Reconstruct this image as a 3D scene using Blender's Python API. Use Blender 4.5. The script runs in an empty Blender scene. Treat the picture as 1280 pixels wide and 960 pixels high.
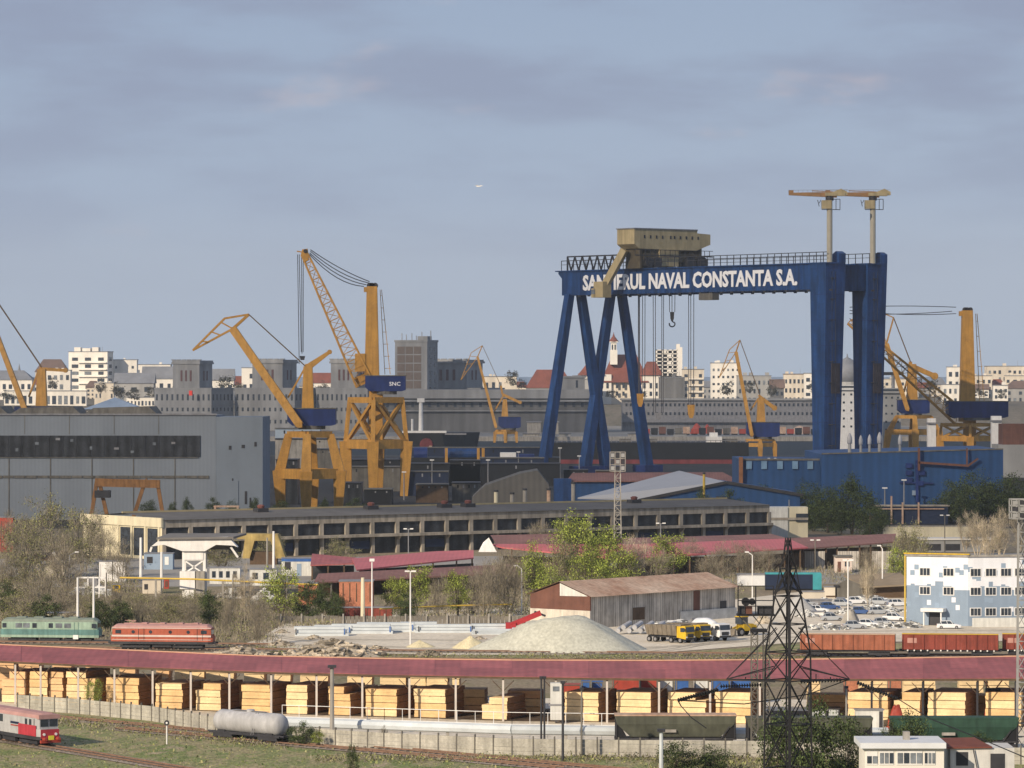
import bpy, math, random
from mathutils import Vector, Matrix
R = random.Random(7)
sc = bpy.context.scene
COL = sc.collection
F = 5000.0; H = 45.0; HY = 470.0
def W(px, py, Y): return Vector(((px-640)*Y/F, Y, H-(py-HY)*Y/F))
def GY(py): return F*H/(py-HY)
def G(px, py):
    Y = GY(py); return Vector(((px-640)*Y/F, Y, 0))
ORD = ['first','second','third','fourth','fifth','sixth','seventh','eighth','ninth','tenth','eleventh','twelfth','thirteenth','fourteenth','fifteenth','sixteenth','seventeenth','eighteenth','nineteenth','twentieth','twenty-first','twenty-second','twenty-third','twenty-fourth','twenty-fifth','twenty-sixth','twenty-seventh','twenty-eighth','twenty-ninth','thirtieth']

# ---------------------------------------------------------------- materials
MATS = {}
def mat(name, col, var=.18, scale=.5, rough=.85, streak=0., corr=None, metal=0., island=0., spec=.3, col2=None, fine=0.):
    if name in MATS: return MATS[name]
    m = bpy.data.materials.new(name); m.use_nodes = True
    nt = m.node_tree; n = nt.nodes; l = nt.links; n.clear()
    out = n.new('ShaderNodeOutputMaterial'); b = n.new('ShaderNodeBsdfPrincipled')
    l.new(b.outputs[0], out.inputs[0])
    b.inputs['Roughness'].default_value = rough; b.inputs['Metallic'].default_value = metal
    b.inputs['Specular IOR Level'].default_value = spec
    geo = n.new('ShaderNodeNewGeometry')
    c1 = [min(1, max(0, x*(1+var))) for x in col]+[1]
    c0 = [max(0, x*(1-var)) for x in (col2 or col)]+[1]
    if col2: c1 = list(col)+[1]; c0 = list(col2)+[1]
    nz = n.new('ShaderNodeTexNoise'); nz.inputs['Scale'].default_value = scale; nz.inputs['Detail'].default_value = 6; nz.inputs['Roughness'].default_value = .65
    l.new(geo.outputs['Position'], nz.inputs['Vector'])
    rp = n.new('ShaderNodeMapRange'); rp.inputs[1].default_value = .3; rp.inputs[2].default_value = .7
    l.new(nz.outputs['Fac'], rp.inputs[0])
    mx = n.new('ShaderNodeMix'); mx.data_type = 'RGBA'; mx.inputs[6].default_value = c0; mx.inputs[7].default_value = c1
    l.new(rp.outputs[0], mx.inputs[0]); cur = mx.outputs[2]
    def mul(fac_out, lo, hi):
        nonlocal cur
        r2 = n.new('ShaderNodeMapRange'); r2.inputs[1].default_value = .3; r2.inputs[2].default_value = .7
        r2.inputs[3].default_value = lo; r2.inputs[4].default_value = hi
        l.new(fac_out, r2.inputs[0])
        v = n.new('ShaderNodeVectorMath'); v.operation = 'SCALE'
        l.new(cur, v.inputs[0]); l.new(r2.outputs[0], v.inputs['Scale']); cur = v.outputs[0]
    if streak:
        mp = n.new('ShaderNodeMapping'); mp.inputs['Scale'].default_value = (1.4, 1.4, .12)
        l.new(geo.outputs['Position'], mp.inputs[0])
        n2 = n.new('ShaderNodeTexNoise'); n2.inputs['Scale'].default_value = scale*2.2; n2.inputs['Detail'].default_value = 4
        l.new(mp.outputs[0], n2.inputs['Vector']); mul(n2.outputs['Fac'], 1-streak, 1+streak*.4)
    if fine:
        n3 = n.new('ShaderNodeTexNoise'); n3.inputs['Scale'].default_value = scale*9; n3.inputs['Detail'].default_value = 3
        l.new(geo.outputs['Position'], n3.inputs['Vector']); mul(n3.outputs['Fac'], 1-fine, 1+fine)
    if island: mul(geo.outputs['Random Per Island'], 1-island, 1+island)
    if corr:
        ax, per, amt = corr
        tc = n.new('ShaderNodeTexCoord')
        sx = n.new('ShaderNodeSeparateXYZ'); l.new(tc.outputs['Object'], sx.inputs[0])
        mm = n.new('ShaderNodeMath'); mm.operation = 'MULTIPLY'; mm.inputs[1].default_value = 2*math.pi/per
        l.new(sx.outputs[ax], mm.inputs[0])
        s = n.new('ShaderNodeMath'); s.operation = 'SINE'; l.new(mm.outputs[0], s.inputs[0])
        r3 = n.new('ShaderNodeMapRange'); r3.inputs[1].default_value = -1; r3.inputs[2].default_value = 1
        r3.inputs[3].default_value = 1-amt; r3.inputs[4].default_value = 1+amt*.5
        l.new(s.outputs[0], r3.inputs[0])
        v = n.new('ShaderNodeVectorMath'); v.operation = 'SCALE'; l.new(cur, v.inputs[0]); l.new(r3.outputs[0], v.inputs['Scale']); cur = v.outputs[0]
    l.new(cur, b.inputs['Base Color'])
    MATS[name] = m
    return m

def glass(name='window_glass', col=(.03,.04,.055)):
    if name in MATS: return MATS[name]
    m = mat(name, col, .5, .8, .12, spec=.6); return m

# palette
M = {}
def pal():
    a = M
    a['blue'] = mat('shipyard_blue_paint', (.012,.055,.185), .25, .16, .5, streak=.5, fine=.12)
    a['blue2'] = mat('deep_blue_house_paint', (.012,.03,.14), .25, .2, .5, streak=.2)
    a['bluehall'] = mat('blue_hall_cladding', (.017,.068,.19), .15, .08, .6, streak=.22, corr=(0,2.4,.10))
    a['yellow'] = mat('crane_ochre_paint', (.52,.27,.052), .16, .3, .6, streak=.2, fine=.10)
    a['tan'] = mat('trolley_tan_paint', (.44,.36,.20), .15, .2, .6, streak=.25)
    a['white'] = mat('white_paint', (.78,.77,.74), .08, .5, .6, streak=.12)
    a['letter'] = mat('lettering_white', (.85,.86,.88), .04, .5, .6)
    a['dark'] = mat('dark_steel', (.035,.035,.04), .3, .5, .6)
    a['black'] = mat('black_steel', (.012,.012,.014), .3, .5, .55)
    a['rope'] = mat('steel_rope', (.06,.06,.07), .2, .5, .6)
    a['glass'] = glass()
    a['glassl'] = mat('pale_window', (.16,.18,.2), .5, .6, .2)
    a['grey'] = mat('grey_steel', (.24,.24,.25), .2, .4, .6, streak=.2)
    a['hall'] = mat('grey_hall_cladding', (.22,.25,.285), .07, .05, .8, streak=.10, corr=(0,1.2,.04))
    a['hall_dark'] = mat('grimy_glazing', (.03,.033,.038), .5, .3, .4, fine=.3, corr=(0,3.0,.4))
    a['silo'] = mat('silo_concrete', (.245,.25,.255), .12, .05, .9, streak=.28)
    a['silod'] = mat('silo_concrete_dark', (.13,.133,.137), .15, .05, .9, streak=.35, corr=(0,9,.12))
    a['conc'] = mat('weathered_concrete', (.33,.31,.275), .2, .4, .9, streak=.35)
    a['concd'] = mat('dark_concrete', (.15,.14,.12), .25, .3, .9, streak=.35)
    a['fence'] = mat('fence_panel_concrete', (.42,.40,.34), .25, .5, .95, streak=.25, fine=.12)
    a['cream'] = mat('cream_render', (.66,.60,.43), .1, .2, .9, streak=.15)
    a['w1'] = mat('white_render', (.74,.71,.64), .08, .05, .9, streak=.15)
    a['w2'] = mat('beige_render', (.62,.56,.46), .12, .05, .9, streak=.2)
    a['w3'] = mat('grey_render', (.32,.32,.31), .12, .05, .9, streak=.2)
    a['redroof'] = mat('city_red_tiles', (.17,.055,.038), .25, .1, .9, fine=.15)
    a['brroof'] = mat('city_brown_tiles', (.13,.09,.075), .25, .1, .9)
    a['greyroof'] = mat('city_grey_roof', (.17,.18,.20), .2, .1, .8)
    a['paleblue'] = mat('pale_blue_roof', (.36,.44,.52), .12, .1, .6)
    a['crimson'] = mat('crimson_sheet_roof', (.33,.10,.10), .16, .10, .65, fine=.10, streak=.12, island=.10, corr=(0,1.1,.07))
    a['pinkred'] = mat('red_sheet_roof', (.46,.12,.125), .12, .12, .6, fine=.06, corr=(0,1.0,.06))
    a['brownroof'] = mat('faded_brown_sheet_roof', (.21,.105,.09), .2, .15, .8, fine=.1, corr=(0,1.0,.06))
    a['rust'] = mat('rusty_sheet_roof', (.58,.44,.33), .3, .13, .85, fine=.2, corr=(0,.9,.08), col2=(.34,.185,.115))
    a['rustwall'] = mat('red_brown_boards', (.155,.07,.05), .2, .4, .85, streak=.2)
    a['plank'] = mat('grey_weathered_planks', (.50,.46,.40), .25, .4, .95, streak=.5, corr=(0,.55,.28))
    a['ledge'] = mat('warehouse_ledge', (.36,.32,.26), .25, .3, .9, streak=.4)
    a['wroof'] = mat('warehouse_tar_roof', (.11,.105,.10), .25, .08, .9, fine=.1)
    a['lumber'] = mat('fresh_sawn_lumber', (.68,.46,.225), .2, .5, .85, fine=.07, island=.10)
    a['lumber2'] = mat('pale_sawn_lumber', (.76,.58,.33), .18, .5, .85, fine=.07, island=.10)
    a['lumber3'] = mat('orange_sawn_lumber', (.70,.45,.24), .12, .7, .85, fine=.08, island=.12)
    a['lshade'] = mat('lumber_shaded_side', (.38,.20,.10), .25, 1.2, .9, fine=.25)  # darker brown for the bundles' right faces: shade away from the sun painted in
    a['wood'] = mat('dark_timber', (.10,.065,.04), .3, .6, .9)
    a['lgreen'] = mat('loco_pale_green', (.30,.42,.33), .15, .8, .6, streak=.25)
    a['lteal'] = mat('loco_teal', (.11,.23,.215), .2, .8, .6, streak=.25)
    a['lroof'] = mat('loco_dusty_roof', (.20,.24,.20), .2, .8, .8)
    a['lred'] = mat('loco_orange_red', (.40,.10,.055), .15, .8, .6, streak=.2)
    a['lpink'] = mat('loco_faded_roof', (.42,.24,.22), .15, .8, .8)
    a['lsilver'] = mat('loco_silver', (.42,.42,.42), .15, .8, .5, streak=.15)
    a['lcrim'] = mat('loco_crimson', (.42,.04,.055), .15, .8, .5, streak=.15)
    a['wagon'] = mat('wagon_oxide_orange', (.33,.115,.065), .2, .6, .8, streak=.3, fine=.08)
    a['wagon2'] = mat('wagon_oxide_red', (.24,.055,.038), .2, .6, .8, streak=.3, fine=.1)
    a['wagong'] = mat('wagon_olive', (.085,.09,.065), .25, .5, .8, streak=.35)
    a['wagong2'] = mat('wagon_dark_green', (.03,.075,.05), .3, .5, .8, streak=.3)
    a['tank'] = mat('tank_grey', (.42,.42,.43), .12, .6, .55, streak=.22)
    a['tyre'] = mat('tyre_rubber', (.018,.018,.018), .3, 2, .9)
    a['vyel'] = mat('vehicle_yellow', (.62,.40,.02), .12, 1, .5, streak=.2)
    a['vgrey'] = mat('dumper_bed_grey', (.20,.17,.13), .2, 1, .8, streak=.3)
    a['vwhite'] = mat('vehicle_white', (.72,.73,.74), .05, 1, .35)
    a['vsilver'] = mat('vehicle_silver', (.38,.40,.42), .06, 1, .3)
    a['vred'] = mat('machine_red', (.36,.03,.035), .15, 1, .5)
    a['vblue'] = mat('vehicle_blue', (.05,.10,.25), .1, 1, .4)
    a['cblue'] = mat('container_blue', (.04,.12,.35), .15, .6, .6, streak=.2)
    a['cred'] = mat('container_red', (.36,.055,.035), .15, .6, .6, streak=.2)
    a['cwhite'] = mat('container_white', (.62,.62,.58), .1, .6, .6, streak=.2)
    a['teal'] = mat('teal_panel', (.05,.30,.34), .15, .6, .6)
    a['navy'] = mat('navy_sheet', (.012,.022,.055), .2, .4, .6)
    a['office_w'] = mat('office_white', (.74,.76,.80), .05, .3, .8, streak=.08)
    a['office_b'] = mat('office_blue_grey', (.24,.31,.40), .06, .3, .8, streak=.08)
    a['office_m'] = mat('office_mid_blue', (.26,.34,.44), .06, .3, .8)
    a['pyel'] = mat('yellow_pipe_paint', (.55,.38,.06), .15, .8, .6)
    a['gravel'] = mat('grey_green_gravel', (.46,.46,.39), .14, .25, .95, fine=.16)
    a['sand'] = mat('pale_yellow_sand', (.62,.55,.36), .15, .5, .95, fine=.15)
    a['rubble'] = mat('broken_concrete_rubble', (.33,.285,.22), .3, .5, .95, fine=.25, island=.5)
    a['steelbeam'] = mat('concrete_grey_beams', (.50,.54,.56), .12, .5, .8, island=.12)
    a['scrap'] = mat('light_scrap', (.42,.42,.40), .4, .8, .8, island=.7)
    a['hull'] = mat('ship_hull_black', (.012,.014,.018), .35, .05, .6, streak=.3)
    a['hullred'] = mat('ship_antifouling_red', (.21,.045,.05), .25, .08, .75, streak=.4)
    a['brick'] = mat('orange_brick', (.42,.17,.10), .2, .5, .9, fine=.15)
    a['leafy'] = mat('spring_leaves', (.25,.30,.06), .35, .35, .9, island=.55, spec=.1)
    a['leafy2'] = mat('olive_leaves', (.20,.205,.08), .35, .35, .9, island=.55, spec=.1)
    a['leafd'] = mat('dark_leaves', (.06,.082,.03), .4, .35, .9, island=.6, spec=.1)
    a['twig'] = mat('bare_brown_twigs', (.235,.205,.155), .3, .4, .95, island=.35, spec=.1)
    a['twigp'] = mat('pale_bare_twigs', (.46,.39,.28), .3, .4, .95, island=.3, spec=.1)
    a['bark'] = mat('bark', (.10,.08,.06), .3, 1, .95)
    a['far_tree'] = mat('far_dark_foliage', (.055,.055,.042), .35, .05, .95, island=.5, spec=.1)

# ---------------------------------------------------------------- mesh builder
class MB:
    def __init__(s, off=None): s.v = []; s.f = []; s.mi = []; s.cur = 0; s.off = Vector(off) if off is not None else Vector((0,0,0))
    def add(s, vs, fs):
        b = len(s.v)
        s.v += [tuple(Vector(v)-s.off) for v in vs]
        for f in fs: s.f.append([i+b for i in f]); s.mi.append(s.cur)
        return s
    def box(s, c, d, rz=0., tilt=None):
        x, y, z = d[0]/2, d[1]/2, d[2]/2
        vs = [Vector(p) for p in ((-x,-y,-z),(x,-y,-z),(x,y,-z),(-x,y,-z),(-x,-y,z),(x,-y,z),(x,y,z),(-x,y,z))]
        m = Matrix.Rotation(rz, 3, 'Z')
        if tilt: m = m @ Matrix.Rotation(tilt, 3, 'Y')
        c = Vector(c)
        return s.add([m@v+c for v in vs], [(0,3,2,1),(4,5,6,7),(0,1,5,4),(1,2,6,5),(2,3,7,6),(3,0,4,7)])
    def box2(s, a, b):
        a = Vector(a); b = Vector(b)
        return s.box((a+b)/2, [abs(b[i]-a[i]) for i in range(3)])
    def hexa(s, vs): return s.add(vs, [(0,3,2,1),(4,5,6,7),(0,1,5,4),(1,2,6,5),(2,3,7,6),(3,0,4,7)])
    def beam(s, a, b, w, h=None, w2=None, h2=None, up=None):
        a = Vector(a); b = Vector(b); h = h or w; w2 = w2 or w; h2 = h2 or h
        d = (b-a)
        if d.length < 1e-6: return s
        d.normalize()
        u = Vector(up) if up else (Vector((0,0,1)) if abs(d.z) < .95 else Vector((0,1,0)))
        x = d.cross(u); x.normalize(); y = x.cross(d)
        vs = []
        for p, ww, hh in ((a,w,h),(b,w2,h2)):
            vs += [p-x*ww/2-y*hh/2, p+x*ww/2-y*hh/2, p+x*ww/2+y*hh/2, p-x*ww/2+y*hh/2]
        return s.add(vs, [(0,3,2,1),(4,5,6,7),(0,1,5,4),(1,2,6,5),(2,3,7,6),(3,0,4,7)])
    def tube(s, a, b, r, r2=None, n=8, caps=True):
        a = Vector(a); b = Vector(b); r2 = r if r2 is None else r2
        d = b-a
        if d.length < 1e-6: return s
        d.normalize(); u = Vector((0,0,1)) if abs(d.z) < .95 else Vector((1,0,0))
        x = d.cross(u).normalized(); y = x.cross(d)
        vs = []
        for p, rr in ((a,r),(b,r2)):
            for k in range(n):
                t = 2*math.pi*k/n; vs.append(p+x*math.cos(t)*rr+y*math.sin(t)*rr)
        fs = [(k,(k+1)%n,n+(k+1)%n,n+k) for k in range(n)]
        if caps: fs += [tuple(range(n))[::-1], tuple(range(n,2*n))]
        return s.add(vs, fs)
    def path(s, pts, r, n=5):
        for a, b in zip(pts, pts[1:]): s.tube(a, b, r, n=n)
        return s
    def lathe(s, c, prof, n=14, axis='z'):
        c = Vector(c); vs = []
        for h, r in prof:
            for k in range(n):
                t = 2*math.pi*k/n
                if axis == 'z': p = (math.cos(t)*r, math.sin(t)*r, h)
                elif axis == 'x': p = (h, math.cos(t)*r, math.sin(t)*r)
                else: p = (math.cos(t)*r, h, math.sin(t)*r)
                vs.append(c+Vector(p))
        fs = []
        for j in range(len(prof)-1):
            for k in range(n): fs.append((j*n+k, j*n+(k+1)%n, (j+1)*n+(k+1)%n, (j+1)*n+k))
        m = len(prof)-1
        fs += [tuple(range(n))[::-1], tuple(range(m*n, m*n+n))]
        return s.add(vs, fs)
    def prism(s, poly, y0, y1, axis='y'):
        n = len(poly)
        if axis == 'y': vs = [Vector((x,y0,z)) for x,z in poly]+[Vector((x,y1,z)) for x,z in poly]
        elif axis == 'x': vs = [Vector((y0,x,z)) for x,z in poly]+[Vector((y1,x,z)) for x,z in poly]
        else: vs = [Vector((x,z,y0)) for x,z in poly]+[Vector((x,z,y1)) for x,z in poly]
        return s.add(vs, [tuple(range(n)), tuple(range(n,2*n))[::-1]]+[(k,k+n,(k+1)%n+n,(k+1)%n) for k in range(n)])
    def slab(s, pts, th):   # thick sheet from top polygon
        n = len(pts); pts = [Vector(p) for p in pts]
        lo = [p-Vector((0,0,th)) for p in pts]
        return s.add(pts+lo, [tuple(range(n)), tuple(range(n,2*n))[::-1]]+[(k,k+n,(k+1)%n+n,(k+1)%n) for k in range(n)])
    def lattice(s, a, b, w, d, n, th, w2=None, d2=None, dia=None):
        """four-chord truss from a to b; w in the plane seen, d across"""
        a = Vector(a); b = Vector(b); w2 = w2 or w; d2 = d2 or d; dia = dia or th*.55
        ax = (b-a).normalized()
        yv = Vector((0,1,0))
        if abs(ax.dot(yv)) > .9: yv = Vector((1,0,0))
        xv = ax.cross(yv).normalized(); yv = xv.cross(ax).normalized()
        rings = []
        for i in range(n+1):
            t = i/n; p = a.lerp(b, t); ww = w+(w2-w)*t; dd = d+(d2-d)*t
            rings.append([p+xv*ww/2*sx+yv*dd/2*sy for sx, sy in ((-1,-1),(1,-1),(1,1),(-1,1))])
        for c in range(4): s.beam(rings[0][c], rings[-1][c], th)
        for i in range(n):
            for c in range(4):
                e = (c+1) % 4
                if i % 2: s.beam(rings[i][c], rings[i+1][e], dia)
                else: s.beam(rings[i][e], rings[i+1][c], dia)
                s.beam(rings[i+1][c], rings[i+1][e], dia)
        return s
    def mesh(s, name, mats, smooth=False):
        me = bpy.data.meshes.new(name)
        me.from_pydata([tuple(v) for v in s.v], [], s.f); 
        for m in (mats if isinstance(mats, (list, tuple)) else [mats]): me.materials.append(m)
        me.polygons.foreach_set('material_index', s.mi)
        if smooth: me.polygons.foreach_set('use_smooth', [True]*len(s.f))
        me.update()
        return me
    def build(s, name, mats, parent=None, smooth=False, **kw):
        o = bpy.data.objects.new(name, s.mesh(name, mats, smooth)); COL.objects.link(o)
        if parent is not None: o.parent = parent
        tag(o, **kw)
        return o

def tag(o, label=None, cat=None, group=None, kind=None):
    if label: o['label'] = label
    if cat: o['category'] = cat
    if group: o['group'] = group
    if kind: o['kind'] = kind
    return o
def empty(name, loc, rz=0., label=None, cat=None, group=None):
    o = bpy.data.objects.new(name, None); COL.objects.link(o); o.location = loc; o.rotation_euler = (0,0,rz)
    o.empty_display_size = 1
    return tag(o, label, cat, group)
def inst(name, me, parent, loc=(0,0,0), scale=(1,1,1), rz=0.):
    o = bpy.data.objects.new(name, me); COL.objects.link(o); o.parent = parent; o.location = loc; o.scale = scale; o.rotation_euler = (0,0,rz)
    return o

def copy_thing(o, loc, rz=0., label=None, group=None, scale=None):
    c = o.copy(); COL.objects.link(c); c.location = loc; c.rotation_euler = (0,0,rz)
    if scale: c.scale = scale
    if label: c['label'] = label
    if group: c['group'] = group
    for k in [x for x in bpy.data.objects if x.parent == o]:
        d = k.copy(); COL.objects.link(d); d.parent = c
        for g in [x for x in bpy.data.objects if x.parent == k]:
            e = g.copy(); COL.objects.link(e); e.parent = d
    return c

class T:
    """a thing seen in a vertical plane at distance Y: L() gives local points from pixels"""
    def __init__(s, name, label, cat, px, Y, py=None, group=None, z=None):
        s.Y = Y; x = (px-640)*Y/F
        zz = 0 if (py is None and z is None) else (z if z is not None else H-(py-HY)*Y/F)
        s.loc = Vector((x, Y, zz)); s.root = empty(name, s.loc, 0, label, cat, group)
    def L(s, px, py, dy=0.): return W(px, py, s.Y)-s.loc+Vector((0,dy,0))
    def m(s, p): return p*s.Y/F
def unit_box(name, m):
    return MB().box((0,0,0),(1,1,1)).mesh(name, m)
pal()
# ---------------------------------------------------------------- camera, light, sky
cd = bpy.data.cameras.new('camera'); cam = bpy.data.objects.new('camera', cd); COL.objects.link(cam); sc.camera = cam
cam.location = (0,0,H); cam.rotation_euler = (math.radians(90),0,0)
cd.sensor_width = 36; cd.lens = 36*F/1280; cd.shift_y = (470-480)/1280.
cd.clip_start = 1; cd.clip_end = 400000
SUN_EL = math.radians(25); SD = Vector((-.61,-.79,0)).normalized()
sd = Vector((SD.x*math.cos(SUN_EL), SD.y*math.cos(SUN_EL), math.sin(SUN_EL)))
sl = bpy.data.lights.new('sun', 'SUN'); sl.energy = 5.0; sl.angle = math.radians(.53); sl.color = (1,.85,.66)
so = bpy.data.objects.new('sun', sl); COL.objects.link(so); so.rotation_euler = sd.to_track_quat('Z','Y').to_euler(); so.location = (-100,-50,200)
w = bpy.data.worlds.new('World'); sc.world = w; w.use_nodes = True
nt = w.node_tree; n = nt.nodes; l = nt.links; n.clear()
wo = n.new('ShaderNodeOutputWorld'); bg = n.new('ShaderNodeBackground'); l.new(bg.outputs[0], wo.inputs[0]); bg.inputs[1].default_value = .10
sky = n.new('ShaderNodeTexSky'); sky.sky_type = 'NISHITA'; sky.sun_disc = False; sky.sun_elevation = SUN_EL
sky.sun_rotation = math.atan2(sd.x, sd.y); sky.air_density = 1.2; sky.dust_density = 1.2; sky.ozone_density = 1.5
tc = n.new('ShaderNodeTexCoord')
sep = n.new('ShaderNodeSeparateXYZ'); l.new(tc.outputs['Generated'], sep.inputs[0])
# thin altocumulus: streaky noise stretched along the horizon
def skynoise(sx, sz, sc_, det, lo, hi, off):
    mp = n.new('ShaderNodeMapping'); mp.inputs['Scale'].default_value = (sx, sx, sz); mp.inputs['Location'].default_value = off
    l.new(tc.outputs['Generated'], mp.inputs[0])
    nz = n.new('ShaderNodeTexNoise'); nz.inputs['Scale'].default_value = sc_; nz.inputs['Detail'].default_value = det; nz.inputs['Roughness'].default_value = .55
    l.new(mp.outputs[0], nz.inputs['Vector'])
    r = n.new('ShaderNodeMapRange'); r.inputs[1].default_value = lo; r.inputs[2].default_value = hi; r.interpolation_type = 'SMOOTHSTEP'
    l.new(nz.outputs['Fac'], r.inputs[0]); return r.outputs[0]
c1 = skynoise(1, 4.2, 13, 6, .40, .66, (1.3,0,.2)); c2 = skynoise(1, 2.6, 22, 4, .60, .76, (2.6,2,1.7))
grad = n.new('ShaderNodeMapRange'); grad.inputs[1].default_value = 0; grad.inputs[2].default_value = .10
l.new(sep.outputs[2], grad.inputs[0])
ramp = n.new('ShaderNodeValToRGB'); ramp.color_ramp.elements[0].color = (4.15,5.2,6.9,1); ramp.color_ramp.elements[1].color = (3.0,3.85,5.8,1)
e = ramp.color_ramp.elements.new(.45); e.color = (3.35,4.4,6.5,1)
l.new(grad.outputs[0], ramp.inputs[0])
def mixc(a, b, f):
    m = n.new('ShaderNodeMix'); m.data_type = 'RGBA'
    for s, k in ((a,6),(b,7)):
        if isinstance(s, tuple): m.inputs[k].default_value = s
        else: l.new(s, m.inputs[k])
    if isinstance(f, float): m.inputs[0].default_value = f
    else: l.new(f, m.inputs[0])
    return m.outputs[2]
def mulf(a, k):
    m = n.new('ShaderNodeMath'); m.operation = 'MULTIPLY'
    if isinstance(a, float): m.inputs[0].default_value = a
    else: l.new(a, m.inputs[0])
    if isinstance(k, float): m.inputs[1].default_value = k
    else: l.new(k, m.inputs[1])
    return m.outputs[0]
veil = mixc(sky.outputs[0], ramp.outputs[0], .82)
hi_mask = n.new('ShaderNodeMapRange'); hi_mask.inputs[1].default_value = .015; hi_mask.inputs[2].default_value = .07; l.new(sep.outputs[2], hi_mask.inputs[0])
v2 = mixc(veil, (2.95,3.5,4.85,1), mulf(mulf(c1, hi_mask.outputs[0]), .9))
v3 = mixc(v2, (5.6,5.0,5.4,1), mulf(mulf(c2, hi_mask.outputs[0]), .55))
l.new(v3, bg.inputs[0])
sc.view_settings.view_transform = 'Standard'; sc.view_settings.look = 'None'; sc.view_settings.exposure = 0
sc.cycles.use_denoising = True; sc.cycles.max_bounces = 5; sc.cycles.diffuse_bounces = 2; sc.cycles.glossy_bounces = 2
sc.cycles.transparent_max_bounces = 12; sc.cycles.volume_bounces = 0

# ---------------------------------------------------------------- ground sheets
def ground_mat(name, cols, scale=.03, rough=.95, fine=.15):
    m = bpy.data.materials.new(name); m.use_nodes = True; nt = m.node_tree; n = nt.nodes; l = nt.links
    b = n['Principled BSDF']; b.inputs['Roughness'].default_value = rough; b.inputs['Specular IOR Level'].default_value = .15
    g = n.new('ShaderNodeNewGeometry')
    mp = n.new('ShaderNodeMapping'); mp.inputs['Scale'].default_value = (1,.45,1); l.new(g.outputs['Position'], mp.inputs[0])
    z = n.new('ShaderNodeTexNoise'); z.inputs['Scale'].default_value = scale; z.inputs['Detail'].default_value = 8; z.inputs['Roughness'].default_value = .7
    l.new(mp.outputs[0], z.inputs['Vector'])
    r = n.new('ShaderNodeValToRGB'); cr = r.color_ramp
    cr.elements[0].position = .36; cr.elements[1].position = .66
    cr.elements[0].color = list(cols[0])+[1]; cr.elements[1].color = list(cols[-1])+[1]
    for i, c in enumerate(cols[1:-1]): e = cr.elements.new(.36+.30*(i+1)/(len(cols)-1)); e.color = list(c)+[1]
    l.new(z.outputs['Fac'], r.inputs[0])
    z2 = n.new('ShaderNodeTexNoise'); z2.inputs['Scale'].default_value = scale*30; z2.inputs['Detail'].default_value = 4; l.new(mp.outputs[0], z2.inputs['Vector'])
    rr = n.new('ShaderNodeMapRange'); rr.inputs[1].default_value=.3; rr.inputs[2].default_value=.7; rr.inputs[3].default_value = 1-fine; rr.inputs[4].default_value = 1+fine; l.new(z2.outputs['Fac'], rr.inputs[0])
    v = n.new('ShaderNodeVectorMath'); v.operation = 'SCALE'; l.new(r.outputs[0], v.inputs[0]); l.new(rr.outputs[0], v.inputs['Scale'])
    l.new(v.outputs[0], b.inputs['Base Color']); return m
GM_dirt = ground_mat('dirt_and_dry_grass', [(.20,.16,.11),(.27,.22,.15),(.16,.16,.07)], .05, fine=.3)
GM_grass = ground_mat('rough_grass', [(.36,.29,.18),(.19,.22,.085),(.32,.27,.16),(.15,.20,.06),(.37,.30,.20)], .09, fine=.4)
GM_yard = ground_mat('pale_gravel_yard', [(.62,.55,.44),(.70,.63,.51),(.54,.48,.38)], .04, fine=.12)
GM_asph = ground_mat('worn_asphalt', [(.27,.26,.24),(.34,.32,.29)], .05, fine=.1)
GM_ball = ground_mat('railway_ballast', [(.22,.18,.14),(.36,.30,.24),(.17,.14,.11)], .12, fine=.35)
GM_dock = ground_mat('dock_apron', [(.03,.03,.032),(.055,.053,.05)], .02)
GM_sea = mat('sea_water', (.03,.07,.11), .2, .01, .25)
GM_basin = mat('basin_water', (.02,.028,.032), .2, .02, .7, spec=.1)
GM_hill = ground_mat('town_hillside', [(.09,.085,.06),(.16,.14,.11),(.07,.075,.045)], .01)
def sheet(name, pts, m, z, kind='structure'):
    mb = MB(); mb.add([(p[0],p[1],z) for p in pts], [tuple(range(len(pts)))])
    return mb.build(name, m, kind=kind)
def gsheet(name, pix, m, z): return sheet(name, [G(*p)[:2] for p in pix], m, z)
sheet('ground', [(-90000,-2000),(90000,-2000),(90000,200000),(-90000,200000)], GM_dirt, 0)
sheet('sea', [(-80000,5600),(80000,5600),(80000,190000),(-80000,190000)], GM_sea, 1)
def hz(Y): return 16+max(0, min(1,(Y-3700)/900))*14
mb = MB(); vs = []; fs = []; xs = [-1500+i*60 for i in range(51)]; ys = [3600,3700,3850,4000,4150,4300,4450,4600,5200,5900]
for y in ys:
    for x in xs: vs.append((x, y, 0.06 if y == 3600 or y == 5900 else hz(y)+R.uniform(-.8,.8)))
k = len(xs)
for j in range(len(ys)-1):
    for i in range(k-1): fs.append((j*k+i, j*k+i+1, (j+1)*k+i+1, (j+1)*k+i))
mb.add(vs, fs).build('hill_terrain', GM_hill, kind='structure', smooth=True)
# haze of the humid air over the port
hm = bpy.data.materials.new('thin_haze'); hm.use_nodes = True; nn = hm.node_tree.nodes; nn.clear()
ho = nn.new('ShaderNodeOutputMaterial'); hv = nn.new('ShaderNodeVolumeScatter'); hv.inputs['Color'].default_value = (.80,.90,1,1); hv.inputs['Density'].default_value = HAZE = .00004
hv.inputs['Anisotropy'].default_value = 0
hm.node_tree.links.new(hv.outputs[0], ho.inputs['Volume'])
MB().box2((-3500,-200,-5),(3500,9000,320)).build('haze', hm, kind='structure')
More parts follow.
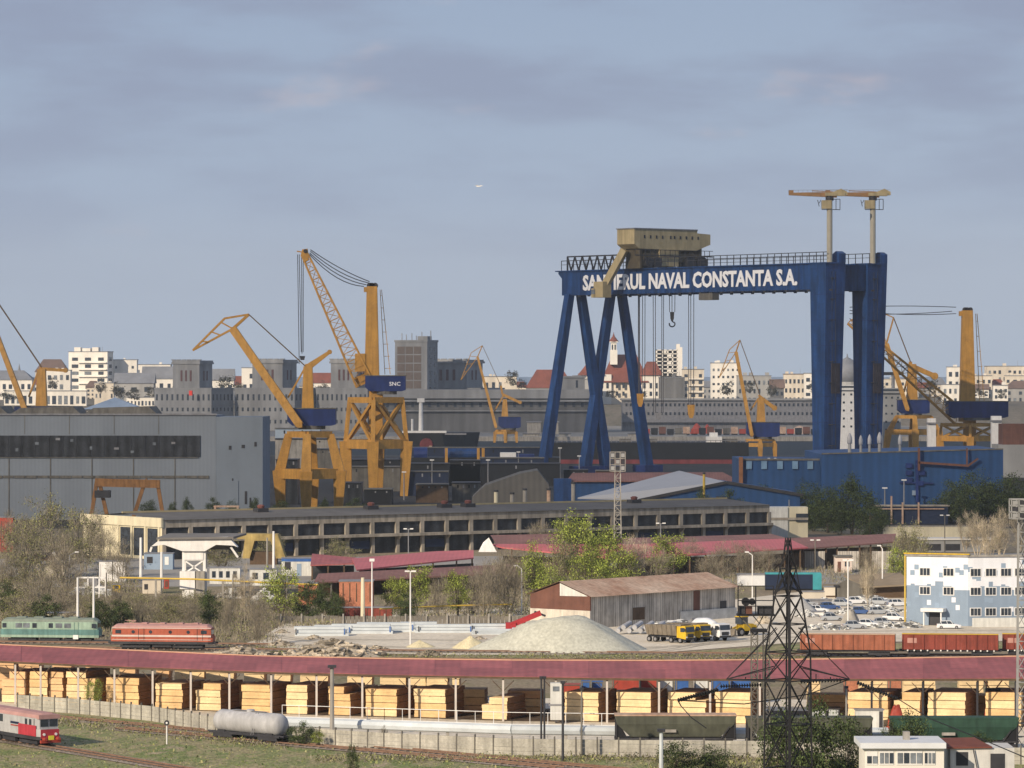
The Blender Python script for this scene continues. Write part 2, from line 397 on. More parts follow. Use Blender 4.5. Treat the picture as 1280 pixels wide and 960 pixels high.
# the cloud whose shadow lies over the shipyard (it stands high up, left of the view)
cm = bpy.data.materials.new('cloud_vapour'); cm.use_nodes = True; nn = cm.node_tree.nodes; nn.clear()
co = nn.new('ShaderNodeOutputMaterial'); cb = nn.new('ShaderNodeBsdfDiffuse'); cb.inputs[0].default_value = (.85,.86,.88,1)
ct = nn.new('ShaderNodeBsdfTransparent'); cmx = nn.new('ShaderNodeMixShader'); cmx.inputs[0].default_value = .30
cm.node_tree.links.new(ct.outputs[0], cmx.inputs[1]); cm.node_tree.links.new(cb.outputs[0], cmx.inputs[2]); cm.node_tree.links.new(cmx.outputs[0], co.inputs[0])
CH = 900; k = CH/math.tan(SUN_EL); mb = MB(); nx, ny = 34, 34; vs = []
rr = random.Random(3)
bump = [[rr.uniform(-1,1) for _ in range(ny+1)] for _ in range(nx+1)]
cx, cy, ax_, ay_ = 100+SD.x*k, 2220+SD.y*k, 1050, 1120
for side in (1,-1):
    for i in range(nx+1):
        for j in range(ny+1):
            u = -1+2*i/nx; v = -1+2*j/ny
            uu = u*math.sqrt(1-v*v/2); vv = v*math.sqrt(1-u*u/2); r_ = math.sqrt(uu*uu+vv*vv)
            wob = 1+.03*math.sin(7*math.atan2(vv,uu))+.02*math.sin(13*math.atan2(vv,uu)+1)
            hgt = math.sqrt(max(0,1-r_*r_))*(60 if side < 0 else 190)*(1+.25*bump[i][j])
            vs.append((cx+uu*ax_*wob*1.05, cy+vv*ay_*wob*1.05, CH+side*hgt))
fs = []; q = (nx+1)*(ny+1)
for s_ in (0,1):
    for i in range(nx):
        for j in range(ny):
            a_, b_, c_, d_ = i*(ny+1)+j, (i+1)*(ny+1)+j, (i+1)*(ny+1)+j+1, i*(ny+1)+j+1
            fs.append(tuple(x+s_*q for x in ((a_,b_,c_,d_) if s_ == 0 else (d_,c_,b_,a_))))
mb.add(vs, fs).build('cloud', cm, kind='structure', smooth=True)

# ---------------------------------------------------------------- the town on the hill
WIN = unit_box('window', M['glass'])
WINL = unit_box('window', M['glassl'])
def bldg(label, x0, yt, x1, Y, wall='w1', rows=3, cols=4, roof='flat', rmat='greyroof', rz=0., dr=.6, group=None, wfrac=(.5,.5), yb=None, balc=False, cat='building', name='building', wn=None, rh=.35, margin=.08, side=False):
    """town building: pixel span x0..x1, top yt; wall stands on the hill (or yb pixel base)"""
    Wd = (x1-x0)*Y/F; c, s_ = math.cos(rz), abs(math.sin(rz))
    w_ = Wd/(c+dr*s_); d_ = w_*dr
    zb = (hz(Y)-1.5 if Y > 3650 else 0.) if yb is None else H-(yb-HY)*Y/F
    zt = H-(yt-HY)*Y/F; h_ = zt-zb
    cxp = (x0+x1)/2
    root = empty(name, ((cxp-640)*Y/F, Y+d_/2, zb), rz, label, cat, group)
    hw = h_*(1-rh) if roof in ('gable','hip') else h_
    MB().box((0,0,hw/2),(w_,d_,hw)).build('wall', M[wall], root)
    if roof == 'flat':
        MB().box((0,0,hw+.35),(w_+.8,d_+.8,.7)).build('roof', M[rmat], root)
    else:
        mb = MB(); e = 1.0; rg = (w_*.28 if roof == 'hip' else w_/2+e)
        if roof == 'hip' : vs = [(-w_/2-e,-d_/2-e,hw),(w_/2+e,-d_/2-e,hw),(w_/2+e,d_/2+e,hw),(-w_/2-e,d_/2+e,hw),(-rg,0,h_),(rg,0,h_)]
        else: vs = [(-w_/2-e,-d_/2-e,hw),(w_/2+e,-d_/2-e,hw),(w_/2+e,d_/2+e,hw),(-w_/2-e,d_/2+e,hw),(-rg,0,h_),(rg,0,h_)]
        mb.add(vs, [(0,1,5,4),(2,3,4,5),(1,2,5),(3,0,4),(3,2,1,0)]).build('roof', M[rmat], root)
    me = wn or WIN
    faces = [(0, w_, -d_/2, cols)] + ([(1, d_, w_/2, max(1, int(cols*dr)))] if side or s_ > .12 else [])
    mg = hw*margin
    for fi, (fk, L_, off, cc) in enumerate(faces):
        if not rows: continue
        for r in range(rows):
            for q in range(cc):
                ww = L_/cc*wfrac[0]; wh = (hw-mg)/rows*wfrac[1]
                p = -L_/2+L_*(q+.5)/cc; zz = (hw-mg)*(r+.5)/rows
                if R.random() < .06: continue
                me_ = WINL if R.random() < .22 else me; ww2 = ww*R.uniform(.75,1.1); wh2 = wh*R.uniform(.85,1.08)
                if fk == 0: inst('window', me_, root, (p, off, zz), (ww2,.5,wh2))
                else: inst('window', me_, root, (off, p, zz), (.5,ww2,wh2))
    if roof == 'flat' and w_ > 9:
        for q in range(R.randint(1,3)):
            a_ = R.uniform(-.4,.4)*w_; b_ = R.uniform(1.5,4); MB().box((a_,R.uniform(-.2,.2)*d_,hw+.7+b_/2*.7),(b_,b_,b_*.7)).build('rooftop_box', M[wall], root)
        if R.random() < .6: MB().tube((w_*.3,0,hw+.7),(w_*.3,0,hw+R.uniform(4,7)),.14,n=4).build('aerial', M['grey'], root)
    if balc:
        for r in range(1, rows):
            MB().box((w_*.12,-d_/2-1.2,(hw-mg)*r/rows),(w_*.72,2.4,.9)).build('balcony', M['w1'], root)
    return root
town = [
 # label, x0, yt, x1, Y, kw
 ('two-storey white house with dark roof at the left edge of the town', -14,463,40,4000, dict(wall='w1',rows=2,cols=7,roof='hip',rmat='greyroof',rh=.3)),
 ('house with a broad purple-brown roof beside the slender minaret', 44,449,84,4300, dict(wall='w2',rows=2,cols=4,roof='hip',rmat='brroof')),
 ('cream house with ochre roof just right of the leftmost crane column', 58,463,88,4050, dict(wall='w1',rows=3,cols=4,roof='flat')),
 ('big white hotel block with long balconies and rooftop boxes', 85,440,140,4200, dict(wall='w1',rows=6,cols=3,balc=True,dr=.4,rz=-.25)),
 ('plain white block with few windows joined to the right of the hotel', 140,450,171,4220, dict(wall='w1',rows=4,cols=3,wfrac=(.25,.3))),
 ('low white flat-roofed row with a line of dots of windows', 171,456,213,4350, dict(wall='w1',rows=3,cols=8,wfrac=(.4,.4))),
 ('white house with a grey-blue pitched roof beside the first silo', 178,458,216,4000, dict(wall='w1',rows=2,cols=4,roof='gable',rmat='greyroof')),
 ('dark gabled grey house below the low white row', 143,466,192,3950, dict(wall='w3',rows=2,cols=3,roof='gable',rmat='greyroof')),
 ('squat cream tower with a row of small top windows', 118,479,142,3800, dict(wall='w2',rows=1,cols=5,wfrac=(.45,.2))),
 ('long low white arcade below the two-storey house', 5,489,108,3760, dict(wall='w1',rows=1,cols=14,wfrac=(.6,.55),dr=.1)),
 ('low white balustraded terrace left of the silos', 158,497,198,3740, dict(wall='w1',rows=1,cols=9,wfrac=(.5,.5),dr=.2)),
 ('sunlit white house with stepped gable between the first two silos', 264,461,292,4000, dict(wall='w1',rows=2,cols=3,roof='gable',rmat='greyroof')),
 ('narrow sunlit white house touching the second silo', 302,460,318,3960, dict(wall='w1',rows=3,cols=2)),
 ('white houses with small roofs between second and third silos', 392,466,414,3990, dict(wall='w1',rows=2,cols=3,roof='gable',rmat='redroof')),
 ('pale flat building behind the small crane in the middle', 596,471,646,3900, dict(wall='w2',rows=2,cols=6)),
 ('low house with a wide red hipped roof behind the first gantry leg', 658,462,717,3950, dict(wall='w3',rows=1,cols=5,roof='hip',rmat='redroof',rh=.55)),
 ('small grey annex block right of the red hipped house', 692,474,738,3800, dict(wall='w3',rows=1,cols=2,wfrac=(.15,.5))),
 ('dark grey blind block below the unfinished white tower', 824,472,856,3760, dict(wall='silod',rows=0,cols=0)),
 ('beige apartment tower with stacked balconies by the hoist ropes', 853,462,880,3850, dict(wall='w2',rows=5,cols=3,balc=True)),
 ('white six-storey block with rows of small windows right of the hoist ropes', 889,454,925,4000, dict(wall='w1',rows=5,cols=6,wfrac=(.45,.35))),
 ('long pale grey building with strip windows behind the right small crane', 922,470,964,3900, dict(wall='w3',rows=3,cols=7)),
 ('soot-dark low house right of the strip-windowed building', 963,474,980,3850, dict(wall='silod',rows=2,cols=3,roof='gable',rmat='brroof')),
 ('cream town house with a dark mansard left of the rigid gantry leg', 980,468,1006,3900, dict(wall='w2',rows=3,cols=5,roof='flat',rmat='brroof')),
 ('narrow white house next to the rigid gantry leg', 1005,467,1015,3850, dict(wall='w1',rows=4,cols=1)),
 ('white block peeking between the two rigid gantry legs', 1105,474,1126,3900, dict(wall='w2',rows=4,cols=3)),
 ('white house front under the tall right crane column', 1178,481,1204,3850, dict(wall='w1',rows=2,cols=4,roof='flat')),
 ('small white tower-like house above the lattice boom', 1184,459,1200,4200, dict(wall='w1',rows=3,cols=2)),
 ('pale house just right of the tall crane column', 1242,482,1260,3800, dict(wall='w1',rows=3,cols=3)),
 ('long grey apartment row with flat roof at the right end of the town', 1234,458,1284,4300, dict(wall='w2',rows=4,cols=8)),
 ('beige block behind the right crane stay cables', 1205,470,1240,4100, dict(wall='w2',rows=3,cols=5)),
 ('low grey house with brown roof at the right edge below the apartment row', 1258,476,1300,3950, dict(wall='w3',rows=2,cols=6,roof='hip',rmat='brroof')),
]
for lb, x0, yt, x1, Y, kw in town: bldg(lb, x0, yt, x1, Y, **kw)
h = [o for o in bpy.data.objects if o.get('label','').startswith('big white hotel')][0]
for i, (x, ww, hh) in enumerate(((-14,7,5),(-4,9,4),(6,7,5))): MB().box((x,0,hh/2+ (H-(440-HY)*4200/F)-hz(4200)+1.5),(ww,6,hh)).build('rooftop_box', M['w1'], h)
# water tank on mast, minaret
t = T('minaret', 'slender white minaret with dark pointed cap at the far left', 'minaret', 24, 4300, z=hz(4300)-1)
MB().lathe((0,0,0), [(0,2.4),(19,2.0),(19.5,2.8),(21,2.8),(21,1.6),(26,1.5)], 10).build('shaft', M['w1'], t.root)
MB().lathe((0,0,26), [(0,1.9),(3,1.0),(8,.1)], 10).build('cap', M['greyroof'], t.root)
t = T('radio_mast', 'thin white mast with a round tank on top behind the hotel', 'mast', 149, 4250, z=hz(4250)-1)
MB().tube((0,0,0),(0,0,30),.7).build('pole', M['w1'], t.root); MB().lathe((0,0,27), [(0,.8),(1,1.7),(4,1.7),(5,.5)], 10).build('tank', M['w1'], t.root)
# pale blue pyramid pavilion
root = empty('pavilion', (-288,2900,0), 0, 'low hall with a pale blue pyramid roof rising behind the grey hall', 'hall')
MB().box((0,0,10.5),(40,26,21)).build('wall', M['w2'], root)
MB().add([(-22,-15,21),(22,-15,21),(22,15,21),(-22,15,21),(0,0,29.5)], [(0,1,4),(1,2,4),(2,3,4),(3,0,4),(3,2,1,0)]).build('roof', M['paleblue'], root)

# museum-like palace with red roofs and clock tower
root = empty('palace', (W(785,500,3850).x, 3850, hz(3850)-2), 0, 'beige palace with steep red-brown roofs and a slim lantern tower', 'palace')
zb = hz(3850)-2; px_ = lambda p: (p-786)*.77; zz = lambda py: H-(py-HY)*.77-zb
MB().box((px_(790),10,zz(477)/2),((855-725)*.77,30,zz(477))).build('wall', M['w2'], root)
for a, b, yy in ((727,748,468),(749,765,468),(803,826,468)):
    MB().box((px_((a+b)/2),-6,zz(yy)/2),((b-a)*.77,4,zz(yy))).build('wing', M['w1'], root)
def hip(x0,x1,y0,yt,yb,rx,m='redroof',dy0=-9,dy1=26):
    a, b = px_(x0), px_(x1); z0, z1 = zz(yb), zz(yt); c = (dy0+dy1)/2
    MB().add([(a,dy0,z0),(b,dy0,z0),(b,dy1,z0),(a,dy1,z0),(a+(b-a)*rx,c,z1),(b-(b-a)*rx,c,z1)], [(0,1,5,4),(2,3,4,5),(1,2,5),(3,0,4),(3,2,1,0)]).build('roof', M[m], root)
hip(752,812,0,443,478,.25); hip(723,757,0,456,469,.3, dy0=-10, dy1=4); hip(801,829,0,452,469,.3, dy0=-10, dy1=4)
for x in (730,738,745,753,760,772,780,790,806,814,821):
    inst('window', WIN, root, (px_(x),-8.2,zz(482)), (2.2,.6,5))
    inst('window', WIN, root, (px_(x),-8.2,zz(492)), (2.2,.6,4))
MB().box((px_(768),-2,zz(444)-2),(7,7,14)).box((px_(768),-2,zz(434)),(5.4,5.4,9)).box((px_(768),-2,zz(427.5)),(8,8,1)).build('tower', M['w1'], root)
MB().lathe((px_(768),-2,zz(427)), [(0,5),(2,3.4),(5,1.2),(8,.25),(9,.2)], 8).build('tower_roof', M['redroof'], root)
for s_ in (-1,1): inst('window', WIN, root, (px_(768)+s_*1.3,-4.8,zz(434)), (1.2,.4,5))
# unfinished white tower block
t = T('tower_block', 'unfinished white concrete tower block with open dark bays', 'tower block', 836, 3900, z=hz(3900)-2)
b = MB()
ftop = 433
for i in range(7): 
    y = 438+i*5.2; b.add(*MB().box2(t.L(820,y), t.L(852,y+1.1,16))and ([],[])) if False else None
L = t.L
mb = MB(); mb.box2(L(846,434),L(853,474,18)); mb.box2(L(820,474),L(852,470,18))
for i in range(8): y = 437+i*4.7; mb.box2(L(820,y),L(847,y+1.2,16))
for x in (820,827,834,840): mb.box2(L(x,437),L(x+1.6,473,15.5))
mb.build('wall', M['w1'], t.root)
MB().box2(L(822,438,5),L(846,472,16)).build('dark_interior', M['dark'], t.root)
MB().box2(L(845.5,430),L(850,434,6)).build('stair_head', M['w1'], t.root)
mb = MB()
for i in (0,1,3,5): mb.box2(L(829+ (i%2)*6,438.5+i*4.7,-.4),L(833+(i%2)*6,441.2+i*4.7,0.2))
mb.build('infill_panel', M['w1'], t.root)

# ---------------------------------------------------------------- grain silos and quay warehouses (Y ~ 3300)
def silo(label, x0, x1, yt, bx0, bx1, Y=3300, slots=3, rz=-.5, group=None):
    k = Y/F; w_tot = (x1-x0)*k; dr = .75; w_ = w_tot/(math.cos(rz)+dr*abs(math.sin(rz))); d_ = w_*dr
    ztop = H-(yt-HY)*k; zs = H-(483-HY)*k
    root = empty('grain_silo', (((x0+x1)/2-640)*k, Y+d_/2, 0), rz, label, 'silo', group)
    MB().box((0,0,zs/2),(w_*.94,d_*.94,zs)).box((0,0,(zs+ztop)/2-1),(w_*.92,d_*.92,ztop-zs-2)).build('wall', M['silo'], root)
    MB().box((0,0,ztop-2.6),(w_*1.0,d_*1.0,1.6)).box((0,0,ztop-1.2),(w_*.96,d_*.96,1.6)).build('cornice', M['silo'], root)
    mb = MB()
    for i in range(6): 
        mb.box((-w_*.45+w_*.18*i,-d_*.44,ztop+.1),(w_*.13,1.5,.8))
    mb.box((0,-d_*.44,ztop-.4),(w_*.95,1.5,.5)).build('parapet', M['silo'], root)
    for i in range(slots):
        inst('window', bpy.data.meshes.get('slot') or unit_box('slot', mat('dark_red_window', (.10,.05,.05),.3)), root, (-w_*.16+w_*.16*i,-d_*.46,ztop-13), (w_*.06,.5,9))
    for i in range(2): inst('window', bpy.data.meshes['slot'], root, (w_*.46,-d_*.14+d_*.22*i,ztop-13), (.5,d_*.07,8))
    # lower bin house, stepped out
    lw = (bx1-bx0)*k/(math.cos(rz)+.6*abs(math.sin(rz))); ld = lw*.6; zl = H-(486-HY)*k
    mb = MB()
    mb.box((0,2,zl*.5),(lw,ld,zl)); mb.box((0,2,zl+.2),(lw*1.01,ld*1.01,1.2)); mb.box((0,2,zl-13),(lw*1.012,ld*1.012,1)); mb.box((0,2,zl-25),(lw*1.012,ld*1.012,1))
    mb.build('bin_house', M['silo'], root)
    for r_ in range(3):
        for i in range(11):
            inst('window', WIN, root, (-lw/2+lw*(i+.5)/11, 2-ld/2, zl-7-r_*10), (lw*.03,.5,5 if r_ == 0 else 3))
        for i in range(6):
            inst('window', WIN, root, (lw/2, 2-ld/2+ld*(i+.5)/6, zl-7-r_*10), (.5,ld*.05,5 if r_ == 0 else 3))
    return root
s1 = silo('leftmost grey concrete grain silo with three red slot windows and a red lamp', 213,266,450,193,292)
MB().box((0,0,0),(3,1,4)).build('red_sign', mat('red_lamp_glow',(.8,.05,.03),.05), s1).location = (14,-24,31)
silo('second grey grain silo, behind the jib of the low crane', 312,372,449,292,395)
silo('third grey grain silo with slot windows, left of the tall crane', 411,462,449,392,480)
silo('fourth grey grain silo, to the right of the tall dark elevator tower', 532,606,449,500,620, slots=3)
# elevator tower with panel grid
root = empty('elevator_tower', (W(520,0,3250).x, 3262, 0), -.42, 'tall dark silo elevator tower with a grid of brown panels and rooftop aerials', 'tower')
k = .65; zt = H-(427-HY)*k
MB().box((0,0,zt/2),(29,20,zt)).box((0,0,zt+.5),(30,21,1.6)).build('wall', M['silo'], root)
for r_ in range(6):
    for c_ in range(3): inst('panel', bpy.data.meshes.get('brown_panel') or unit_box('brown_panel', mat('brown_panel',(.13,.105,.09),.15)), root, (-9+c_*7.4,-10,zt-7-r_*7), (6.6,.5,6))
for r_ in range(7): inst('window', WIN, root, (14.5,-4,zt-6-r_*6.5),(.5,3,3)); inst('window', WIN, root, (14.5,4,zt-6-r_*6.5),(.5,2,3))
mb = MB()
for x, hh in ((-13,6),(-9,5),(-4,6),(0,4),(5,7),(13,8)): mb.beam((x,0,zt),(x,0,zt+hh+1),.5)
mb.build('aerials', M['grey'], root); MB().box((6,3,zt+2.5),(9,8,4)).build('rooftop_room', M['silo'], root)
# long dark bin wall
t = T('grain_warehouse', 'long dark concrete grain warehouse along the quay behind the gantry', 'warehouse', 610, 3200, z=0)
mb = MB(); mb.box2(L(0,0),L(0,0)) if False else None
L = t.L
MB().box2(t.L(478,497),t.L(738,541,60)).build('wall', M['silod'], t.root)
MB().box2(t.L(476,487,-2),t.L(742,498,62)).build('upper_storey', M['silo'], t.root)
mb = MB(); mb.box2(t.L(474,500,-5),t.L(742,502,0)); mb.box2(t.L(474,513,-3),t.L(742,514.2,0)); mb.build('ledge', M['silo'], t.root)
for i in range(24): inst('window', WIN, t.root, t.L(484+i*10.6,506,-.2), (2.2,.6,3.4))
t = T('customs_house', 'small grey flat-roofed block on top of the long grain warehouse', 'building', 718, 3215, z=H-(487-HY)*3215/F)
MB().box2(t.L(702,472),t.L(731,487,24)).build('wall', M['silo'], t.root); MB().box2(t.L(700,470,-1),t.L(733,472.2,26)).build('roof', M['silo'], t.root)
inst('window', WIN, t.root, t.L(721,480,0), (1.6,.5,6))
for i, x in enumerate((668,690)):
    t = T('quay_shed', ['grey cubic quay shed left of the lower gantry legs','grey cubic quay shed between the lower gantry legs'][i], 'shed', x, 3100, z=0)
    MB().box2(t.L(x-9,528),t.L(x+8,542.5,12)).build('wall', M['conc'], t.root); MB().box2(t.L(x-10,527,-1),t.L(x+9,528,13)).build('roof', M['grey'], t.root)
# pale long terminal warehouse
t = T('terminal_building', 'long pale grey terminal with two rows of tiny windows behind the hoist ropes', 'terminal', 925, 3250, z=0)
MB().box2(t.L(778,500),t.L(1040,528,26)).box2(t.L(778,528,4),t.L(1040,539,26)).build('wall', M['grey'], t.root)
MB().box2(t.L(776,498.2,-2),t.L(1042,500.4,28)).build('roof', M['w3'], t.root)
for r_, yy in enumerate((506,517)):
    for i in range(46): inst('window', WIN, t.root, t.L(783+i*5.5,yy,-.1), (1.5,.5,2.3))
# dome of the mill and white superstructures between the rigid legs
t = T('domed_tower', 'grey domed silo tower seen between the two rigid gantry legs', 'tower', 1060, 3400, z=0)
MB().lathe((0,8,0), [(0,13),(40,13),(40,12)], 18).build('drum', M['w3'], t.root)
MB().lathe((0,8,40), [(0,12.5),(10,12),(15,9),(19,4.5),(21,.8),(24,.3)], 18).build('dome', M['greyroof'], t.root, smooth=True)

fl = [(-6,14,474,'w2'),(14,30,478,'w3'),(40,58,471,'w1'),(58,74,477,'w2'),(74,92,480,'w3'),(108,124,476,'w2'),(128,146,480,'w3'),(168,184,470,'w1'),(196,214,474,'w2'),
 (262,280,474,'w3'),(290,308,470,'w2'),(374,392,474,'w2'),(396,411,478,'w3'),(604,622,478,'w3'),(640,660,477,'w2'),(716,732,470,'w3'),(870,890,476,'w3'),(926,946,478,'w1'),(950,972,480,'w3'),(996,1012,476,'w3'),
 (1104,1122,479,'w3'),(1126,1144,474,'w2'),(1146,1164,478,'w3'),(1164,1182,472,'w2'),(1196,1214,478,'w3'),(1216,1236,480,'w1'),(1238,1256,474,'w3'),(1256,1284,470,'w2')]
for i, (x0, x1, yt, wm) in enumerate(fl):
    bldg('%s small house from the left in the grey lower rows of the town' % ORD[i], x0, yt, x1, 4060+(i*37)%180, wall=wm, rows=2+(i%2), cols=3, roof=('flat','gable','hip')[i%3], rmat=('greyroof','brroof','redroof','greyroof')[i%4], group='small houses in the lower rows of the town', rz=((i*13)%7-3)*.08)
# ================================================================ ships and quay (Y 1900-2900)
def textmesh(txt, size, ext, width=1., bold=0.):
    cu = bpy.data.curves.new('lettering', 'FONT'); cu.body = txt; cu.size = size; cu.extrude = ext; cu.offset = bold; cu.align_x = 'CENTER'
    cu.resolution_u = 2
    o = bpy.data.objects.new('tmp_text', cu); COL.objects.link(o)
    dg = bpy.context.evaluated_depsgraph_get(); dg.update()
    me = bpy.data.meshes.new_from_object(o.evaluated_get(dg)); bpy.data.objects.remove(o); bpy.data.curves.remove(cu)
    # stand the text up (x right, z up), stretch width
    for v in me.vertices: x, y, z = v.co; v.co = (x*width, -z, y)
    me.materials.clear(); me.materials.append(M['letter']); return me
sheet('dock_apron', [(-2500,1180),(2500,1180),(2500,2250),(-2500,2250)], GM_dock, .02)
sheet('harbour_water', [(-2500,2255),(2500,2255),(2500,2775),(-2500,2775)], GM_basin, .03)
sheet('quay', [(-2500,2780),(2500,2780),(2500,3600),(-2500,3600)], ground_mat('pale_quay_concrete', [(.18,.175,.16),(.26,.25,.23)], .02), .04)
# quay edge with parked dark barges
t = T('quay_wall', 'long pale concrete quay edge with dark fender gaps across the basin', 'quay wall', 780, 2760, z=0)
MB().box2((-900,0,-.1),(900,12,3.2)).build('wall', M['conc'], t.root)
L = t.L
for i in range(26):
    if R.random() < .7: MB().box2(L(660+i*12.5,547.5,5),L(669+i*12.5,549.8,7)).build('fender', M['dark'], t.root)
# ship hulls
def hull(label, x0, x1, yt, yb, Y, red=None, d=34, bow=0, dd=True, name='ship'):
    t = T(name, label, 'ship', (x0+x1)/2, Y, z=0); L = t.L
    a, b = L(x0,yt), L(x1,yt); zt = a.z; zm = L(0,red).z if red else 0
    def ring(z, f): # plan outline with pointed bow at +x or -x
        xa, xb = a.x, b.x; s = 1 if bow >= 0 else -1
        tip = f*min(30, (xb-xa)*.3)
        if bow > 0: return [(xa,0,z),(xb-tip*1.2,0,z),(xb-tip*.4,d*.2,z),(xb+ (f-1)*12,d/2,z),(xb-tip*.4,d*.8,z),(xb-tip*1.2,d,z),(xa,d,z)]
        if bow < 0: return [(xa+tip*1.2,0,z),(xb,0,z),(xb,d,z),(xa+tip*1.2,d,z),(xa+tip*.4,d*.8,z),(xa-(f-1)*12,d/2,z),(xa+tip*.4,d*.2,z)]
        return [(xa,0,z),(xb,0,z),(xb,d,z),(xa,d,z)]
    def shell(z0,z1,f0,f1):
        r0, r1 = ring(z0,f0), ring(z1,f1); n_ = len(r0); m = MB()
        m.add(r0+r1, [(k,(k+1)%n_,(k+1)%n_+n_,k+n_) for k in range(n_)]+[tuple(range(n_,2*n_)), tuple(range(n_))[::-1]]); return m
    if red: shell(0,zm,.8,1).build('lower_hull', M['hullred'], t.root)
    shell(zm+.01,zt,1,1.25).build('hull', M['hull'], t.root)
    return t
t = hull('black ship bow section with an anchor pocket and white deck rail behind the tall crane', 503, 592, 541, 0, 1990, None, 40, bow=1)
L = t.L
MB().box2(L(503,538.5,-.5),L(558,541.2,2)).build('bulwark', M['white'], t.root)
MB().lathe(L(533,556,-.5), [(-1.2,1),(-.8,3),(0,3.4),(1.5,3.4)], 12, 'y').build('anchor_pocket', M['hullred'], t.root)
MB().box2(L(534,557,-1.6),L(540,563,-.6)).build('anchor', M['rust'], t.root)
MB().box2(L(556,541.5,-.4),L(583,543.5,0)).build('name_panel', M['grey'], t.root)
MB().tube(L(525.5,540,10),L(525.5,500,10),1.2,.9).box2(L(521,498,9),L(530,503,12)).build('mast', M['white'], t.root)
MB().tube(L(514.5,540,14),L(514.5,524,14),.6).build('vent_post', M['white'], t.root)
t = hull('long black ship hull with dark red lower side lying behind the gantry legs', 688, 936, 553, 0, 2050, 574.5, 40, bow=0)
L = t.L
mb = MB()
for i in range(40): mb.beam(L(690+i*6.2,553,.3),L(690+i*6.2,550.5,.3),.3)
mb.beam(L(690,550.5,.3),L(934,550.5,.3),.3); mb.build('deck_rail', M['grey'], t.root)
for x, w_ in ((735,22),(775,14),(812,10),(905,18)): MB().box2(L(x,549,8),L(x+w_,553,16)).build('hatch_cover', M['concd'], t.root)
MB().box2(L(884,546,4),L(903,553,14)).box2(L(888,541,6),L(898,546,12)).build('deckhouse', M['white'], t.root)
t = hull('low dark barge with blue tanks lying in front of the black bow', 498, 700, 572, 0, 1840, None, 24, bow=0, name='barge'); L = t.L
MB().tube(L(517,568,4),L(534,568,4),3.2,n=12).build('tank', M['blue2'], t.root); MB().tube(L(555,567.5,4),L(598,567.5,4),2.5,n=12).build('tank', M['blue'], t.root)
MB().box2(L(625,566,4),L(645,572,12)).build('deckhouse', M['white'], t.root)
MB().box2(L(646,568,4),L(668,572,12)).build('hatch_cover', M['blue2'], t.root)
for x in (558,598,604): MB().beam(L(x,592,-2),L(x,560,-2),1.3).build('frame_post', M['yellow'], t.root)
# white superstructure between rigid legs and to their right
def sup(label, x0, x1, yt, Y, cols=3, rows=6, bridge=True, m='white', d=16):
    t = T('ship_superstructure', label, 'ship', (x0+x1)/2, Y, z=0); L = t.L
    MB().box2(L(x0,yt+3),L(x1,596,d)).build('accommodation', M[m], t.root)
    if bridge:
        MB().box2(L(x0-2,yt-3,-1.5),L(x1+2,yt+3.5,d-3)).build('bridge', M[m], t.root)
        MB().box2(L(x0,yt-1.6,-1.7),L(x1,yt+.6,-1.2)).build('bridge_window', M['glass'], t.root)
    for r_ in range(rows):
        for c_ in range(cols): inst('window', WIN, t.root, L(x0+(x1-x0)*(c_+.5)/cols, yt+9+r_*10,0), (1.1,.4,1.1))
    return t
sup('white ship superstructure with dark portholes seen between the two rigid gantry legs', 1050, 1078, 484, 2300, cols=3, rows=5)
t = sup('white ship accommodation block right of the rigid gantry leg', 1104, 1126, 488, 2350, cols=3, rows=5, m='w3')
L = t.L
MB().box2(L(1104,465,2),L(1130,469,5)).build('radar_platform', M['dark'], t.root); MB().tube(L(1117,488,3),L(1117,469,3),1).build('mast', M['grey'], t.root)
for i, (x0, x1, y0, lb) in enumerate(((1160,1170,523,'tall white round-edged ship funnel block beside the yellow portal legs'),(1240,1252,520,'white narrow ship funnel block behind the right crane portal'))):
    t = T('ship_funnel', lb, 'funnel', (x0+x1)/2, 1750, z=0); L = t.L
    MB().box2(L(x0,y0),L(x1,600,5)).build('casing', M['white'], t.root); MB().box2(L(x0-1,y0+5,-1),L(x1+1,y0+7,6)).build('cap', M['grey'], t.root)
t = T('ship', 'pale grey ship side with maroon deck strip at the right edge behind the blue hall', 'ship', 1270, 1700, z=0); L = t.L
MB().box2(L(1248,556),L(1330,598,24)).build('hull', M['w3'], t.root); MB().box2(L(1255,530,4),L(1330,556,20)).build('deck_cargo', M['rustwall'], t.root)
MB().box2(L(1251,597,-1),L(1330,601,0)).build('boot_stripe', M['dark'], t.root)
# red / orange heaps and wagons on terminal quay
for i, x in enumerate((871,884,901,935,958,1000)):
    t = T('cargo_heap', '%s red-brown cargo heap from the left in front of the pale terminal' % ORD[i], 'cargo heap', x, 3120, z=0); L = t.L
    m = MB(); w_ = (14,9,24,14,16,24)[i]/2*3120/F*1.3; hh = (13,12,6,8,12,10)[i]*3120/F
    m.lathe((0,0,0), [(0,w_),(hh*.4,w_*.75),(hh*.8,w_*.4),(hh,w_*.1)], 9).build('heap', [M['cred'] if i in (0,1,4) else M['rust'], M['rustwall']][0] if i != 3 else M['rustwall'], t.root)

